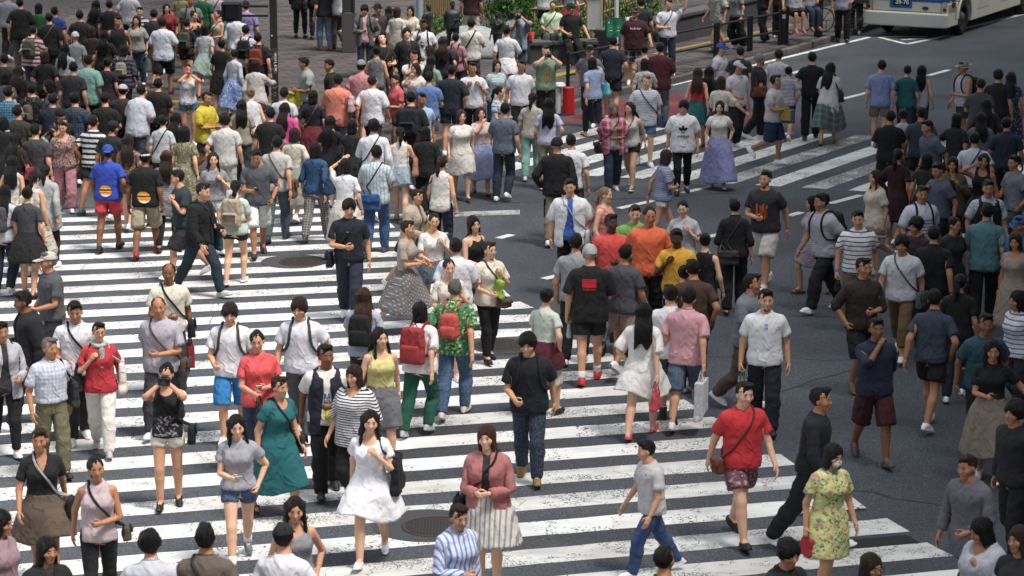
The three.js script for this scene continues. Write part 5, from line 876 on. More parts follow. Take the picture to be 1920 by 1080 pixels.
// ------------------------------------------------------------------ prints on clothes
const printTex = (at, draw, w = 256, h = 256) => { let m; return { at, mat: () => m ||= (() => { const t = canvas(w, h, draw); t.wrapS = t.wrapT = THREE.ClampToEdgeWrapping; return new THREE.MeshStandardMaterial({ map: t, transparent: true, roughness: .85 }); })() }; };
const PRINTS = {
  trefoil: printTex([1.17, .26, .26], (g) => { g.fillStyle = '#111'; for (const [x, y, t] of [[128, 62, 0], [88, 88, -.75], [168, 88, .75]]) { g.beginPath(); g.ellipse(x, y, 25, 46, t, 0, 7); g.fill(); } g.beginPath(); g.moveTo(75, 96); g.lineTo(181, 96); g.lineTo(150, 160); g.lineTo(106, 160); g.fill(); g.fillStyle = '#e4e4e6'; for (const y of [112, 127, 142]) g.fillRect(60, y, 136, 6); txt(g, 'adidas', 128, 212, 64, '#111'); }),
  burger: printTex([1.0, .2, .2], (g) => { const L = [['#c9862c', 20, 70], ['#e2b53a', 70, 92], ['#6b2a18', 92, 128], ['#d9a52e', 128, 150], ['#b43226', 150, 166], ['#d8933c', 166, 200], ['#d9dce2', 200, 240]]; g.beginPath(); g.ellipse(128, 128, 118, 112, 0, 0, 7); g.clip(); for (const [c, a, b] of L) { g.fillStyle = c; g.fillRect(0, a, 256, b - a); } g.fillStyle = '#f0d9a0'; for (let i = 0; i < 26; i++) g.fillRect(50 + rnd() * 156, 28 + rnd() * 36, 6, 4); }),
  redblock: printTex([1.24, .19, .17], (g) => { g.fillStyle = '#c2202c'; g.fillRect(14, 20, 228, 150); g.fillStyle = '#16161a'; for (let i = 0; i < 3; i++) for (let k = 0; k < 9; k++) g.fillRect(22 + k * 25, 40 + i * 42, 15, 8); txt(g, 'DARLESS', 128, 208, 50, '#c2202c'); }),
  bike: printTex([1.17, .2, .22], (g) => { g.strokeStyle = '#16161a'; g.lineWidth = 11; g.beginPath(); g.arc(128, 150, 66, 0, 7); g.stroke(); g.fillStyle = '#16161a'; g.beginPath(); g.ellipse(128, 160, 48, 30, .3, 0, 7); g.fill(); g.fillRect(96, 40, 20, 40); g.fillRect(70, 60, 90, 9); }),
  script: printTex([1.27, .2, .1], (g) => txt(g, 'Rob·by', 128, 64, 74, '#ddd6d2', 'serif', 'italic bold'), 256, 128),
  greytext: printTex([1.22, .22, .18], (g) => { txt(g, 'Nirvan', 128, 80, 74, '#26262a', 'serif', 'italic bold'); g.fillStyle = '#4c4d52'; g.beginPath(); g.arc(128, 170, 40, 0, 7); g.fill(); g.fillStyle = '#8f9095'; g.beginPath(); g.arc(128, 166, 20, 0, 7); g.fill(); }),
  gold: printTex([1.12, .2, .34], (g) => { g.globalAlpha = .75; for (let i = 0; i < 40; i++) { g.fillStyle = rnd() < .5 ? '#a8843a' : '#8a7434'; g.beginPath(); g.ellipse(128 + rr(-60, 60), 128 + rr(-90, 90), rr(10, 40), rr(8, 26), rnd() * 3, 0, 7); g.fill(); } }),
  flame: printTex([1.17, .26, .3], (g) => { g.globalAlpha = .8; for (let i = 0; i < 46; i++) { g.fillStyle = ['#a34a22', '#7d3318', '#c46a30'][i % 3]; g.beginPath(); g.ellipse(128 + rr(-80, 80), 140 + rr(-80, 90), rr(6, 16), rr(20, 50), rr(-.4, .4), 0, 7); g.fill(); } }),
  graphic: printTex([1.08, .24, .36], (g) => { txt(g, 'JAPAN', 120, 60, 62, '#3d4a94'); txt(g, 'RUN', 128, 106, 44, '#3d4a94'); for (let i = 0; i < 22; i++) { g.fillStyle = ['#d6b629', '#6f8a2f', '#e5cf55'][i % 3]; g.beginPath(); g.ellipse(110 + rr(-40, 60), 185 + rr(-50, 50), rr(6, 20), rr(10, 34), rr(-.5, .5), 0, 7); g.fill(); } }),
  waves: printTex([1.12, .34, .36], (g) => { g.strokeStyle = '#4d5465'; g.lineWidth = 9; for (let y = 40; y < 230; y += 34) { g.beginPath(); for (let x = 10; x < 250; x += 6) g.lineTo(x, y + 5 * Math.sin(x * .2 + y)); g.stroke(); } }),
  abstract: printTex([1.0, .34, .3], (g) => { for (let i = 0; i < 90; i++) { g.globalAlpha = .5; g.fillStyle = ['#9c9aa6', '#5e5b6a', '#c9c2c4', '#3c2f38'][i % 4]; g.beginPath(); g.ellipse(rr(30, 226), rr(30, 226), rr(5, 24), rr(3, 12), rnd() * 3, 0, 7); g.fill(); } }),
  smalltext: printTex([1.2, .16, .07], (g) => txt(g, 'BORN FREE', 128, 40, 44, '#26262a'), 256, 80),
  chest: printTex([1.28, .09, .03], (g) => txt(g, 'PRONTO', 128, 40, 56, '#8f9bb8'), 256, 80),
  lensprint: printTex([1.3, .05, .1], (g) => { for (const y of [60, 150]) { g.fillStyle = '#7fb9d6'; g.beginPath(); g.ellipse(70, y, 46, 32, 0, 0, 7); g.ellipse(186, y, 46, 32, 0, 0, 7); g.fill(); g.strokeStyle = '#26303c'; g.lineWidth = 8; g.stroke(); } }),
};

// ------------------------------------------------------------------ bags and things in the hand, each a thing of its own
const m4 = (P, k) => P.mats[P.S.ix[k]];
const spotOf = (P, k, p) => V(...p).applyMatrix4(m4(P, k)).multiplyScalar(P.sc);
const handOf = (P, n, l = .085) => { const w = P.S.j[n + 'ha'], s = n === 'L' ? 1 : -1; return spotOf(P, n + 'ha', [w[0] + s * (AD[0] * l + AD[1] * .03), w[1] + AD[1] * l - AD[0] * .03, w[2]]); };
function carried(P, name, label, cat, list, group) { // list: [part, geometry in the carrier's frame, material]
  const bb = new THREE.Box3(); for (const [, g] of list) { g.computeBoundingBox(); bb.union(g.boundingBox); }
  const c = bb.getCenter(V(0, 0, 0)); c.y = bb.min.y; for (const [, g] of list) g.translate(-c.x, -c.y, -c.z);
  const w = c.clone().applyAxisAngle(V(0, 1, 0), P.heading).add(P.g.position);
  const o = tag(base(name, w.x, w.y, w.z, P.heading), label, cat, group); for (const [n, g, m] of list) mesh(n, g, m, o); return o;
}
function hug(P, pts, off = .012, r = .014) { // a strap over the clothes: pulled onto their surface, then posed with them
  const f = P.topT ? P.topT.f : (x, y, z) => torso(P.sex, x, y, z, .7, 1.5, .02), cv = new THREE.CatmullRomCurve3(pts.map(p => V(...p))).getPoints(22), p = [];
  for (const q of cv) { let { x, y, z } = q; z *= P.fat; for (let k = 0; k < 5; k++) { const h = .006, d = f(x, y, z) - off, gx = (f(x + h, y, z) - f(x - h, y, z)) / (2 * h), gy = (f(x, y + h, z) - f(x, y - h, z)) / (2 * h) * .3, gz = (f(x, y, z + h) - f(x, y, z - h)) / (2 * h), g2 = gx * gx + gy * gy + gz * gz + .02; if (d > .05) break; const s = clamp(d / g2, -.05, .05); x -= gx * s; y -= gy * s; z -= gz * s; } p.push(x, y, z); }
  const t = weigh(P.S, { p, i: [] }, 'top'), o = []; for (let v = 0; v < p.length / 3; v++) { const a = V(0, 0, 0); for (let k = 0; k < 4; k++) if (t.w[4 * v + k]) a.addScaledVector(V(p[3 * v], p[3 * v + 1], p[3 * v + 2]).applyMatrix4(P.mats[t.b[4 * v + k]]), t.w[4 * v + k]); o.push(a.multiplyScalar(P.sc)); }
  return new THREE.TubeGeometry(new THREE.CatmullRomCurve3(o), P.lod ? 16 : 26, r, P.lod ? 4 : 5);
}
function backpack(P, label, color, o = {}) {
  const S = P.S, w = o.w || .145, hh = o.h || .2, d = (P.sex === 'f' ? .115 : .13) * P.fat + (o.layer ? .05 : .025), c = [0, o.y || 1.19, -d - .075], lod = Math.max(P.lod, 0), side = V(0, 0, 0);
  const bd = rigid(nets((x, y, z) => rbox(x, y, z, c, [w - .02 * sstep(c[1], c[1] + hh, y), hh, .075], .05) - .004 * noise(x * 20, y * 16, z * 20), [-.25, c[1] - hh - .04, c[2] - .14], [.25, c[1] + hh + .04, c[2] + .12], P.lod ? .034 : .026), 2);
  const pk = rigid(nets((x, y, z) => rbox(x, y, z, [0, c[1] - hh * .4, c[2] - .08], [w * .8, hh * .46, .04], .03), [-.2, c[1] - hh, c[2] - .15], [.2, c[1] + .06, c[2] + .02], P.lod ? .034 : .026), 2);
  const sk = (t) => skin(t, P.mats, P.sc), mt = cloth(color), st = cloth(o.strap || color);
  const list = [['pack_body', sk(bd), mt], ['pocket', sk(pk), cloth(o.pocket || color)]];
  for (const s of [-1, 1]) list.push(['strap', hug(P, [[s * .075, 1.38, -.13], [s * .09, 1.46, -.05], [s * .1, 1.455, .02], [s * .11, 1.37, .11], [s * .125, 1.22, .12], [s * .15, 1.1, .06], [s * .14, 1.07, -.08], [s * .11, 1.06, -.13]], .01, .017), st]);
  const hp = new THREE.TorusGeometry(.03, .007, 5, 10, Math.PI); hp.translate(0, c[1] + hh, c[2] + .05); list.push(['handle', moved(hp, m4(P, 'chest'), P.sc), st]);
  return carried(P, 'backpack', label, 'backpack', list, o.group);
}
function bagBody(w, h, d, sag = .01) { return toGeo(nets((x, y, z) => rbox(x, y, z, [0, 0, 0], [w * (1 - .15 * sstep(-h, h, y)), h, d * (1 - .35 * sstep(-h, h, y))], Math.min(.03, d * .7)) - sag * noise(x * 14 + 5, y * 12, z * 14), [-w - .05, -h - .05, -d - .05], [w + .05, h + .05, d + .05], Math.max(.024, Math.min(w, h) / 6))); }
function crossbody(P, label, color, side = 'L', o = {}) { // strap from one shoulder to the bag on the other hip
  const s = side === 'L' ? 1 : -1, S = P.S, fr = o.front ? .1 : o.rear ? -.1 : 0, w = o.w || .14, h = o.h || .11, d = o.d || .05;
  const [pw, pd] = prof(P.sex, .9), wx = (pw + .05 + d) * Math.max(1, P.fat), c = [s * (fr ? .1 : wx), o.y || .87, fr ? Math.sign(fr) * ((pd + .05 + d) * P.fat) : .0];
  const g = bagBody(w, h, d); if (!fr) g.rotateY(Math.PI / 2); g.translate(...c); const fl = bagBody(w * 1.02, h * .5, d * .35); fl.translate(0, h * .5, d * 1.02); if (!fr) fl.rotateY(s * Math.PI / 2); else if (fr < 0) fl.rotateY(Math.PI); fl.translate(...c);
  const top = [s * (fr ? .14 : wx - .02), c[1] + h, c[2]];
  const st = hug(P, [top, [s * .15, 1.06, .1], [s * .05, 1.2, .15], [-s * .05, 1.33, .13], [-s * .095, 1.43, .05], [-s * .1, 1.46, -.01], [-s * .07, 1.38, -.11], [s * .02, 1.22, -.14], [s * .12, 1.06, -.12], [s * (fr ? .05 : wx - .02), c[1] + h, c[2] - .02]], .008, o.r || .013);
  const pv = m4(P, 'pelvis');
  return carried(P, 'shoulder_bag', label, 'shoulder bag', [['bag_body', moved(g, pv, P.sc), cloth(color)], ['flap', moved(fl, pv, P.sc), cloth(o.flap || color)], ['strap', st, cloth(o.strap || color)]], o.group);
}
function tote(P, label, color, side = 'L', o = {}) { // hangs from the shoulder beside the body
  const s = side === 'L' ? 1 : -1, w = o.w || .16, h = o.h || .16, d = o.d || .055, sh = P.S.j[side + 'ua'], pv = m4(P, 'chest');
  const c = [s * (Math.abs(sh[0]) + .03 + d + .03 * P.fat), o.y || 1.0, o.z ?? -.06]; const g = bagBody(w, h, d, .014); g.rotateY(Math.PI / 2); g.translate(...c);
  const list = [['bag_body', moved(g, pv, P.sc), cloth(color)]];
  for (const k of [-1, 1]) { const p = [[c[0] + k * d * .5, c[1] + h - .01, c[2] + w * .45], [s * (Math.abs(sh[0]) + .0), 1.3, .075], [s * (Math.abs(sh[0]) - .045), 1.447 + .004 * k, .0 + k * .012], [s * (Math.abs(sh[0]) + .0), 1.28, -.11], [c[0] + k * d * .5, c[1] + h - .01, c[2] - w * .45]].map(q => V(...q)); list.push(['handle', moved(tube(p, .009, 22, 5), pv, P.sc), cloth(o.strap || color)]); }
  return carried(P, 'tote_bag', label, 'tote bag', list, o.group);
}
function handbag(P, label, color, hand = 'L', o = {}) { // hangs straight down from the hand
  const w = o.w || .15, h = o.h || .12, d = o.d || .05, dr = o.drop || .12, kind = o.kind || 'handbag', at = handOf(P, hand);
  let g; if (kind === 'paper_bag' || kind === 'case') { g = box(w * 2, h * 2, d * 2, 0, 0, 0, kind === 'case' ? .02 : .004); } else g = bagBody(w, h, d, kind === 'plastic_bag' ? .03 : .012);
  const tw = o.turn === undefined ? Math.PI / 2 : o.turn * R; g.translate(0, -dr - h, 0); const hs = []; for (const k of [-1, 1]) hs.push(tube([V(-w * .5, -dr, k * d * .5), V(-w * .28, -dr * .35, k * d * .3), V(0, .0, k * .006), V(w * .28, -dr * .35, k * d * .3), V(w * .5, -dr, k * d * .5)], o.r || .007, 16, 5));
  for (const q of [g, ...hs]) { q.rotateY(tw); q.scale(P.sc, P.sc, P.sc); q.translate(at.x, at.y + .01, at.z); }
  const mt = o.map ? o.map : cloth(color), list = [['bag_body', g, mt], ...hs.map(q => ['handle', q, cloth(o.strap || color)])];
  if (o.mark) { const q = new THREE.PlaneGeometry(w * 1.1, h * .9); for (const k of [1]) { q.translate(0, -dr - h, d + .022); q.rotateY(tw); q.scale(P.sc, P.sc, P.sc); q.translate(at.x, at.y + .01, at.z); } list.push(['mark', q, o.mark]); }
  return carried(P, kind, label, kind.replace('_', ' '), list, o.group);
}
function phone(P, label, hand = 'R', color = '#1b1b1e', o = {}) {
  const at = handOf(P, hand, .1), face = V(0, P.S.j.head[1] + .1, P.S.j.head[2]).applyMatrix4(m4(P, 'head')).multiplyScalar(P.sc);
  const q = new THREE.Matrix4().lookAt(at, face, V(0, 1, 0)), w = o.w || .07, h = o.h || .14;
  const g = box(w, h, .009, 0, .02, -.012, .004), s = new THREE.PlaneGeometry(w * .9, h * .84); s.rotateY(Math.PI); s.translate(0, .02, -.0172); const l = cyl(.007, .007, .003, .018, 0, 0, 10); l.rotateX(Math.PI / 2); l.translate(0, .07, -.0075);
  for (const x of [g, s, l]) { x.applyMatrix4(q); x.translate(at.x, at.y, at.z); }
  return carried(P, 'phone', label, 'phone', [['case', g, M(color, .4)], ['screen', s, M('#2a2f38', .2)], ['lens', l, M('#0a0a0c', .2)]]);
}
function cameraOf(P, label, color = '#18181a', o = {}) {
  const a = handOf(P, 'L', .07), b = handOf(P, 'R', .07), at = a.add(b).multiplyScalar(.5); at.z += .02;
  const g = box(.13, .085, .055, 0, 0, 0, .01), t = box(.05, .03, .045, 0, .052, 0, .008), l = cyl(.034, .036, o.lens || .07, 0, 0, 0, 18); l.rotateX(Math.PI / 2); l.translate(0, -.005, .02);
  const gl = new THREE.CircleGeometry(.027, 16); gl.translate(0, -.005, .022 + (o.lens || .07)); const hd = m4(P, 'head');
  const q = new THREE.Quaternion().setFromRotationMatrix(hd); for (const x of [g, t, l, gl]) { x.applyQuaternion(q); x.translate(at.x, at.y, at.z); }
  return carried(P, 'photo_camera', label, 'camera', [['camera_body', g, M(color, .5)], ['viewfinder', t, M(color, .5)], ['lens', l, M('#141416', .4)], ['lens_glass', gl, M('#1d2330', .1)]]);
}
function flat(P, label, name, color, hand, w, h, o = {}) { // a folder, fan or towel in the hand
  const at = handOf(P, hand, .09); let g = o.round ? cyl(w / 2, w / 2, .006, 0, -.003, 0, 24) : box(w, h, o.d || .02, 0, 0, 0, .004); if (o.round) g.rotateX(Math.PI / 2);
  g.rotateX((o.rx || 0) * R); g.rotateY((o.ry || 0) * R); g.rotateZ((o.rz || 0) * R); g.translate(at.x + (o.x || 0), at.y + (o.y || 0), at.z + (o.z || .03));
  const list = [[o.round ? 'blade' : 'cover', g, cloth(color)]]; if (o.round) list.push(['handle', bar(at.clone(), V(at.x + (o.x || 0), at.y + (o.y || 0), at.z + (o.z || .03)), .008), cloth(color)]);
  return carried(P, name, label, name.replace('_', ' '), list);
}

// ------------------------------------------------------------------ the people: [x, z, height of the ground], heading in degrees
const redMark = (() => { const t = canvas(128, 128, (g) => txt(g, 'HM', 64, 64, 78, '#a8242c', 'serif', 'italic bold')); return new THREE.MeshStandardMaterial({ map: t, transparent: true, roughness: .8 }); })();
let P;
P = person('woman in a black V-neck top and brown skirt at the lower left, arms swinging', [-4.56, -23.84], 10, 'f1.62', 'vtee=black skirt=5a4a3e hair=short/brown shoes=sandal/brown skin=2', 'walk:.8 ph:.4');
  crossbody(P,'slim black bag on a pale strap of the woman in a black V-neck','black','L',{strap:'lgrey'});
P = person('woman in a pale pink sleeveless blouse and black trousers, dark hair tied back', [-3.88, -22.96], 12, 'f1.58', 'vest=bca7ac slim=black hair=pony/black shoes=sneaker/black skin=2', 'walk:.7 ph:2.6');
  crossbody(P,'small olive pouch at the hip of the pale pink blouse','olive','L',{w:.09,h:.08,strap:'black'});
P = person('woman in a mauve top cut by the lower left edge of the photo', [-4.45, -21.21], 60, 'f1.60', 'tee=927680 jeans=char hair=bob/black skin=2', 'walk:.6 ph:1');
P = person('dark-haired woman in a black cardigan at the bottom edge, face half turned', [-3.92, -20.51], 30, 'f1.58', 'tee=2a2226 cardigan=black slim=black hair=bob/black skin=2', 'walk:.4 ph:2 look:10');
P = person('man with black hair seen from behind in a pale grey shirt, bottom edge', [-3.02, -20.37], 180, 'm1.66', 'shirt=b4b6be pants=char hair=mop/black', 'walk:.5 ph:.5');
P = person('man with cropped black hair from behind in a brown shirt, bottom edge', [-2.56, -20.37], 180, 'm1.72', 'shirt=5c5048 pants=black hair=short/black skin=2', 'walk:.5 ph:2.5');
  crossbody(P,'dark satchel of the man in the brown shirt at the bottom edge','char','R');
P = person('young woman in a grey T-shirt and denim shorts with teal-laced trainers', [-2.72, -24.45], 8, 'f1.60', 'slimtee=9a9aa4 hot=denim/33486a/5c7596 hair=long/black shoes=sneaker/5b6a70 socks=white', 'walk:.9 ph:3.4 R:phone');
  phone(P,'white phone held by the woman in grey T-shirt and denim shorts','R','#c9c9cc');
P = person('woman in a black camisole with grey print and white shorts taking a picture', [-3.68, -26.35], 5, 'f1.60', 'tank=black hot=ddd8cd belt=maroon print=abstract/front hair=bun/black shoes=sneaker/121214 skin=1', 'walk:.35 ph:3.3 L:cam R:cam');
  cameraOf(P,'compact black camera raised by the woman in the printed camisole','#141416',{lens:.03});
  crossbody(P,'black shoulder bag beside the white shorts of the photographing woman','black','L',{strap:'black'});
P = person('woman in a red top with a pale scarf and white trousers', [-4.72, -28.42], 5, 'f1.58', 'tee=b51424 jeans=dcd9d2 scarf=a9b8b4 hair=short/black shoes=loafer/lgrey glasses skin=1', 'walk:.75 ph:.3 R:strap');
  tote(P,'black shoulder bag of the woman in the red top','black','R');
  tote(P,'white cloth bag under the arm of the woman in red','ddd5d0','L',{h:.2});
P = person('elderly man with grey hair in a checked white shirt and khaki trousers', [-5.12, -27.48], 30, 'm1.60', 'tucked=check/c9ccd4/98a0b4 pants=6a664a belt=black hair=short/grey shoes=loafer/black skin=2', 'walk:.45 ph:.6 look:15');
  tote(P,'dark strap bag on the shoulder of the elderly man in checked shirt','char','L');
P = person('smiling man in a white T-shirt with blue collar and dark diagonal strap', [-5.06, -28.88], 15, 'm1.72', 'polo=d6d6da pants=char hair=short/black skin=2', 'walk:.6 ph:2.5');
  crossbody(P,'black sling bag of the smiling man in white T-shirt','black','L');
P = person('woman in a grey-white cardigan with dark trousers at the left edge', [-5.81, -28.34], 20, 'f1.60', 'tee=2a2a2e cardigan=a9a9b0 slim=black hair=short/black skin=2', 'walk:.5 ph:.5 R:fist');
  tote(P,'brown leather bag of the woman in the grey cardigan','5a3714','L',{w:.2,h:.13});
P = person('dark-dressed man hurrying left past the checked-shirt man', [-5.71, -29.55], -70, 'm1.72', 'tee=19191d jacket=17171b pants=black hair=short/dark skin=3', 'walk:1 ph:.4 lean:8');
P = person('man in a charcoal polo and pale cap walking left', [-5.85, -31.71], -60, 'm1.70', 'polo=4c4d52 pants=char hat=cap/bdb7aa hair=short/grey skin=2', 'walk:.7 ph:1');
P = person('middle-aged man in a lilac-grey shirt with a brown diagonal strap', [-4.12, -29.18], -8, 'm1.70', 'shirt=aaa6b2 pants=3a3a3e hair=thin/dark skin=2', 'walk:.8 ph:3.4');
  crossbody(P,'small bag on the brown strap of the man in the lilac-grey shirt','4a3a30','L',{strap:'5a463c'});
P = person('man with thinning hair in a cream T-shirt holding a red bag', [-4.27, -31.07], 15, 'm1.70', 'tee=d2cdbc pants=char hair=thin/dark skin=3', 'walk:.7 ph:.3 L:fist');
  handbag(P,'crimson carrier bag held by the man in the cream T-shirt','9a1026','L',{kind:'paper_bag',w:.11,h:.14,d:.04});
  crossbody(P,'black bag behind the arm of the man in the cream T-shirt','black','L');
P = person('boy in a white T-shirt and bright blue shorts with a mop of brown hair', [-3.27, -28.93], 0, 'm1.68', 'tee=dedee2 kshorts=0d76b8 hair=mop/brown shoes=sneaker/white', 'walk:.6 ph:2.8 R:hold');
  backpack(P,'grey backpack of the boy in bright blue shorts','dgrey');
P = person('woman in a coral-red T-shirt and blue jeans with her hair pulled back', [-2.82, -27.62], 15, 'f1.66', 'tee=dc4546 jeans=2c3f58 hair=bun/dark shoes=sneaker/white skin=1', 'walk:.6 ph:.5 R:hold L:carry');
  handbag(P,'black leather handbag of the woman in the coral-red T-shirt','16161a','R',{w:.16,h:.12});
  phone(P,'phone in the hand of the woman in the coral-red T-shirt','L','#d0d0d4');
P = person('young man in a white T-shirt with dark green backpack straps', [-2.46, -29.04], -5, 'm1.72', 'tee=dcdce4 pants=55575a hair=mop/brown shoes=sneaker/white', 'walk:.6 ph:.4');
  backpack(P,'dark green backpack of the young man in white T-shirt','39463c');
P = person('man in an open navy waistcoat over a printed white T-shirt', [-2.01, -26.82], 10, 'm1.70', 'tee=dddad2 print=graphic/front waistcoat=1c2030 pants=black hair=short/dark shoes=sneaker/1a2430 skin=3', 'walk:.6 ph:3.3');
P = person('brown-haired woman with a black backpack walking away', [-1.78, -29.96], 165, 'f1.62', 'tee=a9aec4 pants=char hair=long/auburn', 'walk:.6 ph:.5');
  backpack(P,'black backpack on the brown-haired woman walking away','black');
P = person('woman in a pale yellow sleeveless top and grey pencil skirt', [-1.48, -27.88], 12, 'f1.64', 'loosetank=d5cc80 pencil=6d6e72 hair=long/dark shoes=heel/black', 'walk:.5 ph:.4');
P = person('woman in a white top and green trousers carrying a red backpack on one side', [-1.08, -29.28], 160, 'f1.62', 'blouse=e2e0e2 jeans=10513f hair=bob/dark shoes=sneaker/a9acb6', 'walk:.95 ph:2.9');
  backpack(P,'large red backpack of the woman in green trousers','9c2226',{w:.16,h:.23});
P = person('man in a green tropical-print shirt and jeans walking away', [-0.69, -30.10], 170, 'm1.72', 'shirt=floral/3d7a52/1d4a35/a9b56a/6d9a5c/c9c48a jeans=denim/3b5474/6d87a4 hair=short/grey shoes=sneaker/c9c2b4', 'walk:1 ph:2.7');
  backpack(P,'coral red backpack over the tropical-print shirt','c04436',{w:.12,h:.15});
P = person('woman in a teal dress leaning forward with a dark diagonal strap', [-2.48, -25.99], 40, 'f1.60', 'midid=14646a hair=short/brown shoes=sandal/brown skin=1', 'walk:.7 ph:.5 lean:10 L:fwd');
  crossbody(P,'dark bag of the woman in the teal dress','2a2426','L');
P = person('woman in a black and white finely striped top and black trousers', [-1.67, -26.38], -25, 'f1.58', 'poncho=fine/d2d2d4/1c1c1e pants=black hair=bob/brown shoes=sneaker/white skin=1', 'walk:.6 ph:2.6 R:fwd');
P = person('woman in a short white dress with strappy white heels', [-1.41, -24.52], -5, 'f1.62', 'dress=ececf0 hair=long/dark shoes=heel/white', 'walk:.75 ph:3.35 L:strap');
  tote(P,'black tote hanging beside the short white dress','17171a','L',{h:.2,w:.17});
P = person('young woman with long dark hair in a grey vest, shown from the chest up', [-1.92, -21.64], 15, 'f1.60', 'tank=85868c hot=denim/33486a/5c7596 hair=long/dark skin=1', 'walk:.5 ph:1');
P = person('man in a white T-shirt from behind with black cap at the bottom edge', [-1.92, -20.51], 160, 'm1.68', 'tee=d9d9dd pants=char hat=cap/16161a hair=short/black', 'walk:.5 ph:1');
P = person('person in a blue and white striped shirt turning left, with a pink bag', [-0.50, -21.40], 35, 'f1.62', 'lshirt=vstripes/c9cfe0/6f83b8 pants=1e2740 hair=short/brown skin=1', 'walk:.6 ph:2 lean:8 R:carry');
  handbag(P,'bright pink bag below the blue striped shirt','d8325c','R',{w:.12,h:.13});
P = person('woman in a rose cardigan and white pleated skirt with black waistband', [-0.23, -23.68], -10, 'f1.66', 'slimtee=35343a cardigan=b06a68 pleated=vstripes/c9c6be/8f8d88 hair=bob/auburn shoes=sandal/brown', 'walk:.35 ph:.4 L:carry R:phone');
  crossbody(P,'black bag of the woman in the white pleated skirt','17171a','R');
P = person('man in a dark navy shirt and dark jeans with brown boots', [0.19, -27.32], -4, 'm1.72', 'shirt=10141f jeans=denim/1d2738/2f3d54 hair=mop/black shoes=boot/8a6436', 'walk:.6 ph:.45 R:hold');
  backpack(P,'dark backpack behind the man in the navy shirt and boots','16171c');
P = person('small boy in a white T-shirt and blue jeans running left', [1.37, -24.12], -70, 'm1.42', 'tee=c3bfc0 jeans=2e4876 hair=short/black skin=1', 'walk:1 ph:.6 lean:6 L:fwd');
P = person('dark-haired person cut off by the bottom edge below the running boy', [1.24, -20.09], 150, 'm1.62', 'tee=3a3c44 pants=char hair=short/dark skin=2', 'walk:.4 ph:1');
P = person('man in a bright red T-shirt and paisley knee shorts with black loafers', [2.35, -25.19], 20, 'm1.74', 'tee=c80a1e shorts=floral/6a4a56/8f6470/3a2c38/b98a92 hair=short/dark shoes=loafer/101013 skin=0', 'walk:1.05 ph:3.5');
  crossbody(P,'small brown pouch of the man in the red T-shirt','6a3018','R',{w:.08,h:.08});
P = person('woman in a yellow and green floral dress wearing a white face mask', [3.01, -23.32], 25, 'f1.60', 'shift=floral/cfcb86/7c9a72/b9897a/e2dcb0/4c7a62 mask hair=bob/dark shoes=sandal/brown skin=1', 'walk:.5 ph:2.5 lean:5 R:fist');
  handbag(P,'red purse held by the woman in the floral dress','a8141e','R',{w:.12,h:.1,drop:.03});
P = person('man with thick black hair in a black shirt at the bottom edge', [2.25, -20.22], 40, 'm1.66', 'shirt=121216 pants=black hair=mop/black skin=2', 'walk:.4 ph:1');
P = person('brown-haired woman with glasses at the bottom edge, only her head in view', [2.94, -20.07], 30, 'f1.58', 'tee=4a4448 pants=char hair=bob/brown glasses skin=2', 'walk:.4 ph:2');
P = person('woman in a loose white top at the lower right corner, head bowed', [4.07, -21.03], -60, 'f1.60', 'poncho=b7b9c2 slim=char hair=bob/black skin=2', 'walk:.6 ph:1 nod:18');
P = person('person in a grey coat-like shirt with brown trousers near the right edge', [4.31, -22.94], -50, 'm1.62', 'ltunic=6a6870 pants=4b4238 hair=short/brown skin=2', 'walk:.8 ph:.5 lean:12');
P = person('woman in a black top and beige skirt looking at a phone, right edge', [5.29, -27.33], -10, 'f1.62', 'tee=0f0f12 midi=87796a hair=long/black skin=2', 'walk:.4 ph:.5 R:phone L:out');
  phone(P,'dark phone of the woman in a black top and beige skirt','R','#2a2a2e');
P = person('man in a teal top with sunglasses pushed up, behind the woman with the phone', [5.36, -28.26], 10, 'm1.70', 'tee=1c4652 pants=black hair=short/black skin=3', 'walk:.5 ph:2');
P = person('woman in a striped white long-sleeve top at the right edge', [6.08, -29.84], -60, 'f1.62', 'long=thin/c9ccd6/3b4058 pants=char hair=bob/black skin=2', 'walk:.5 ph:1');
P = person('man in a dark blue shirt and maroon shorts with a hand at his mouth', [4.10, -28.03], 10, 'm1.72', 'rolled=161e3a kshorts=3a0a18 hair=short/black shoes=loafer/4a4448 skin=3', 'walk:.7 ph:.5 R:mouth');
P = person('man in a dark brown shirt and black shorts with brown trainers', [4.37, -31.15], 20, 'm1.74', 'rolled=2e2220 kshorts=17171a hair=short/dark shoes=sneaker/7d6038 skin=2', 'walk:.7 ph:2.8');
P = person('man in a white T-shirt with shades hung at the collar and black trousers', [2.98, -29.29], -5, 'm1.74', 'tee=dedee0 print=lensprint/front pants=1a1e2a hair=short/black beard shoes=sneaker/black', 'walk:.5 ph:.5 R:fist');
  handbag(P,'grey paper carrier with green cord beside the man with shades','8c9298','R',{kind:'paper_bag',w:.16,h:.2,d:.05,strap:'green'});
P = person('woman with long black hair in a loose white dress, from behind', [1.54, -29.20], 165, 'f1.64', 'loosedress=e4e2de hair=long/black shoes=sandal/d8464e', 'walk:.7 ph:3.3');
  handbag(P,'coral red bag beside the loose white dress','c23a42','R',{w:.15,h:.12});
P = person('man in a pink shirt and grey-blue shorts walking away', [2.08, -29.58], 165, 'm1.74', 'shirt=d39aa4 kshorts=denim/44546a/6b7c92 hair=short/black shoes=sneaker/d9d9dc', 'walk:1 ph:3.2');
  handbag(P,'white carrier bag held by the man in the pink shirt','d9dbdc','R',{kind:'paper_bag',w:.17,h:.19,d:.05});
P = person('man in a white T-shirt and brown boots half hidden by the pink shirt', [1.89, -29.74], 170, 'm1.70', 'tee=dadade kshorts=4a4a50 hair=short/black shoes=boot/2c2622 socks=white', 'walk:.8 ph:.5');
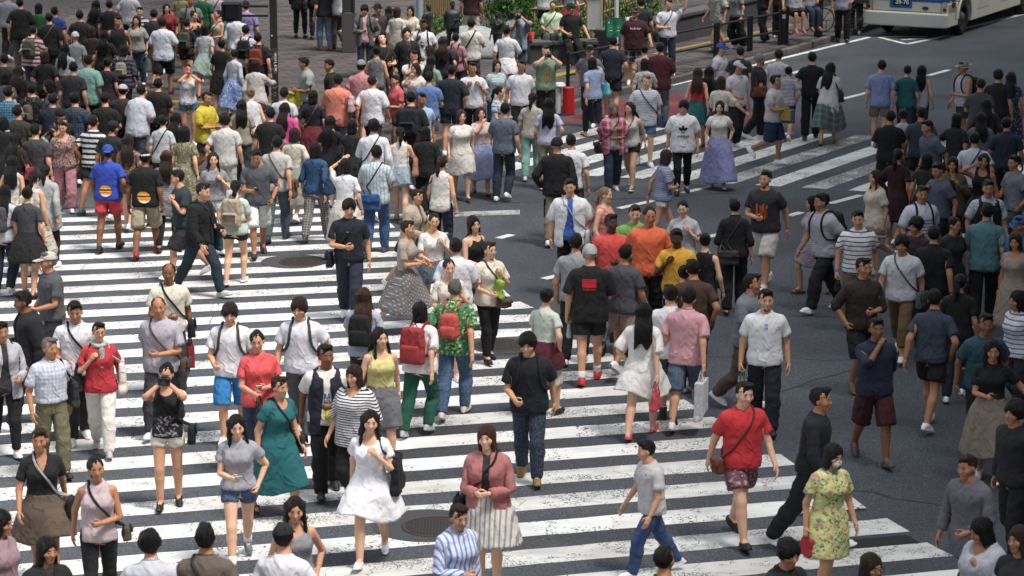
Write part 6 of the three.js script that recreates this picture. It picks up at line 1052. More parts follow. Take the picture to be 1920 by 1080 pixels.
P = person('woman in a pale mint blouse and burgundy skirt with a white bag on her arm', [0.40, -30.04], 150, 'f1.60', 'slimtee=c8d0c2 mini=5a1426 hair=bun/black shoes=heel/1c2426', 'walk:.6 ph:3.3 L:carry');
  handbag(P,'long cream clutch bag on the arm of the burgundy skirt woman','d6d3c2','R',{w:.1,h:.17,d:.04});
P = person('man in a black T-shirt with red print, grey cap and red shoes, from behind', [0.99, -31.68], 178, 'm1.78', 'bigtee=121215 print=redblock/back shorts=17171a hat=beanie/a7aaac shoes=sneaker/c2303a socks=white', 'walk:.6 ph:3.3 L:fist');
  handbag(P,'clear water bottle in the hand of the man in red shoes','a9bccb','L',{w:.03,h:.1,d:.03,drop:.02});
P = person('man in a dark grey T-shirt and tan shorts pushing the navy pushchair', [1.42, -32.01], 150, 'm1.72', 'tee=4a4a52 shorts=8a7466 hair=short/black skin=2', 'walk:.6 ph:1 R:fwd L:fwd');
P = person('man in a grey T-shirt with short black hair beside the red-print T-shirt', [0.83, -32.69], 170, 'm1.72', 'tee=8f9296 pants=black hair=short/black', 'walk:.5 ph:2.7');
P = person('man in a coral-red polo shirt walking toward the viewer', [1.35, -34.14], 5, 'm1.72', 'polo=d8403a pants=3f3430 hair=short/black skin=4', 'walk:.6 ph:.5 R:swing L:carry');
P = person('man in a bright orange T-shirt, tallest of the colourful trio', [1.85, -34.02], 0, 'm1.84', 'tee=e2602a pants=262326 hair=buzz/dark skin=2 fat=1.12', 'walk:.5 ph:2.6');
P = person('man in a yellow polo shirt beside the orange T-shirt', [2.19, -33.21], -12, 'm1.70', 'polo=dea414 pants=1a2236 hair=short/black skin=4', 'walk:.6 ph:.5 L:hold');
  handbag(P,'dark bag on the arm of the man in the yellow polo','1a1c22','L',{w:.16,h:.12});
P = person('man in a lime green T-shirt behind the orange T-shirt', [1.70, -34.93], 10, 'm1.70', 'tee=6fae4a pants=char hair=short/brown skin=0', 'walk:.5 ph:1');
P = person('woman with light brown hair in a peach sleeveless top', [1.33, -36.62], 60, 'f1.64', 'tank=d87a6c jeans=2c3a52 hair=pony/blond', 'walk:.6 ph:1 L:carry');
P = person('man in a white shirt over a blue T-shirt with a white sling strap', [0.85, -36.71], -5, 'm1.74', 'tee=2a5ab4 openshirt=dcdce0 pants=121217 hair=short/black', 'walk:.5 ph:.5 R:down');
  crossbody(P,'white sling bag across the open white shirt','c9cacc','L');
P = person('woman in a light grey T-shirt with her hair tied back, right of the orange man', [2.45, -35.82], -15, 'f1.60', 'tee=b4b5ba jeans=33384a hair=bun/black', 'walk:.6 ph:.5');
P = person('woman in a black boat-neck top from behind holding a dark green tote', [3.16, -35.62], 175, 'f1.64', 'rolled=131318 pants=17171c hair=short/black shoes=sandal/black', 'walk:.4 ph:2.8 R:down');
  crossbody(P,'brown-grey satchel on the back of the black boat-neck top','3f3a38','L',{rear:1,w:.16});
  handbag(P,'dark green tote held by the woman in black','14261f','L',{w:.14,h:.17,d:.04});
P = person('bearded man in a dark T-shirt with orange flame print and white shorts', [3.75, -37.19], -30, 'm1.80', 'tee=2a2a2e print=flame/front kshorts=cfcac0 hair=short/dark skin=1 beard fat=1.1', 'walk:.7 ph:.5 R:carry');
P = person('man with brown hair in a grey-blue shirt, head turned right, behind the pink shirt', [2.87, -30.39], 60, 'm1.70', 'shirt=70767f pants=5a4a44 hair=short/dark skin=2', 'walk:.7 ph:1 lean:6');
P = person('blurred slim person in a striped top and white shorts by the crosswalk edge', [2.40, -40.18], 100, 'f1.60', 'tee=fine/8f94ac/5b6080 hot=d8d4cc hair=bob/brown skin=1', 'walk:.7 ph:.5');
P = person('girl in a pink striped dress and sandals glancing back', [4.40, -36.81], -70, 'f1.50', 'shift=fine/b9a0aa/6f6f86 hair=bob/black shoes=sandal/brown skin=1', 'walk:.7 ph:2.8');
P = person('man in a loose grey-white shirt leaning left with dark trousers', [4.44, -35.68], -60, 'm1.76', 'shirt=a7a9b2 pants=16161c hair=short/black skin=2', 'walk:.8 ph:.5 lean:8');
  backpack(P,'black bag at the back of the loose grey-white shirt','black');
P = person('man in a white T-shirt with navy stripes and one red stripe', [4.75, -34.44], -5, 'm1.72', 'tee=thin/d4d4d8/2a2c44 pants=8d7a58 hair=short/black skin=1', 'walk:.5 ph:.5 R:fist');
  handbag(P,'black pouch in the hand of the striped T-shirt man','black','R',{w:.08,h:.08,drop:.05});
P = person('woman with long hair in a cream tunic and beige skirt', [5.54, -38.24], -70, 'f1.60', 'tunic=cbbfaa mini=8a7a66 hair=long/brown skin=1', 'walk:.7 ph:1');
P = person('woman in a burgundy dress holding out her arm', [6.10, -39.95], 150, 'f1.64', 'shift=2e0a16 hair=pony/dark skin=2', 'walk:.5 ph:2 L:out');
P = person('young man in a white T-shirt with wavy grey print and dark backpack', [5.90, -36.30], 10, 'm1.72', 'bigtee=c3c6d2 print=waves/front kshorts=2a2a30 hair=short/black skin=2', 'walk:.6 ph:.5');
  backpack(P,'dark backpack of the man in the wavy-print T-shirt','17181d');
P = person('man in a white T-shirt with a grey sling strap and brown rolled trousers', [5.13, -32.90], -20, 'm1.72', 'tee=cbccd0 crop=6a5134 hair=mop/black shoes=sneaker/d9d9d9 skin=2', 'walk:.9 ph:.4');
  crossbody(P,'grey sling bag across the white T-shirt and brown trousers','55565a','L');
P = person('woman with long black hair holding a phone to her ear', [7.36, -39.46], -15, 'f1.64', 'tank=0f0f13 skirt=2a2626 hair=long/black skin=2', 'walk:.4 ph:1 R:ear');
  phone(P,'black phone at the ear of the long-haired woman','R','#111114');
P = person('man in a white T-shirt seen from behind with a dark shoulder strap', [7.49, -40.95], 160, 'm1.74', 'tee=b9bcca pants=17171c hair=short/black skin=2', 'walk:.5 ph:1');
  crossbody(P,'navy sling bag on the white T-shirt near the right edge','23283a','L');
P = person('woman in an olive cardigan over a black camisole', [6.85, -39.27], 0, 'f1.62', 'strap=0d0d10 cardigan=54492f slim=black hair=bob/black skin=2', 'walk:.4 ph:2');
P = person('man in a black waistcoat over a white checked shirt near the right edge', [6.91, -36.62], 5, 'm1.74', 'shirt=check/b9bcc4/8d909c waistcoat=131318 pants=16161b hair=short/dark skin=2', 'walk:.5 ph:.5 L:fwd');
P = person('man in a teal shirt from behind with black trousers, right edge', [6.52, -34.54], 165, 'm1.78', 'shirt=4d7a80 pants=0f1014 hair=short/black skin=2 fat=1.1', 'walk:.5 ph:2.8');
P = person('man in a blue cap and blue shirt cut by the right edge', [6.91, -34.08], -60, 'm1.70', 'polo=2c5a8c pants=char hat=cap/2a5c98 skin=2', 'walk:.5 ph:1');
P = person('woman in a cream wrap dress at the right edge', [6.71, -33.38], -40, 'f1.60', 'midid=9a8878 hair=bob/brown skin=2', 'walk:.5 ph:2');
P = person('young man in a pale grey T-shirt striding left at the far right', [7.82, -39.23], -75, 'm1.70', 'tee=70737e kshorts=3a3a40 hair=short/black skin=2', 'walk:.9 ph:.5');
P = person('man in a navy polo shirt and dark trousers walking toward the viewer alone', [-2.28, -35.13], 0, 'm1.74', 'polo=161b2a print=chest/front pants=262c3e hair=mop/black', 'walk:.5 ph:.4 R:carry L:down');
  crossbody(P,'navy shoulder bag of the man in the navy polo','1a2030','R');
P = person('woman in a beige cardigan over brown, leaning with her arm across', [-1.47, -36.82], 60, 'f1.60', 'tee=5a5048 cardigan=b4a390 mini=char hair=short/brown skin=1', 'walk:.8 ph:.6 lean:10');
P = person('young woman in a white puff-sleeve blouse and denim miniskirt', [-1.09, -34.79], 15, 'f1.60', 'blouse=e8e6e4 mini=denim/5d6f80/8a9cac hair=bun/dark', 'walk:.5 ph:.4 R:hold');
  phone(P,'white phone held by the woman in the puff-sleeve blouse','R','#d8d8da');
P = person('woman with black bobbed hair in a black sleeveless dress', [-0.53, -34.54], 40, 'f1.62', 'sundress=101014 hair=bob/black', 'walk:.6 ph:1 tilt:8');
  handbag(P,'white straw bag with a brown trim beside the woman in black','cfc8b8','L',{w:.19,h:.11,strap:'brown'});
P = person('man in a white shirt from behind with a greying head', [-0.72, -32.51], 175, 'm1.70', 'shirt=d9d9e0 pants=33343a hair=short/dark skin=2', 'walk:.5 ph:2');
P = person('woman in a cream short-sleeve shirt and slim black trousers', [-0.30, -32.73], 30, 'f1.62', 'shirt=ddd6c6 slim=101014 hair=short/brown shoes=heel/101014', 'walk:.4 ph:3.3 R:hold');
  crossbody(P,'small striped bag on the black trousers of the cream shirt woman','5a4a42','L',{front:1,w:.12,h:.07});
  handbag(P,'lime green carrier bag of the cream shirt woman','9cb83a','L',{kind:'plastic_bag',w:.15,h:.13});
P = person('woman in a cream printed top half hidden behind the tropical-print shirt', [-0.80, -31.76], 10, 'f1.60', 'blouse=d8cfc2 mini=char hair=bun/brown', 'walk:.4 ph:1');
P = person('woman in a patterned grey skirt and beige blouse moving right', [-1.46, -34.37], 70, 'f1.60', 'blouse=a59a8c midi=dots/6d6a6c/b9b4ae hair=short/brown skin=1', 'walk:.8 ph:.5');
P = person('man in a blue T-shirt and backward blue cap with red shorts', [-6.40, -39.93], 172, 'm1.70', 'tee=0f3fae print=burger/back shorts=c92c38 hat=backcap/1446a4 hair=short/black shoes=sneaker/101218 skin=3 fat=1.08', 'walk:.6 ph:3.3');
P = person('man in a black T-shirt with burger print and beige cargo shorts', [-5.75, -39.51], 176, 'm1.72', 'tee=0e0e11 print=burger/back kshorts=9a8f74 hat=visor/c9c9cc hair=short/black shoes=sneaker/8a2028 skin=3 fat=1.14', 'walk:.8 ph:2.9');
P = person('long-haired woman in a grey striped tunic, red cap and black leggings', [-5.47, -39.96], 175, 'f1.62', 'tunic=fine/8b8c94/6c6d76 slim=121216 hat=cap/8a1020 hair=long/brown shoes=loafer/black', 'walk:.5 ph:3.3');
P = person('smiling woman with long brown hair in a grey printed T-shirt and white shorts', [-4.70, -39.76], 12, 'f1.62', 'slimtee=85868a print=greytext/front hot=dfdfe2 belt=brown hair=long/brown shoes=sneaker/white', 'walk:.5 ph:.5');
P = person('girl in a pale mint top with a beige backpack and dark shorts', [-4.13, -37.53], 172, 'f1.58', 'tee=b9c8bd hot=23281f hair=pony/black shoes=sandal/white', 'walk:.7 ph:2.9');
  backpack(P,'beige canvas backpack of the girl in the pale mint top','a89683',{w:.16,h:.23});
P = person('man in a black jacket and dark teal trousers hurrying right', [-4.56, -36.62], 60, 'm1.74', 'tee=15181c jacket=0e1014 jeans=173038 hair=short/black shoes=sneaker/b9bcbc skin=1', 'walk:1 ph:.5 lean:10');
  crossbody(P,'teal messenger bag swinging from the black jacket','123c48','L',{w:.2,h:.16});
P = person('woman in a charcoal T-shirt and black flared skirt from behind', [-7.06, -36.63], 172, 'f1.62', 'tee=3c3d42 skirt=17171a hair=bun/black shoes=sandal/black skin=1', 'walk:.3 ph:1');
P = person('woman in a white sleeveless blouse with a white backpack and floral skirt', [-7.25, -38.10], 160, 'f1.60', 'loosetank=cbcac2 midi=floral/b9b6a6/7d8a72/a8574f/8a8f86 hair=pony/black skin=1', 'walk:.4 ph:2');
  backpack(P,'cream leather backpack of the woman in the floral skirt','c9c5b6',{w:.12,h:.15});
P = person('woman with a blue hair tie in a long pale grey tunic', [-7.15, -38.60], 170, 'f1.62', 'ltunic=a3a7a8 slim=black hair=pony/black skin=1', 'walk:.4 ph:2.8');
P = person('woman with long black hair and a bright blue bag strap', [-7.82, -39.48], 160, 'f1.60', 'tank=c2c2c0 midi=plaid/b9b09c/8a7f6c/d8cfb8 hair=long/black skin=1', 'walk:.4 ph:1');
  crossbody(P,'bright blue shoulder bag of the long-haired woman at the left edge','1c4f9c','L');
P = person('woman in a white shirt with a backpack at the far left edge', [-7.44, -36.80], 165, 'f1.62', 'tee=b9bac0 jeans=1d2438 hair=long/black skin=1', 'walk:.5 ph:2');
  backpack(P,'grey backpack on the white shirt at the left edge','3f4146');
P = person('girl in wide pink trousers and a floral blouse', [-7.66, -43.22], 10, 'f1.58', 'blouse=floral/8a6f6c/5a3c40/b59a92/3c2c30 wide=b0737f hair=short/black skin=1', 'walk:.5 ph:.5');
P = person('man in a charcoal T-shirt and white shorts looking at his phone', [-3.99, -39.50], 10, 'm1.74', 'tee=4b4e56 kshorts=d8d8da hair=short/black shoes=loafer/2a2224 skin=2', 'walk:.7 ph:3.3 R:phone nod:14');
  phone(P,'phone read by the man in white shorts','R','#17171a');
P = person('man in a pale grey T-shirt with a brown shoulder bag walking away', [-3.80, -40.75], 172, 'm1.72', 'tee=b2b3b1 jeans=denim/3e5058/5f747c hair=short/black shoes=sneaker/26282c', 'walk:.7 ph:2.9');
  crossbody(P,'tan leather bag of the man in the pale grey T-shirt','6a3f24','R',{w:.16,h:.15});
P = person('woman in a denim blue shirt and checked trousers', [-3.17, -40.78], 165, 'f1.62', 'rolled=1f4a74 jeans=check/4a4648/a09c98 hair=bob/black shoes=sneaker/3a3a3e', 'walk:.7 ph:3.2');
  tote(P,'navy shoulder bag over the denim blue shirt','1a3354','R');
P = person('woman in a white T-shirt with one hand behind her head', [-2.59, -39.19], 165, 'f1.60', 'tee=dedde0 midi=cfc8be hair=bob/black', 'walk:.5 ph:1 L:up');
P = person('man in a white shirt with a black sling strap walking away', [-2.31, -42.28], 172, 'm1.74', 'lshirt=d6d8de jeans=26344a hair=mop/black', 'walk:.6 ph:2');
  crossbody(P,'black sling bag on the white shirt between the pink and coral T-shirts','black','L');
P = person('man in a pale striped shirt and blue jeans with a blue bag', [-2.14, -39.70], 172, 'm1.74', 'shirt=vstripes/b9c6c9/94a6ac jeans=denim/2f4f7c/5c7ca6 hair=short/black shoes=sneaker/4a4c52', 'walk:.7 ph:2.9');
  crossbody(P,'bright blue messenger bag of the man in the pale striped shirt','23558f','L',{rear:1,w:.2,h:.13,strap:'navy'});
P = person('woman with a long ponytail in a white sleeveless top and denim skirt', [-1.87, -42.30], 176, 'f1.62', 'tank=e0dcd4 mini=denim/98a8b4/c0ccd4 hair=pony/black shoes=sandal/brown', 'walk:.6 ph:.5');
  tote(P,'salmon pink backpack-purse beside the ponytail woman','b87a66','R');
P = person('woman with a red hair tie, white blouse and a black tote', [-1.10, -39.37], 160, 'f1.62', 'loosetank=dcd8d0 jeans=1b2438 hair=pony/brown shoes=sneaker/navy', 'walk:.6 ph:2');
  tote(P,'black printed tote of the woman with the red hair tie','141417','L',{h:.2});
  handbag(P,'yellow plastic bag beside the black tote','d9ad14','L',{kind:'plastic_bag',w:.11,h:.13});
P = person('woman with a brown bob in a cream lace dress', [-0.89, -44.30], 8, 'f1.60', 'shift=e0dad2 hair=bob/auburn shoes=sandal/brown', 'walk:.5 ph:.5');
P = person('woman in a pink-white blouse and lavender skirt covering her mouth', [-0.54, -44.79], 10, 'f1.58', 'blouse=d3b9b4 midi=8f9cc4 hair=bob/brown shoes=sandal/black', 'walk:.5 ph:.5 R:mouth');
P = person('man in a dark hooded jacket with khaki trousers and a flat black case', [0.72, -40.42], 170, 'm1.74', 'tee=17171a jacket=141417 jeans=8a7a62 hat=beanie/131316', 'walk:.6 ph:3.2 R:fist');
  handbag(P,'flat black portfolio case carried beside the hooded jacket','121214','L',{kind:'case',w:.2,h:.15,d:.03});
P = person('man in a plain white T-shirt with cropped hair walking away right of the hood', [0.96, -40.85], 172, 'm1.72', 'tee=e2e2e6 kshorts=4a443e hair=buzz/black', 'walk:.6 ph:2');
P = person('woman in a beige T-shirt and mint trousers with a black cap', [0.36, -46.34], 172, 'f1.60', 'tee=b9b2a2 jeans=8cc0b0 hat=cap/131316 hair=pony/black shoes=sneaker/white', 'walk:.5 ph:2.8 R:swing');
  handbag(P,'white plastic shopping bag beside the mint trousers','dcdcde','L',{kind:'plastic_bag',w:.17,h:.18});
P = person('person in a lavender T-shirt with long black hair and khaki trousers', [0.65, -45.43], 172, 'f1.64', 'tee=bcbcd4 jeans=9a8a72 hair=long/black', 'walk:.5 ph:2');
P = person('elderly woman in a pink checked open shirt with grey hair', [1.80, -45.11], 8, 'f1.60', 'tee=a39a90 openshirt=plaid/a34c62/d3a3ac/5a2432 jeans=26384e hair=bob/grey shoes=sneaker/white skin=2 fat=1.12', 'walk:.5 ph:3.3');
  crossbody(P,'thin black crossbody bag of the elderly woman in pink checks','17171a','R');
P = person('woman in a white sleeveless top and black hot pants with a grey bag', [2.12, -45.30], -20, 'f1.62', 'tank=d2ccc4 hot=141416 hair=long/brown shoes=sandal/white', 'walk:.8 ph:.5 L:swing');
  crossbody(P,'pale grey hip bag over the black hot pants','8f9296','R',{front:1});
P = person('young man in a white T-shirt with a black trefoil print and black slim trousers', [3.03, -44.93], 0, 'm1.68', 'bigtee=e2e2e6 print=trefoil/front slim=101014 hair=mop/black shoes=loafer/121214 skin=1', 'walk:.5 ph:3.3 L:down R:down');
P = person('woman in a white T-shirt and long pale lavender skirt', [3.71, -45.43], 0, 'f1.60', 'slimtee=e0ddd6 maxi=8f93c4 hair=bob/brown shoes=sneaker/lgrey', 'walk:.5 ph:.5');
P = person('man in a black T-shirt from behind with light trousers, upper left corner', [-11.51, -59.88, 0.14], 175, 'm1.74', 'bigtee=121215 pants=5a554f hair=short/black', 'walk:.4 ph:1');
P = person('person in a pale blue shirt behind the black T-shirt, upper left corner', [-12.18, -61.88, 0.14], 165, 'm1.70', 'tee=9a9fae pants=char hair=short/black', 'walk:.4 ph:2');
P = person('person in a vivid green top among dark figures, upper left', [-11.13, -60.16, 0.14], 170, 'f1.60', 'tee=1d5f33 pants=char hair=bob/black skin=1', 'walk:.4 ph:1');
P = person('man in a royal blue top half hidden, upper left', [-10.47, -58.60, 0.14], 170, 'm1.68', 'tee=16307a pants=black hair=short/black skin=2', 'walk:.4 ph:2');
P = person('person in a black T-shirt with a tan bag at the back, upper left', [-10.32, -57.00, 0.14], 172, 'm1.72', 'bigtee=101013 pants=black hair=short/black', 'walk:.4 ph:1');
  crossbody(P,'tan bag on the back of the black T-shirt, upper left','7a6650','L',{rear:1});
P = person('person in a red and white striped poncho top', [-10.41, -55.39, 0.14], 165, 'f1.62', 'poncho=stripes/a9a3a4/6a2a32 jeans=33384a hair=short/black', 'walk:.5 ph:2');
  backpack(P,'grey-green rucksack of the red striped poncho','4a4a42');
P = person('person with a white patterned bandana, upper left', [-9.28, -54.26, 0.14], 170, 'f1.62', 'tee=8a8e94 pants=char hat=beanie/c9c9cc skin=1', 'walk:.4 ph:1');
P = person('woman with long black hair in a white T-shirt and dark dotted skirt', [-9.19, -52.43, 0.14], 172, 'f1.60', 'tee=b4b9c2 midi=dots/1d1d24/6a6a74 hair=long/black', 'walk:.4 ph:2');
  tote(P,'pale yellow tote of the woman in the dotted skirt','b0a878','L');
P = person('person in brown holding a brown paper shopping bag', [-9.14, -55.55, 0.14], 170, 'f1.60', 'tee=2a201a pants=black hair=bob/brown', 'walk:.4 ph:1');
  handbag(P,'brown paper shopping bag with string handles','5f4630','R',{kind:'paper_bag',w:.17,h:.17,d:.06,drop:.1});
P = person('man in a mint green T-shirt and black trousers', [-8.26, -49.60, 0.14], 165, 'm1.74', 'bigtee=7fb0a6 pants=0f1014 hair=short/black skin=2', 'walk:.6 ph:2.8');
P = person('woman in dark clothes carrying a big pale canvas bag', [-9.86, -60.68, 0.14], 165, 'f1.62', 'tee=16161a jeans=1c2c50 hair=long/black', 'walk:.4 ph:1');
  tote(P,'big pale canvas bag of the woman in dark clothes','a3a29c','L',{h:.2,w:.18});
P = person('man in a black tank top and light grey trousers facing the viewer', [-8.70, -56.38, 0.14], 5, 'm1.72', 'vest=141418 jeans=8f939b hair=short/black skin=2', 'walk:.4 ph:.5');
P = person('woman in a pale grey lace blouse and jeans', [-8.45, -57.56, 0.14], -10, 'f1.60', 'blouse=8f918c jeans=27405a hair=long/dark skin=1', 'walk:.4 ph:2');
P = person('woman in a black and white striped T-shirt, upper left', [-8.60, -59.10, 0.14], 0, 'f1.62', 'tee=stripes/b9b9b9/17171a slim=2a7a78 hair=short/black', 'walk:.3 ph:1');
P = person('man in a white T-shirt cut by the upper edge, left of the red shirt', [-9.29, -62.25, 0.14], 160, 'm1.74', 'tee=b9bcc4 jeans=17171c hair=short/black', 'walk:.3 ph:1');
P = person('man in a plain white T-shirt, black shorts and red-black trainers from behind', [-7.68, -56.18, 0.14], 172, 'm1.72', 'bigtee=cdd2de kshorts=101014 hair=mop/black shoes=sneaker/5a141c skin=2', 'walk:.6 ph:3.3');
P = person('man in a dark navy T-shirt and white shorts from behind', [-8.08, -57.67, 0.14], 165, 'm1.74', 'tee=1f2230 shorts=b4b4b6 hair=short/black skin=2 shoes=sandal/black', 'walk:.7 ph:.3');
  handbag(P,'black bin-like bag beside the white shorts','121215','L',{w:.13,h:.14});
P = person('woman in a red top with a bobbed fringe facing the viewer', [-8.07, -59.77, 0.14], 5, 'f1.62', 'tee=8f1620 slim=black hair=bob/black', 'walk:.2 ph:1');
  crossbody(P,'black shoulder bag of the woman in the red top by the upper edge','black','L');
P = person('man in a grey T-shirt with a black rucksack, upper edge', [-7.60, -60.51, 0.14], 10, 'm1.72', 'tee=7a7d80 jeans=black hair=short/black skin=2', 'walk:.2 ph:1');
  backpack(P,'black rucksack of the man in grey by the upper edge','black');
P = person('woman in a black camisole and blue denim skirt looking aside', [-7.25, -58.24, 0.14], 35, 'f1.62', 'strap=101013 skirt=denim/182c58/30508c hair=bun/black skin=1', 'walk:.2 ph:1');
P = person('person in an emerald green shirt cut by the upper edge', [-7.46, -61.70, 0.14], 170, 'm1.72', 'tee=0f5a38 pants=char hair=short/black', 'walk:.2 ph:1');
P = person('person in a pale yellow shirt cut by the upper edge', [-8.10, -62.65, 0.14], 170, 'f1.64', 'tee=8a7f52 pants=black hair=bob/black', 'walk:.2 ph:1');
P = person('person in a pale pink shirt with a black strap, cut by the upper edge', [-7.20, -62.19, 0.14], 170, 'm1.72', 'tee=b4a3ac pants=dgrey hair=short/black', 'walk:.2 ph:1');
  crossbody(P,'black strap bag on the pale pink shirt','black','L');
P = person('woman in a cream striped sleeveless top and pink skirt facing left', [-6.75, -58.78, 0.14], -50, 'f1.58', 'tank=fine/b9b2a2/8a8478 mini=9a6a70 hair=pony/black skin=1', 'walk:.1 ph:1 R:hold L:hold');
  crossbody(P,'magenta purse in front of the pink skirt','7a1c4a','R',{front:1,w:.09,h:.06});
P = person('man in a lavender shirt seen from behind', [-6.15, -59.20, 0.14], 172, 'm1.74', 'shirt=857bb0 pants=3a3a44 hair=short/dark', 'walk:.2 ph:1');
P = person('man in a white long-sleeve shirt beside the lavender shirt', [-6.20, -57.58, 0.14], 168, 'm1.70', 'lshirt=c0c4cb pants=5a4a44 hair=short/black', 'walk:.2 ph:1');
P = person('woman in a long emerald dress behind the white shirt', [-6.47, -58.73, 0.14], 170, 'f1.56', 'midid=14806a hair=bob/black', 'walk:.1 ph:1');
P = person('man in a white shirt with a black rucksack, upper left of the post', [-5.73, -54.86, 0.14], 172, 'm1.70', 'shirt=b9bdc6 pants=2a2a30 hair=short/black', 'walk:.4 ph:1');
  backpack(P,'navy-black rucksack on the white shirt by the post','14161e');
P = person('person with an orange backpack on a black top beside the post', [-5.33, -53.61, 0.14], 170, 'm1.68', 'tee=141416 pants=black hair=short/dark', 'walk:.4 ph:2');
  backpack(P,'rust orange backpack beside the sticker post','7a2f18');
P = person('woman in a black knee-length dress from behind', [-6.04, -52.99, 0.14], 165, 'f1.62', 'shift=0d0d10 hair=bun/black shoes=heel/black skin=1', 'walk:.4 ph:3.2');
P = person('girl in a white blouse and blue patterned skirt glancing back', [-5.71, -52.39, 0.14], 150, 'f1.50', 'long=bcc0c8 midi=floral/6d86b0/aab8d2/4c669a hair=bun/dark shoes=sandal/brown skin=1', 'walk:.6 ph:3.2 look:70');
P = person('woman in a white long-sleeve blouse reaching to the left', [-5.02, -49.81, 0.14], 170, 'f1.62', 'ltunic=b9b2b0 mini=char hair=bob/dark', 'walk:.5 ph:1 R:reach');
P = person('woman in a white T-shirt and pale mint skirt with bare legs', [-6.73, -55.94, 0.14], 170, 'f1.60', 'tee=a9b0b4 skirt=8fa8a0 hair=bob/black shoes=sandal/brown skin=1', 'walk:.5 ph:3.2');
P = person('woman in black with a camouflage rucksack and bare legs', [-7.26, -56.94, 0.14], 165, 'f1.60', 'tee=121215 hot=black hair=short/black skin=1', 'walk:.5 ph:.3');
  backpack(P,'camouflage rucksack of the woman in black','3f4034');
P = person('woman in a white tank top and denim shorts photographing with a pink phone', [-6.30, -49.39, 0.14], 15, 'f1.58', 'tank=c9c9d2 hot=denim/34607a/5c88a0 hair=bun/dark skin=1', 'walk:.2 ph:1 R:cam L:cam');
  phone(P,'pink phone held up by the woman in the white tank top','L','#d88a94',{w:.1,h:.12});
P = person('man in a bright yellow T-shirt walking right', [-5.56, -45.97], 60, 'm1.68', 'bigtee=c7b418 shorts=3a3a40 hair=short/black skin=2', 'walk:.6 ph:1');
P = person('young woman with a light brown bun in a white vest', [-4.74, -46.15, 0.14], -160, 'f1.58', 'loosetank=d4d4da hot=4a4a50 hair=bun/blond skin=0', 'walk:.5 ph:1');
P = person('woman in a purple and blue striped poncho from behind', [-7.94, -52.03, 0.14], 170, 'f1.62', 'poncho=stripes/2a1f33/4a4a60 slim=black hair=bob/black', 'walk:.4 ph:1');
  backpack(P,'cream canvas rucksack on the purple striped poncho','8f8c78',{w:.12,h:.15});
P = person('person in a white cap with a dark shirt, left of the yellow bag', [-7.06, -46.04, 0.14], 165, 'm1.66', 'tee=2a2422 pants=char hat=cap/b9aeb0 hair=short/black', 'walk:.5 ph:1');
  handbag(P,'bright yellow plastic shopping bag with black print','b58f0a','L',{kind:'plastic_bag',w:.13,h:.2,drop:.06});
P = person('man in a white T-shirt bending forward near the yellow bag', [-6.74, -45.65, 0.14], 150, 'm1.72', 'bigtee=b9bdc9 jeans=3a3a48 hair=short/black', 'walk:.7 ph:1 lean:18');
P = person('man in a blue checked shirt at the left edge', [-9.00, -45.31, 0.14], 165, 'm1.72', 'shirt=check/4f7f98/1d3c50 pants=black hair=short/black', 'walk:.4 ph:1');
  tote(P,'maroon bag on the shoulder of the blue checked shirt','3a1018','L');
P = person('man in black with beige crossed straps on the back', [-8.66, -45.78, 0.14], 170, 'm1.72', 'tee=0f0f12 jeans=16161a hair=short/black', 'walk:.4 ph:2');
  backpack(P,'beige strapped rucksack of the man in black at the left','57503f',{w:.09,h:.15});
P = person('person in black with a dark cap and a hand at the mouth', [-7.92, -44.42], 30, 'm1.62', 'tee=101013 pants=black hat=beanie/0f0f12 skin=2', 'walk:.4 ph:1 R:mouth');
  tote(P,'white canvas bag of the person with the hand at the mouth','a5a59c','R');
P = person('man in a black and white broad-striped T-shirt', [-7.15, -43.21], 165, 'm1.70', 'tee=stripes/c2c2c2/1a1b20 shorts=101014 hair=short/dark shoes=sneaker/5a6470 skin=2', 'walk:.7 ph:3');
  handbag(P,'white carrier bag with red lettering beside the striped T-shirt','c9c9cb','L',{kind:'plastic_bag',w:.17,h:.19,drop:.1,mark:redMark});
P = person('woman with long dark hair in a navy top beside the yellow plush bag', [-5.81, -43.81], 165, 'f1.62', 'tee=14182a midi=floral/5d5a44/8a8468/3a382c hair=long/black', 'walk:.4 ph:1');
  tote(P,'yellow plush-covered bag among dark hair','c2a412','R',{h:.1,w:.1});
P = person('man in a pale grey-white shirt from behind, left of the magenta top', [-4.88, -43.09], 172, 'm1.72', 'tee=c0c0bc jeans=a9aba6 hair=mop/dark', 'walk:.5 ph:1');
P = person('person in a white top with a dark strap, behind the red cap', [-6.03, -43.69], 165, 'f1.60', 'tee=b4b8bd pants=char hair=short/black', 'walk:.5 ph:2');
  crossbody(P,'dark strap bag of the white top behind the red cap','char','L');
P = person('man in dark blue behind the black rucksack straps', [-8.24, -45.45], 170, 'm1.72', 'tee=151a30 pants=black hair=short/black', 'walk:.4 ph:1');
P = person('person in a grey hooded top moving left, upper left crowd', [-8.50, -47.13, 0.14], -70, 'f1.62', 'long=54545c jeans=232a38 hair=bob/black', 'walk:.7 ph:1 lean:10');
P = person('woman with a floral blouse and long brown hair behind the blue cap', [-6.32, -41.64], 165, 'f1.60', 'blouse=floral/6a4a48/8f6a54/3d4a3c/b08a6a mini=char hair=long/brown', 'walk:.5 ph:1');
  crossbody(P,'dark red strap bag over the floral blouse','4a1420','L');
P = person('woman in an olive leaf-print dress behind the striped tunic', [-5.47, -42.30], 165, 'f1.62', 'midid=floral/7a7860/4a5440/a59a74/6d5a44 hair=bob/black', 'walk:.5 ph:2');
P = person('man in a dark shirt at the left edge under the checked shirt', [-9.99, -50.04, 0.14], 165, 'm1.70', 'tee=26262c pants=black hair=short/black', 'walk:.4 ph:1');
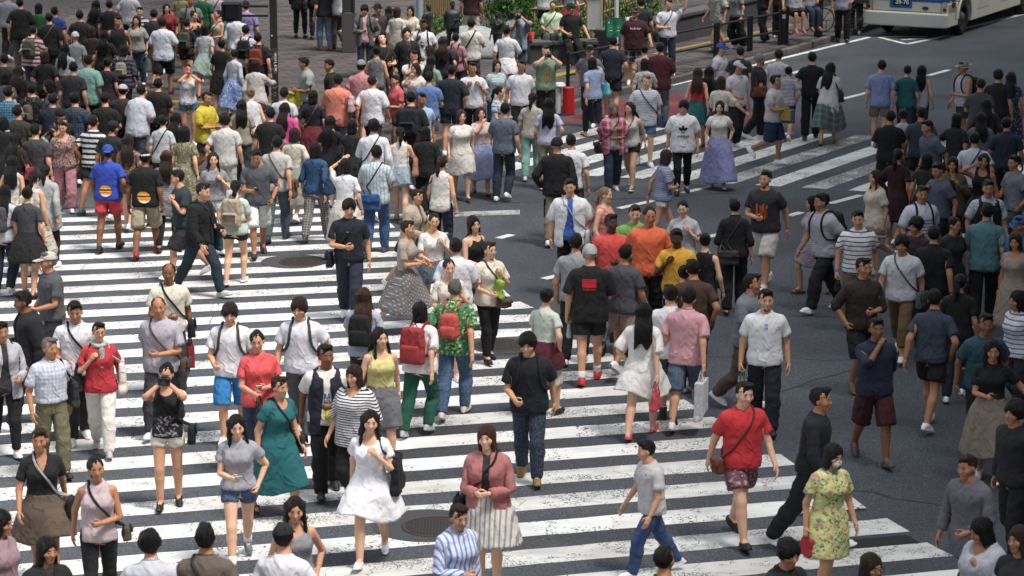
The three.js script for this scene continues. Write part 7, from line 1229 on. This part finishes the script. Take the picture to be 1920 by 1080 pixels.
P = person('person in black with a white strap at the far left, middle of the crowd', [-9.60, -48.13, 0.14], 170, 'f1.60', 'tee=4f535c pants=black hair=bob/black', 'walk:.4 ph:2');
P = person('woman with brown hair in black between the mint T-shirt and the left edge', [-9.51, -49.02, 0.14], 170, 'f1.60', 'tee=1c1714 pants=black hair=long/brown', 'walk:.4 ph:1');
P = person('dark-haired person in a charcoal top behind the mint T-shirt', [-9.39, -59.76, 0.14], 170, 'm1.70', 'tee=1a1a1e pants=black hair=short/black', 'walk:.2 ph:1');
P = person('person in a dark brown top and black shorts right of the white cap', [-6.53, -46.86, 0.14], 165, 'm1.66', 'tee=15130f shorts=black hair=short/black', 'walk:.5 ph:1');
P = person('woman in a black blazer and trousers with black wedge sandals, head above the photo', [-5.51, -66.56, 0.14], 165, 'f1.70', 'tee=17171c cardigan=121216 slim=101013 hair=long/black shoes=heel/17171a', 'stance:.06');
P = person('person in black jeans beside the black blazer, head above the photo', [-5.06, -66.18, 0.14], -170, 'm1.74', 'tee=131316 slim=101013 hair=short/black shoes=sneaker/black', 'stance:.05');
  crossbody(P,'black bag with a pale pink button, left of the faded jeans','black','L');
P = person('man in a black T-shirt, faded jeans and red shoes, head above the photo', [-4.70, -63.95, 0.14], -150, 'm1.72', 'tee=131316 jeans=denim/4f6580/8aa0b6 hair=short/black shoes=loafer/8a3030', 'walk:.3 ph:.5 R:phone');
P = person('man in a white rolled-sleeve shirt and brown cargo trousers leaning, head above the photo', [-4.39, -64.29, 0.14], -150, 'm1.74', 'rolled=c3c9d2 pants=57493d hair=short/black shoes=sneaker/2a2a2c', 'stance:.06 legL:2,4 legR:20,55 R:phone');
P = person('young man in a pink T-shirt and grey cardigan reading a phone', [-3.39, -58.87, 0.14], 5, 'm1.70', 'tee=bd949c cardigan=54565a jeans=2c3440 hair=mop/black shoes=sneaker/white', 'stance:.05 R:phone nod:14 L:pocket');
  phone(P,'white phone of the young man in the grey cardigan','R','#dcdcdf');
  backpack(P,'dark rucksack straps of the young man in the grey cardigan','1c1c20',{layer:1});
P = person('man in a black flat cap behind the grey cardigan', [-3.13, -59.43, 0.14], 20, 'm1.66', 'tee=3a3034 pants=char hat=bucket/121216 hair=short/black', 'stance:.04');
P = person('woman in an off-white blouse standing at the upper edge, arm bent', [-2.36, -59.49, 0.14], -30, 'f1.60', 'blouse=c7c2b2 jeans=5a3a34 hair=bob/black', 'stance:.04 R:hip');
P = person('woman in a white sweater with brown hair near the upper edge', [-2.67, -59.27, 0.14], 160, 'f1.60', 'long=c5c2ba mini=8a7f72 hair=bob/brown', 'stance:.04');
P = person('woman in white under the upper edge left of the white sweater', [-2.88, -59.65, 0.14], 170, 'f1.58', 'tee=cac6be slim=char hair=long/dark', 'stance:.04');
P = person('man in a white T-shirt with a black bicycle-wheel print and rucksack straps', [-1.94, -55.94, 0.14], -8, 'm1.70', 'tee=d6d8dd print=bike/front jeans=33363c hair=short/black skin=3', 'stance:.05');
  backpack(P,'black rucksack of the man in the wheel-print T-shirt','17171b');
P = person('young man with a fringe in black looking up', [-2.23, -54.45, 0.14], 20, 'm1.68', 'tee=floral/16161a/5a5a5e/1c1c20 cardigan=131316 pants=black hair=mop/black skin=0', 'stance:.04 nod:-15');
P = person('man in a black T-shirt gazing up with a brown strap', [-2.68, -53.13, 0.14], 35, 'm1.72', 'tee=121215 jeans=1c2a44 hair=short/black skin=0', 'stance:.05 nod:-25');
  crossbody(P,'brown leather strap bag on the black T-shirt of the man gazing up','6a3a24','R',{rear:1,flap:'navy',w:.1});
P = person('woman in a draped grey sleeveless top from behind', [-2.75, -51.71, 0.14], 172, 'f1.64', 'loosetank=6d6f72 shorts=5a5652 hair=bun/black skin=1', 'walk:.3 ph:1');
P = person('woman with long brown hair and a navy top facing the round stone', [-1.45, -53.52, 0.14], 175, 'f1.62', 'tee=141a26 pants=1b2030 hair=long/brown', 'stance:.04');
  crossbody(P,'steel blue bag strap of the brown-haired woman by the round stone','2a3a4c','L');
P = person('woman in a rose T-shirt with a black rucksack', [-1.19, -54.32, 0.14], 168, 'f1.60', 'tee=a4707a jeans=char hair=short/black skin=1', 'stance:.04');
  backpack(P,'black rucksack with an orange tag on the rose T-shirt','1a1a1e',{w:.11,h:.14,y:1.14});
P = person('man in an off-white T-shirt with a black diagonal strap facing the round stone', [-0.89, -55.56, 0.14], 170, 'm1.76', 'tee=cfccc2 pants=3a3a3e hair=short/black', 'stance:.05');
  crossbody(P,'thin black strap bag on the off-white T-shirt','131316','L',{r:.018,w:.08,h:.06});
P = person('man in a maroon top and cream trousers by the round stone, head above the photo', [-1.02, -64.29, 0.14], 175, 'm1.74', 'tee=33131a pants=b9ac8f hair=short/black skin=2', 'stance:.06');
P = person('blurred man in a white shirt right of the round stone', [-0.11, -54.77, 0.14], 165, 'm1.70', 'bigtee=d3d4d8 mini=white hair=short/black', 'walk:.4 ph:1');
P = person('young man in a white T-shirt with rucksack straps rubbing his face', [-1.96, -50.67, 0.14], 15, 'm1.68', 'tee=c9c7c9 jeans=char hair=short/black', 'walk:.3 ph:1 R:mouth');
  backpack(P,'dark straps rucksack of the man rubbing his face','24262c');
P = person('woman with chin-length brown hair in profile, white collar', [-1.71, -52.09, 0.14], -80, 'f1.60', 'tee=c9c9cc slim=char hair=bob/brown', 'walk:.3 ph:1');
P = person('man in a grey cap and dusty pink T-shirt from behind', [-2.90, -48.82, 0.14], 168, 'm1.74', 'tee=b97a80 shorts=5a5450 hat=cap/7f868c hair=short/black', 'walk:.5 ph:1');
P = person('man in a salmon T-shirt with a pale pink plastic bag on his shoulder', [-3.28, -47.73], 172, 'm1.76', 'bigtee=d47a62 kshorts=6a6c72 hair=short/black skin=2 fat=1.08', 'walk:.5 ph:2.8');
  tote(P,'pale pink plastic bag over the shoulder of the salmon T-shirt','c9a9ae','R',{y:1.18,z:-.14,h:.15,w:.1});
  handbag(P,'white paper bag beside the salmon T-shirt','d3d3cf','R',{kind:'paper_bag',w:.09,h:.15,d:.04});
P = person('blurred man in a white T-shirt between the salmon and coral T-shirts', [-2.63, -47.93], 160, 'm1.72', 'bigtee=dedee4 pants=char hair=short/brown', 'walk:.7 ph:1');
P = person('woman in a coral T-shirt moving left', [-2.20, -48.74], -60, 'f1.62', 'tee=c2484e jeans=6a5a4c hair=short/brown skin=1', 'walk:.7 ph:1 L:carry');
P = person('woman in a white blouse with light brown hair holding her face', [-1.86, -49.48, 0.14], -40, 'f1.60', 'blouse=d6d0cc slim=black hair=bob/brown', 'walk:.4 ph:1 R:mouth');
P = person('woman in a pale green top with straight black hair', [-1.60, -50.51, 0.14], 150, 'f1.60', 'tee=7f9c86 jeans=26344a hair=long/black', 'walk:.4 ph:1');
P = person('man in a cornflower blue T-shirt walking away', [-1.59, -48.23], 172, 'm1.74', 'tee=5a78b0 shorts=4a4c54 hair=short/black', 'walk:.6 ph:1');
P = person('man in a plain navy T-shirt and cropped hair walking away', [-1.17, -49.07], 172, 'm1.76', 'bigtee=1b2333 shorts=1c2f4c hair=buzz/black skin=1', 'walk:.6 ph:2.5');
P = person('man in a white T-shirt walking toward the viewer, right of the navy T-shirt', [-0.77, -49.65], 5, 'm1.72', 'tee=d8d8de pants=1d1f26 hair=short/black skin=2', 'walk:.5 ph:.5');
P = person('woman in a teal and white striped top', [-0.32, -50.90], 20, 'f1.62', 'tee=fine/8aa8ac/c9d0d0 jeans=2f4a66 hair=bob/brown', 'walk:.5 ph:1');
P = person('woman in a blue and white ikat dress moving right', [-0.25, -47.30], 60, 'f1.60', 'midid=floral/a9bccb/5d7f9f/d3dde0/3a5a80 hair=pony/black', 'walk:.6 ph:1');
P = person('big man in a black T-shirt with a dark rucksack, from behind', [-1.81, -45.26], 168, 'm1.78', 'bigtee=14161d pants=6a6456 hair=short/black fat=1.1', 'walk:.4 ph:1');
  backpack(P,'big navy-black rucksack of the big man in black','161b28',{w:.17,h:.23});
P = person('man in a pale blue graphic T-shirt facing the viewer', [-1.65, -45.71], 20, 'm1.70', 'tee=9fb9d2 print=smalltext/front jeans=9fb4c6 hair=short/black skin=2', 'walk:.4 ph:1 R:hold');
P = person('woman in a hot pink T-shirt from behind', [-4.03, -45.05], 170, 'f1.62', 'tee=c93088 jeans=1a1c24 hair=long/dark', 'walk:.4 ph:1');
  handbag(P,'purple polka-dot handbag of the hot pink T-shirt','dots/6a1c58/b06a9a','R',{w:.17,h:.12,drop:.1});
P = person('woman in a navy top and burgundy pleated skirt with a brown strap', [-3.64, -46.49], 172, 'f1.62', 'tee=141a28 pleated=5f1020 hair=bob/black', 'walk:.3 ph:1');
  crossbody(P,'tan leather strap bag over the navy top','7a4a28','L',{r:.016});
P = person('person in a white T-shirt behind the hot pink T-shirt', [-4.19, -46.51], 165, 'm1.68', 'tee=bfc3c9 pants=char hair=short/black', 'walk:.5 ph:1');
P = person('man in a grey T-shirt hurrying left with a blue folder', [-3.99, -49.72, 0.14], -75, 'm1.70', 'tee=8a9694 kshorts=2a2e3a hair=short/black skin=2', 'walk:.9 ph:.5 lean:6 R:hold');
  flat(P,'sky blue folder under the arm of the hurrying man','blue_folder','3a78b4','R',.3,.2,{ry:20,rx:70});
  handbag(P,'bright yellow carrier bag of the hurrying man','d3c80e','L',{kind:'paper_bag',w:.12,h:.15,d:.04,drop:.05});
P = person('person in black right behind the hurrying man with the folder', [-3.50, -49.41, 0.14], -80, 'm1.70', 'long=151519 pants=black hair=short/black skin=2', 'walk:.9 ph:2');
P = person('photographer in a camouflage hat, pale blue shirt and camera', [0.12, -58.22, 0.14], 5, 'm1.70', 'tee=4a5c48 openshirt=7f95ad jeans=2c4258 hat=bucket/4a4f42 hair=short/black skin=2', 'stance:.05 L:cam R:mouth');
  cameraOf(P,'black camera with an orange strap held by the man in the camouflage hat','#1c1c1e');
  tote(P,'red-brown bag behind the photographer in the camouflage hat','6a2a20','L',{h:.1});
P = person('man in a pale green checked shirt sitting on the wall, hands together', [0.98, -62.11, 0.14], -8, 'm1.70', 'shirt=check/a9c6a0/c6dcbc pants=4a4a40 hair=buzz/dark glasses skin=1', 'sit:88 kneeBend:1 sitY:.66 R:hold L:hold');
  crossbody(P,'black camera bag on the lap of the man in pale green checks','131316','R',{front:1,w:.17,h:.09});
P = person('man dressed all in black with a black cap sitting on the stone wall', [1.42, -61.47, 0.14], 12, 'm1.72', 'tee=101012 pants=0d0d0f hat=bucket/0f0f11 hair=mop/black skin=1 shoes=sneaker/black', 'sit:62 kneeBend:.75 sitY:.66 L:rail R:lap stance:.08');
  flat(P,'white round paper fan held by the man in black','paper_fan','white','L',.2,.2,{round:1,rx:70,x:.1});
P = person('stout man in a maroon T-shirt, brown hat and checked shorts leaning on the railing', [2.78, -57.95, 0.14], 0, 'm1.72', 'bigtee=3a0f1e print=script/front kshorts=plaid/17171c/b4b4b6/6a6a6e hat=trilby/5a4434 hair=short/black glasses beard skin=1 fat=1.2', 'stance:.06 L:rail');
P = person('man in a dark blue shirt with long hair and a white apron-like bag', [3.03, -60.28, 0.14], 170, 'm1.72', 'tee=1e222c slim=24262c hair=mop/brown', 'walk:.5 ph:1');
  tote(P,'big white bag of the man in the dark blue shirt','cfd0d2','L',{h:.24,w:.2});
P = person('man in a white polo shirt waving, with a black camera bag', [3.62, -59.48, 0.14], 5, 'm1.76', 'polo=d0d3dc jeans=22344c hair=short/brown beard skin=0', 'stance:.05 L:wave R:carry');
  crossbody(P,'black camera bag of the waving man','131317','R',{w:.15,h:.12});
P = person('man in a khaki print shirt and green socks, head above the photo', [5.10, -63.51, 0.14], -60, 'm1.74', 'bigtee=floral/8f8f7f/3a4a74/b4b2a0 shorts=8f8f7f socks=1c6a3a hair=short/black shoes=sneaker/1c1c20', 'walk:.5 ph:.5');
P = person('person in black with white trainers, head above the photo', [5.64, -64.24, 0.14], -60, 'f1.66', 'tee=7a7c80 wide=0e0e10 hair=long/black', 'walk:.5 ph:2.5');
P = person('man in dark clothes and navy trainers at the upper edge', [6.43, -65.55, 0.14], -70, 'm1.72', 'tee=16161a pants=17171c hair=short/black shoes=sneaker/26324c skin=2', 'walk:.3 ph:1');
P = person('man in a sage green T-shirt with gold print photographing', [0.69, -51.88], 10, 'm1.76', 'tee=7f9a80 print=gold/front pants=17181c hair=short/brown skin=0', 'walk:.2 ph:1 R:cam L:cam');
  cameraOf(P,'grey camera of the man in the sage green T-shirt','#55575c');
P = person('man in a white T-shirt and glasses with dark trousers left of the sage green T-shirt', [0.17, -50.04], 10, 'm1.72', 'tee=d6d6de jeans=2c3038 hair=short/black glasses skin=2', 'walk:.4 ph:1');
P = person('woman in a pale blue top with a turquoise bag, arm raised to her hair', [1.63, -51.22], -150, 'f1.62', 'tee=8fa4c6 slim=13161c hair=bob/black shoes=sandal/8a3a2a', 'walk:.5 ph:.4 R:ear');
  tote(P,'turquoise rectangular bag of the woman in pale blue','63bccb','R',{h:.13,w:.17,y:1.02});
P = person('man in a dark navy T-shirt with a wrist watch beside the turquoise bag', [2.10, -53.46], 170, 'm1.76', 'tee=1d2735 shorts=1a2030 hair=short/black skin=1 watch=L', 'walk:.4 ph:1');
  handbag(P,'white carrier bag beside the dark navy T-shirt','b9bcbb','L',{kind:'plastic_bag',w:.14,h:.16});
P = person('man in a black cap and grey top behind the turquoise bag', [1.61, -52.58], -20, 'm1.70', 'tee=6a6c74 pants=char hat=cap/16161a hair=short/grey skin=1', 'walk:.4 ph:1');
P = person('woman in a pale peach blouse by the railing', [2.77, -53.40], 170, 'f1.60', 'blouse=b9908a mini=char hair=bun/dark', 'walk:.4 ph:1');
P = person('man in a maroon T-shirt and grey trousers walking along the kerb', [3.06, -52.57], 170, 'm1.76', 'bigtee=47101f jeans=5a5e6c hair=short/black skin=2 shoes=sneaker/black', 'walk:.6 ph:2.9');
P = person('woman with a big white shopping bag in a grey print blouse', [2.67, -51.20], 170, 'f1.60', 'tee=floral/a9a9a4/c9c9c2/7f7f7c mini=char hair=bob/black', 'walk:.4 ph:1');
  handbag(P,'white shopping bag in front of the guide post','c9cbc6','L',{kind:'paper_bag',w:.13,h:.14,d:.05});
P = person('man in a pale striped T-shirt and blue shorts, light hair', [2.51, -47.79], 5, 'm1.74', 'bigtee=fine/c9ccd2/9398a4 shorts=3f6a9c hair=short/blond skin=0', 'walk:.5 ph:1');
  crossbody(P,'blue bag of the man in the pale striped T-shirt','2f4a80','L');
P = person('woman in a red sleeveless top and teal skirt', [3.65, -49.94], 170, 'f1.60', 'vest=b00e1a skirt=14555a hair=long/brown shoes=sandal/black skin=1', 'walk:.6 ph:3.3');
P = person('woman with black wavy hair beside the red sleeveless top', [3.89, -50.23], 170, 'f1.58', 'tee=1b1b20 slim=black hair=long/black', 'walk:.5 ph:1');
P = person('woman in a cream blouse behind the lavender skirt', [3.98, -48.45], 160, 'f1.62', 'blouse=d0c8ba mini=char hair=bob/brown', 'walk:.6 ph:1 R:out');
P = person('man in a white cap and white T-shirt facing right', [4.42, -49.88], 30, 'm1.72', 'tee=bbbcc2 pants=191a20 hat=cap/b9bcc4 hair=short/black skin=2', 'walk:.5 ph:2 R:hold');
P = person('man in a bright blue cap and white T-shirt near the railing', [4.32, -52.99], 60, 'm1.68', 'tee=b4b8c4 shorts=5a5650 hat=cap/1440a4 hair=short/black skin=1', 'walk:.5 ph:1');
P = person('person in a grey knit cap and navy top near the railing', [4.95, -51.00], 100, 'm1.72', 'tee=161b28 pants=black hat=beanie/6f7674 skin=2', 'walk:.5 ph:1');
  tote(P,'orange-brown bag of the person in the grey knit cap','6a3418','R',{h:.1});
P = person('dark-haired person in a charcoal top by the kerb', [4.69, -52.47], 160, 'm1.68', 'tee=26272c pants=black hair=short/dark', 'walk:.4 ph:1');
P = person('man in a white T-shirt and dark blue shorts with colourful bags', [4.95, -47.93], 60, 'm1.72', 'tee=b9b4b4 kshorts=17294a hair=short/black skin=2', 'walk:.8 ph:1 R:carry L:carry');
  handbag(P,'blue and yellow paper bag of the man in dark blue shorts','3a5aa0','R',{kind:'paper_bag',w:.13,h:.13,d:.05,drop:.02});
  handbag(P,'yellow and red bag of the man in dark blue shorts','b08f1c','L',{kind:'paper_bag',w:.1,h:.1,d:.05,drop:.02});
P = person('person in a white T-shirt and dark cap by the kerb line', [5.44, -52.10], 160, 'm1.66', 'tee=b4b6ba pants=black hat=cap/1b1b14 hair=short/black', 'walk:.4 ph:1');
P = person('girl in a navy and white striped T-shirt', [5.49, -50.64], 165, 'f1.52', 'tee=fine/b9bac4/2a3050 hot=char hair=bun/black skin=1', 'walk:.5 ph:1');
P = person('man in a black T-shirt and black trousers on the far crosswalk', [6.02, -51.05], 170, 'm1.76', 'tee=101014 pants=0d0d10 hair=short/black shoes=loafer/2a1c18 skin=1', 'walk:.6 ph:2.9');
P = person('woman in a loose white blouse, grey checked midi skirt and yellow shoes', [6.29, -50.38], 165, 'f1.66', 'tunic=c6c6cc midi=plaid/4f5a60/6f7c80/3a4448 hair=long/black shoes=loafer/8f7a3a skin=1', 'walk:.8 ph:2.9');
  tote(P,'small black bag at the side of the loose white blouse','121216','R',{h:.09,w:.09});
P = person('man in a light blue shirt and beige shorts on the road', [7.24, -49.96], 172, 'm1.72', 'shirt=7686b4 shorts=6a6150 hair=short/black skin=1', 'walk:.4 ph:1');
P = person('person in a teal T-shirt crossing the road', [7.77, -50.11], 165, 'f1.62', 'tee=0e5a5c jeans=1c2638 hair=short/black skin=1', 'walk:.6 ph:1');
P = person('woman with long black hair in a white vest right of the teal T-shirt', [8.08, -50.25], 160, 'f1.60', 'loosetank=9a9aa4 slim=char hair=long/black skin=1', 'walk:.5 ph:1');
P = person('man in a straw sun hat and white vest with a dark rucksack', [8.86, -49.88], -70, 'm1.72', 'vest=a9a9b4 shorts=26262c hat=sunhat/8a8272 hair=short/black skin=2', 'walk:.7 ph:1');
  backpack(P,'maroon-black rucksack of the man in the straw hat','1c1416');
P = person('woman in a dark patterned dress at the right edge of the road', [9.61, -48.98], 160, 'f1.64', 'midid=floral/26283a/6a6f8a/15151d hair=long/black skin=2', 'walk:.5 ph:1');
P = person('dark figure in black beside the patterned dress', [9.30, -48.66], 160, 'm1.72', 'tee=111116 pants=black hair=mop/black skin=2', 'walk:.5 ph:1');
P = person('man in a black T-shirt with a turquoise bucket bag', [6.47, -43.45], 165, 'm1.72', 'tee=0f0f13 kshorts=15151a hair=short/black skin=2', 'walk:.5 ph:1');
  handbag(P,'turquoise tote beside the black T-shirt on the road','1295b4','L',{w:.13,h:.17,d:.06,drop:.06});
P = person('woman in a grey-white vest walking away right of the turquoise bag', [6.86, -44.42], 165, 'f1.60', 'loosetank=a9a9b6 jeans=33384c hair=short/black skin=2', 'walk:.5 ph:1');
P = person('man in a grey shirt stooping forward, upper right crowd', [7.09, -42.63], -70, 'm1.70', 'shirt=4f5566 pants=char hair=short/black skin=2', 'walk:.8 ph:1 lean:14');
P = person('woman in a dark lace top, arms out, upper right crowd', [7.69, -43.93], 150, 'f1.60', 'tee=1e1e24 pants=black hair=bob/black skin=2', 'walk:.6 ph:2 L:out');
P = person('woman with dark hair and a pale blouse behind the phone caller', [8.15, -44.05], 160, 'f1.60', 'blouse=5f606c slim=black hair=long/dark skin=2', 'walk:.5 ph:1');
P = person('man in a navy polo with cropped hair at the far right', [8.35, -42.74], 165, 'm1.72', 'polo=1b2236 pants=black hair=buzz/black skin=2', 'walk:.5 ph:1');
P = person('young man in a blue-grey T-shirt far right, head bowed', [6.52, -38.47], -60, 'm1.68', 'tee=4d5668 pants=black hair=short/black skin=2', 'walk:.6 ph:1 nod:15');
P = person('man in a white shirt and black trousers crossing near the bus, head above the photo', [8.63, -66.71], 0, 'm1.78', 'shirt=9c9dae pants=0c0c0f hair=short/black shoes=loafer/black skin=2', 'walk:.35 ph:.5');
P = person('person in a white T-shirt sitting on the railing beside the first bollard', [7.20, -65.39, 0.14], 15, 'm1.70', 'bigtee=a9abb2 kshorts=15151a hair=short/black shoes=sneaker/9a5a5c skin=2', 'sit:75 kneeBend:.9 sitY:.95 R:rail');
P = person('person in a pale shirt and rolled jeans sitting on the railing', [7.63, -65.93, 0.14], 20, 'm1.70', 'shirt=8f96a2 jeans=1c2f46 hair=short/black shoes=loafer/7a4a30 skin=2', 'sit:75 kneeBend:.9 sitY:.95 L:lap');
P = person('person with a black and white striped bag by the railing, head above the photo', [6.97, -66.57, 0.14], 160, 'f1.64', 'tee=101014 pants=black hair=long/black skin=2', 'stance:.05');
  tote(P,'black and white striped bag by the railing','vstripes/a9a9ac/17171a','R',{w:.17,h:.15});
P = person('person in black trousers waiting behind the bus stop kerb, head above the photo', [9.22, -68.61], -20, 'm1.70', 'tee=0f0f12 pants=0d0d10 hair=short/black skin=2', 'stance:.05');
P = person('bronze figure of a stout child standing on top of the round stone', [-1.35, -58.05, 0.86], 10, 'm1.15', 'bigtee=black shorts=black hair=short/black fat=1.35', 'statue:1 stance:.06 R:down L:phone');
P = person('bronze figure of a child bending at the left side of the round stone', [-2.04, -61.28, 0.45], 60, 'm1.15', 'tee=black jeans=black hair=short/black', 'statue:1 walk:.3 ph:1 lean:10 L:fwd');
P = person('slim bronze figure climbing the right side of the round stone', [-0.34, -58.68, 0.56], -40, 'm1.15', 'slimtee=black slim=black hair=short/black', 'statue:1 walk:.5 ph:.5 L:mouth R:down');
P = person('person in a red and blue outfit seen behind the tall bamboo fence', [1.47, -65.31, 0.14], 170, 'f1.60', 'tee=8f9aa2 skirt=7a1420 hair=bob/black', 'stance:.05');
P = person('person in dark trousers behind the tall bamboo fence', [2.16, -65.73, 0.14], 170, 'm1.70', 'tee=2a2c33 jeans=18233c hair=short/black', 'stance:.05');
P = person('person in tan shorts behind the shrub', [0.85, -65.73, 0.14], 170, 'm1.70', 'tee=c9cac6 shorts=26262a hair=short/black', 'stance:.05');
P = person('man in dark clothes stooping fast to the right beside the red T-shirt', [3.05, -24.94], 70, 'm1.74', 'long=1a1c24 pants=15161c hair=short/dark skin=2', 'walk:.7 ph:.6 lean:8');
P = person('woman in a dark green dress between the burgundy dress and the olive cardigan', [6.53, -39.77], 160, 'f1.60', 'midid=1c2a22 hair=bob/black skin=2', 'walk:.5 ph:1');
P = person('man in a black polo with a shaved head, behind the brown rolled trousers', [5.58, -33.17], 160, 'm1.74', 'polo=101013 pants=17181d hair=buzz/black skin=2', 'walk:.6 ph:2');
P = person('woman in a charcoal dress with a low bun, left of the teal shirt', [6.06, -34.56], 20, 'f1.60', 'shift=202127 hair=bun/black skin=2', 'walk:.6 ph:.5');
P = person('man in a maroon and black striped T-shirt below the burgundy dress', [5.53, -34.18], -60, 'm1.68', 'tee=stripes/1a1216/3a1a22 pants=17171b hair=mop/black skin=2', 'walk:.7 ph:1');
P = person('woman in a black top with a high ponytail walking away below the teal shirt', [5.52, -30.82], 165, 'f1.60', 'tee=0e0e11 jeans=1c2230 hair=pony/black skin=2', 'walk:.6 ph:2');
P = person('man in a slate blue polo and black shorts right of the brown rolled trousers', [4.99, -29.52], 150, 'm1.70', 'polo=343c4c shorts=121216 hair=short/black skin=2', 'walk:.7 ph:.5');
P = person('person in a dark hooded top at the lower right edge', [5.00, -24.44], -60, 'm1.72', 'long=1c1b20 pants=101013 hair=mop/dark skin=2', 'walk:.6 ph:1');
P = person('person with a brown fringe in a dark top at the lower right corner', [4.30, -20.68], -40, 'f1.62', 'tee=26242a skirt=1a1a1e hair=bob/brown skin=2', 'walk:.5 ph:1');
P = person('man in a grey-green T-shirt at the right edge beside the patterned dress', [8.72, -47.35], 160, 'm1.72', 'tee=3a4040 pants=15151a hair=short/black skin=2', 'walk:.5 ph:2');
P = person('woman in a black jacket behind the straw sun hat', [8.52, -45.56], 170, 'f1.62', 'tee=15151a jacket=121217 slim=black hair=long/black skin=2', 'walk:.5 ph:1');
P = person('man in a steel blue T-shirt right of the grey-white vest', [7.09, -43.93], 170, 'm1.70', 'tee=303b4c shorts=16161c hair=short/dark skin=2', 'walk:.6 ph:2');
P = person('man in a dark brown T-shirt beside the white bandana', [-9.70, -57.42, 0.14], 170, 'm1.72', 'tee=231b17 pants=141416 hair=short/black', 'walk:.3 ph:1');
P = person('woman in a black tunic left of the black tank top', [-8.74, -54.78, 0.14], 165, 'f1.60', 'tunic=17171a slim=black hair=long/black skin=1', 'walk:.4 ph:1');
P = person('man in a charcoal polo behind the mint T-shirt', [-8.42, -48.79, 0.14], 170, 'm1.70', 'polo=2a2c31 pants=121214 hair=short/black', 'walk:.4 ph:2');
P = person('woman in a dark plum dress left of the purple poncho', [-8.00, -50.27, 0.14], 165, 'f1.60', 'midid=2a1a2a hair=bun/black skin=1', 'walk:.4 ph:1');
P = person('man in a black T-shirt between the mint T-shirt and the white cap', [-7.31, -45.58], 170, 'm1.72', 'tee=111114 jeans=1c222e hair=short/black', 'walk:.5 ph:1');
P = person('man in a navy checked shirt above the broad-striped T-shirt', [-7.87, -45.71], 165, 'm1.70', 'shirt=check/1f2a3c/3a4a5c pants=141416 hair=mop/black', 'walk:.5 ph:2');
P = person('woman in a black blouse with a brown bob right of the white bandana', [-9.39, -51.25, 0.14], 170, 'f1.60', 'blouse=19181b slim=black hair=bob/brown skin=1', 'walk:.4 ph:1');
P = person('man in a dark olive T-shirt near the black crossed straps', [-8.58, -44.05], 165, 'm1.72', 'tee=2a2b20 pants=121214 hair=short/black skin=2', 'walk:.4 ph:1');
P = person('woman in a black dress with a white collar at the left edge', [-8.72, -43.46], 165, 'f1.60', 'shift=141417 scarf=c9c9cb hair=bob/black skin=1', 'walk:.4 ph:1');
P = person('man in a dark grey T-shirt left of the pink trousers', [-7.92, -42.06], 170, 'm1.70', 'tee=34363c pants=17171b hair=short/black', 'walk:.4 ph:2');
P = person('woman in a black top with a red bag below the checked shirt', [-8.21, -41.87], 165, 'f1.58', 'tee=151518 mini=26262a hair=long/black skin=1', 'walk:.4 ph:1');
  tote(P,'dark red bag on the woman in black below the blue checked shirt','7a1420','R',{h:.1});
P = person('man in a black cap and dark T-shirt right of the broad stripes', [-6.73, -42.52], 160, 'm1.68', 'tee=1b1c20 shorts=2a2a2c hat=cap/17171a hair=short/black skin=2', 'walk:.5 ph:1');
P = person('woman in a beige top with long dark hair right of the yellow T-shirt', [-4.86, -45.56], 170, 'f1.60', 'tee=8f877a jeans=26303c hair=long/dark', 'walk:.5 ph:1');
P = person('man in a black T-shirt behind the vest with the blond bun', [-4.20, -43.93], 165, 'm1.70', 'tee=141418 pants=141416 hair=short/black', 'walk:.5 ph:2');
P = person('woman in a black dress with very long hair under the burgundy skirt', [-3.13, -43.69], 165, 'f1.60', 'midid=111114 hair=long/black', 'walk:.5 ph:1');
P = person('woman in a dark knit top in front of the salmon T-shirt', [-2.74, -43.34], 170, 'f1.58', 'long=1d1d22 skirt=17171a hair=bob/black', 'walk:.5 ph:2');
P = person('woman with a black bob in a black jacket behind the long white shirt', [-1.45, -42.42], 172, 'f1.60', 'tee=17171a jacket=141417 jeans=15151a hair=bob/black', 'walk:.5 ph:1');
P = person('man in a grey-blue T-shirt partly behind the lavender skirt', [-0.14, -44.30], 165, 'm1.72', 'tee=5d6878 jeans=23303f hair=short/black', 'walk:.6 ph:2');
P = person('woman in black with her hair up behind the orange T-shirt trio', [2.57, -33.38], 160, 'f1.60', 'tank=151518 slim=black hair=bun/black', 'walk:.5 ph:1');
P = person('man in a brown T-shirt right of the yellow polo shirt', [2.26, -31.13], 170, 'm1.70', 'tee=4a3026 pants=2a2a2e hair=short/black skin=2', 'walk:.5 ph:1');
P = person('woman in a white T-shirt in front of the yellow polo shirt, head only', [2.15, -31.31], 165, 'f1.60', 'tee=d3d3d6 skirt=7a1a2c hair=bun/black', 'walk:.5 ph:2');
P = person('man in a dark teal T-shirt moving left behind the black jacket', [-4.95, -37.81], -70, 'm1.70', 'tee=22343a kshorts=2a2a2e hair=short/black skin=1', 'walk:.9 ph:.6');
P = person('woman in a cream top and teal scarf left of the brown shoulder bag', [-3.64, -42.31], 165, 'f1.60', 'blouse=c9c4b2 midi=8a8f80 scarf=2a8a86 hair=bob/brown', 'walk:.5 ph:1');
renderer.render(scene, camera);
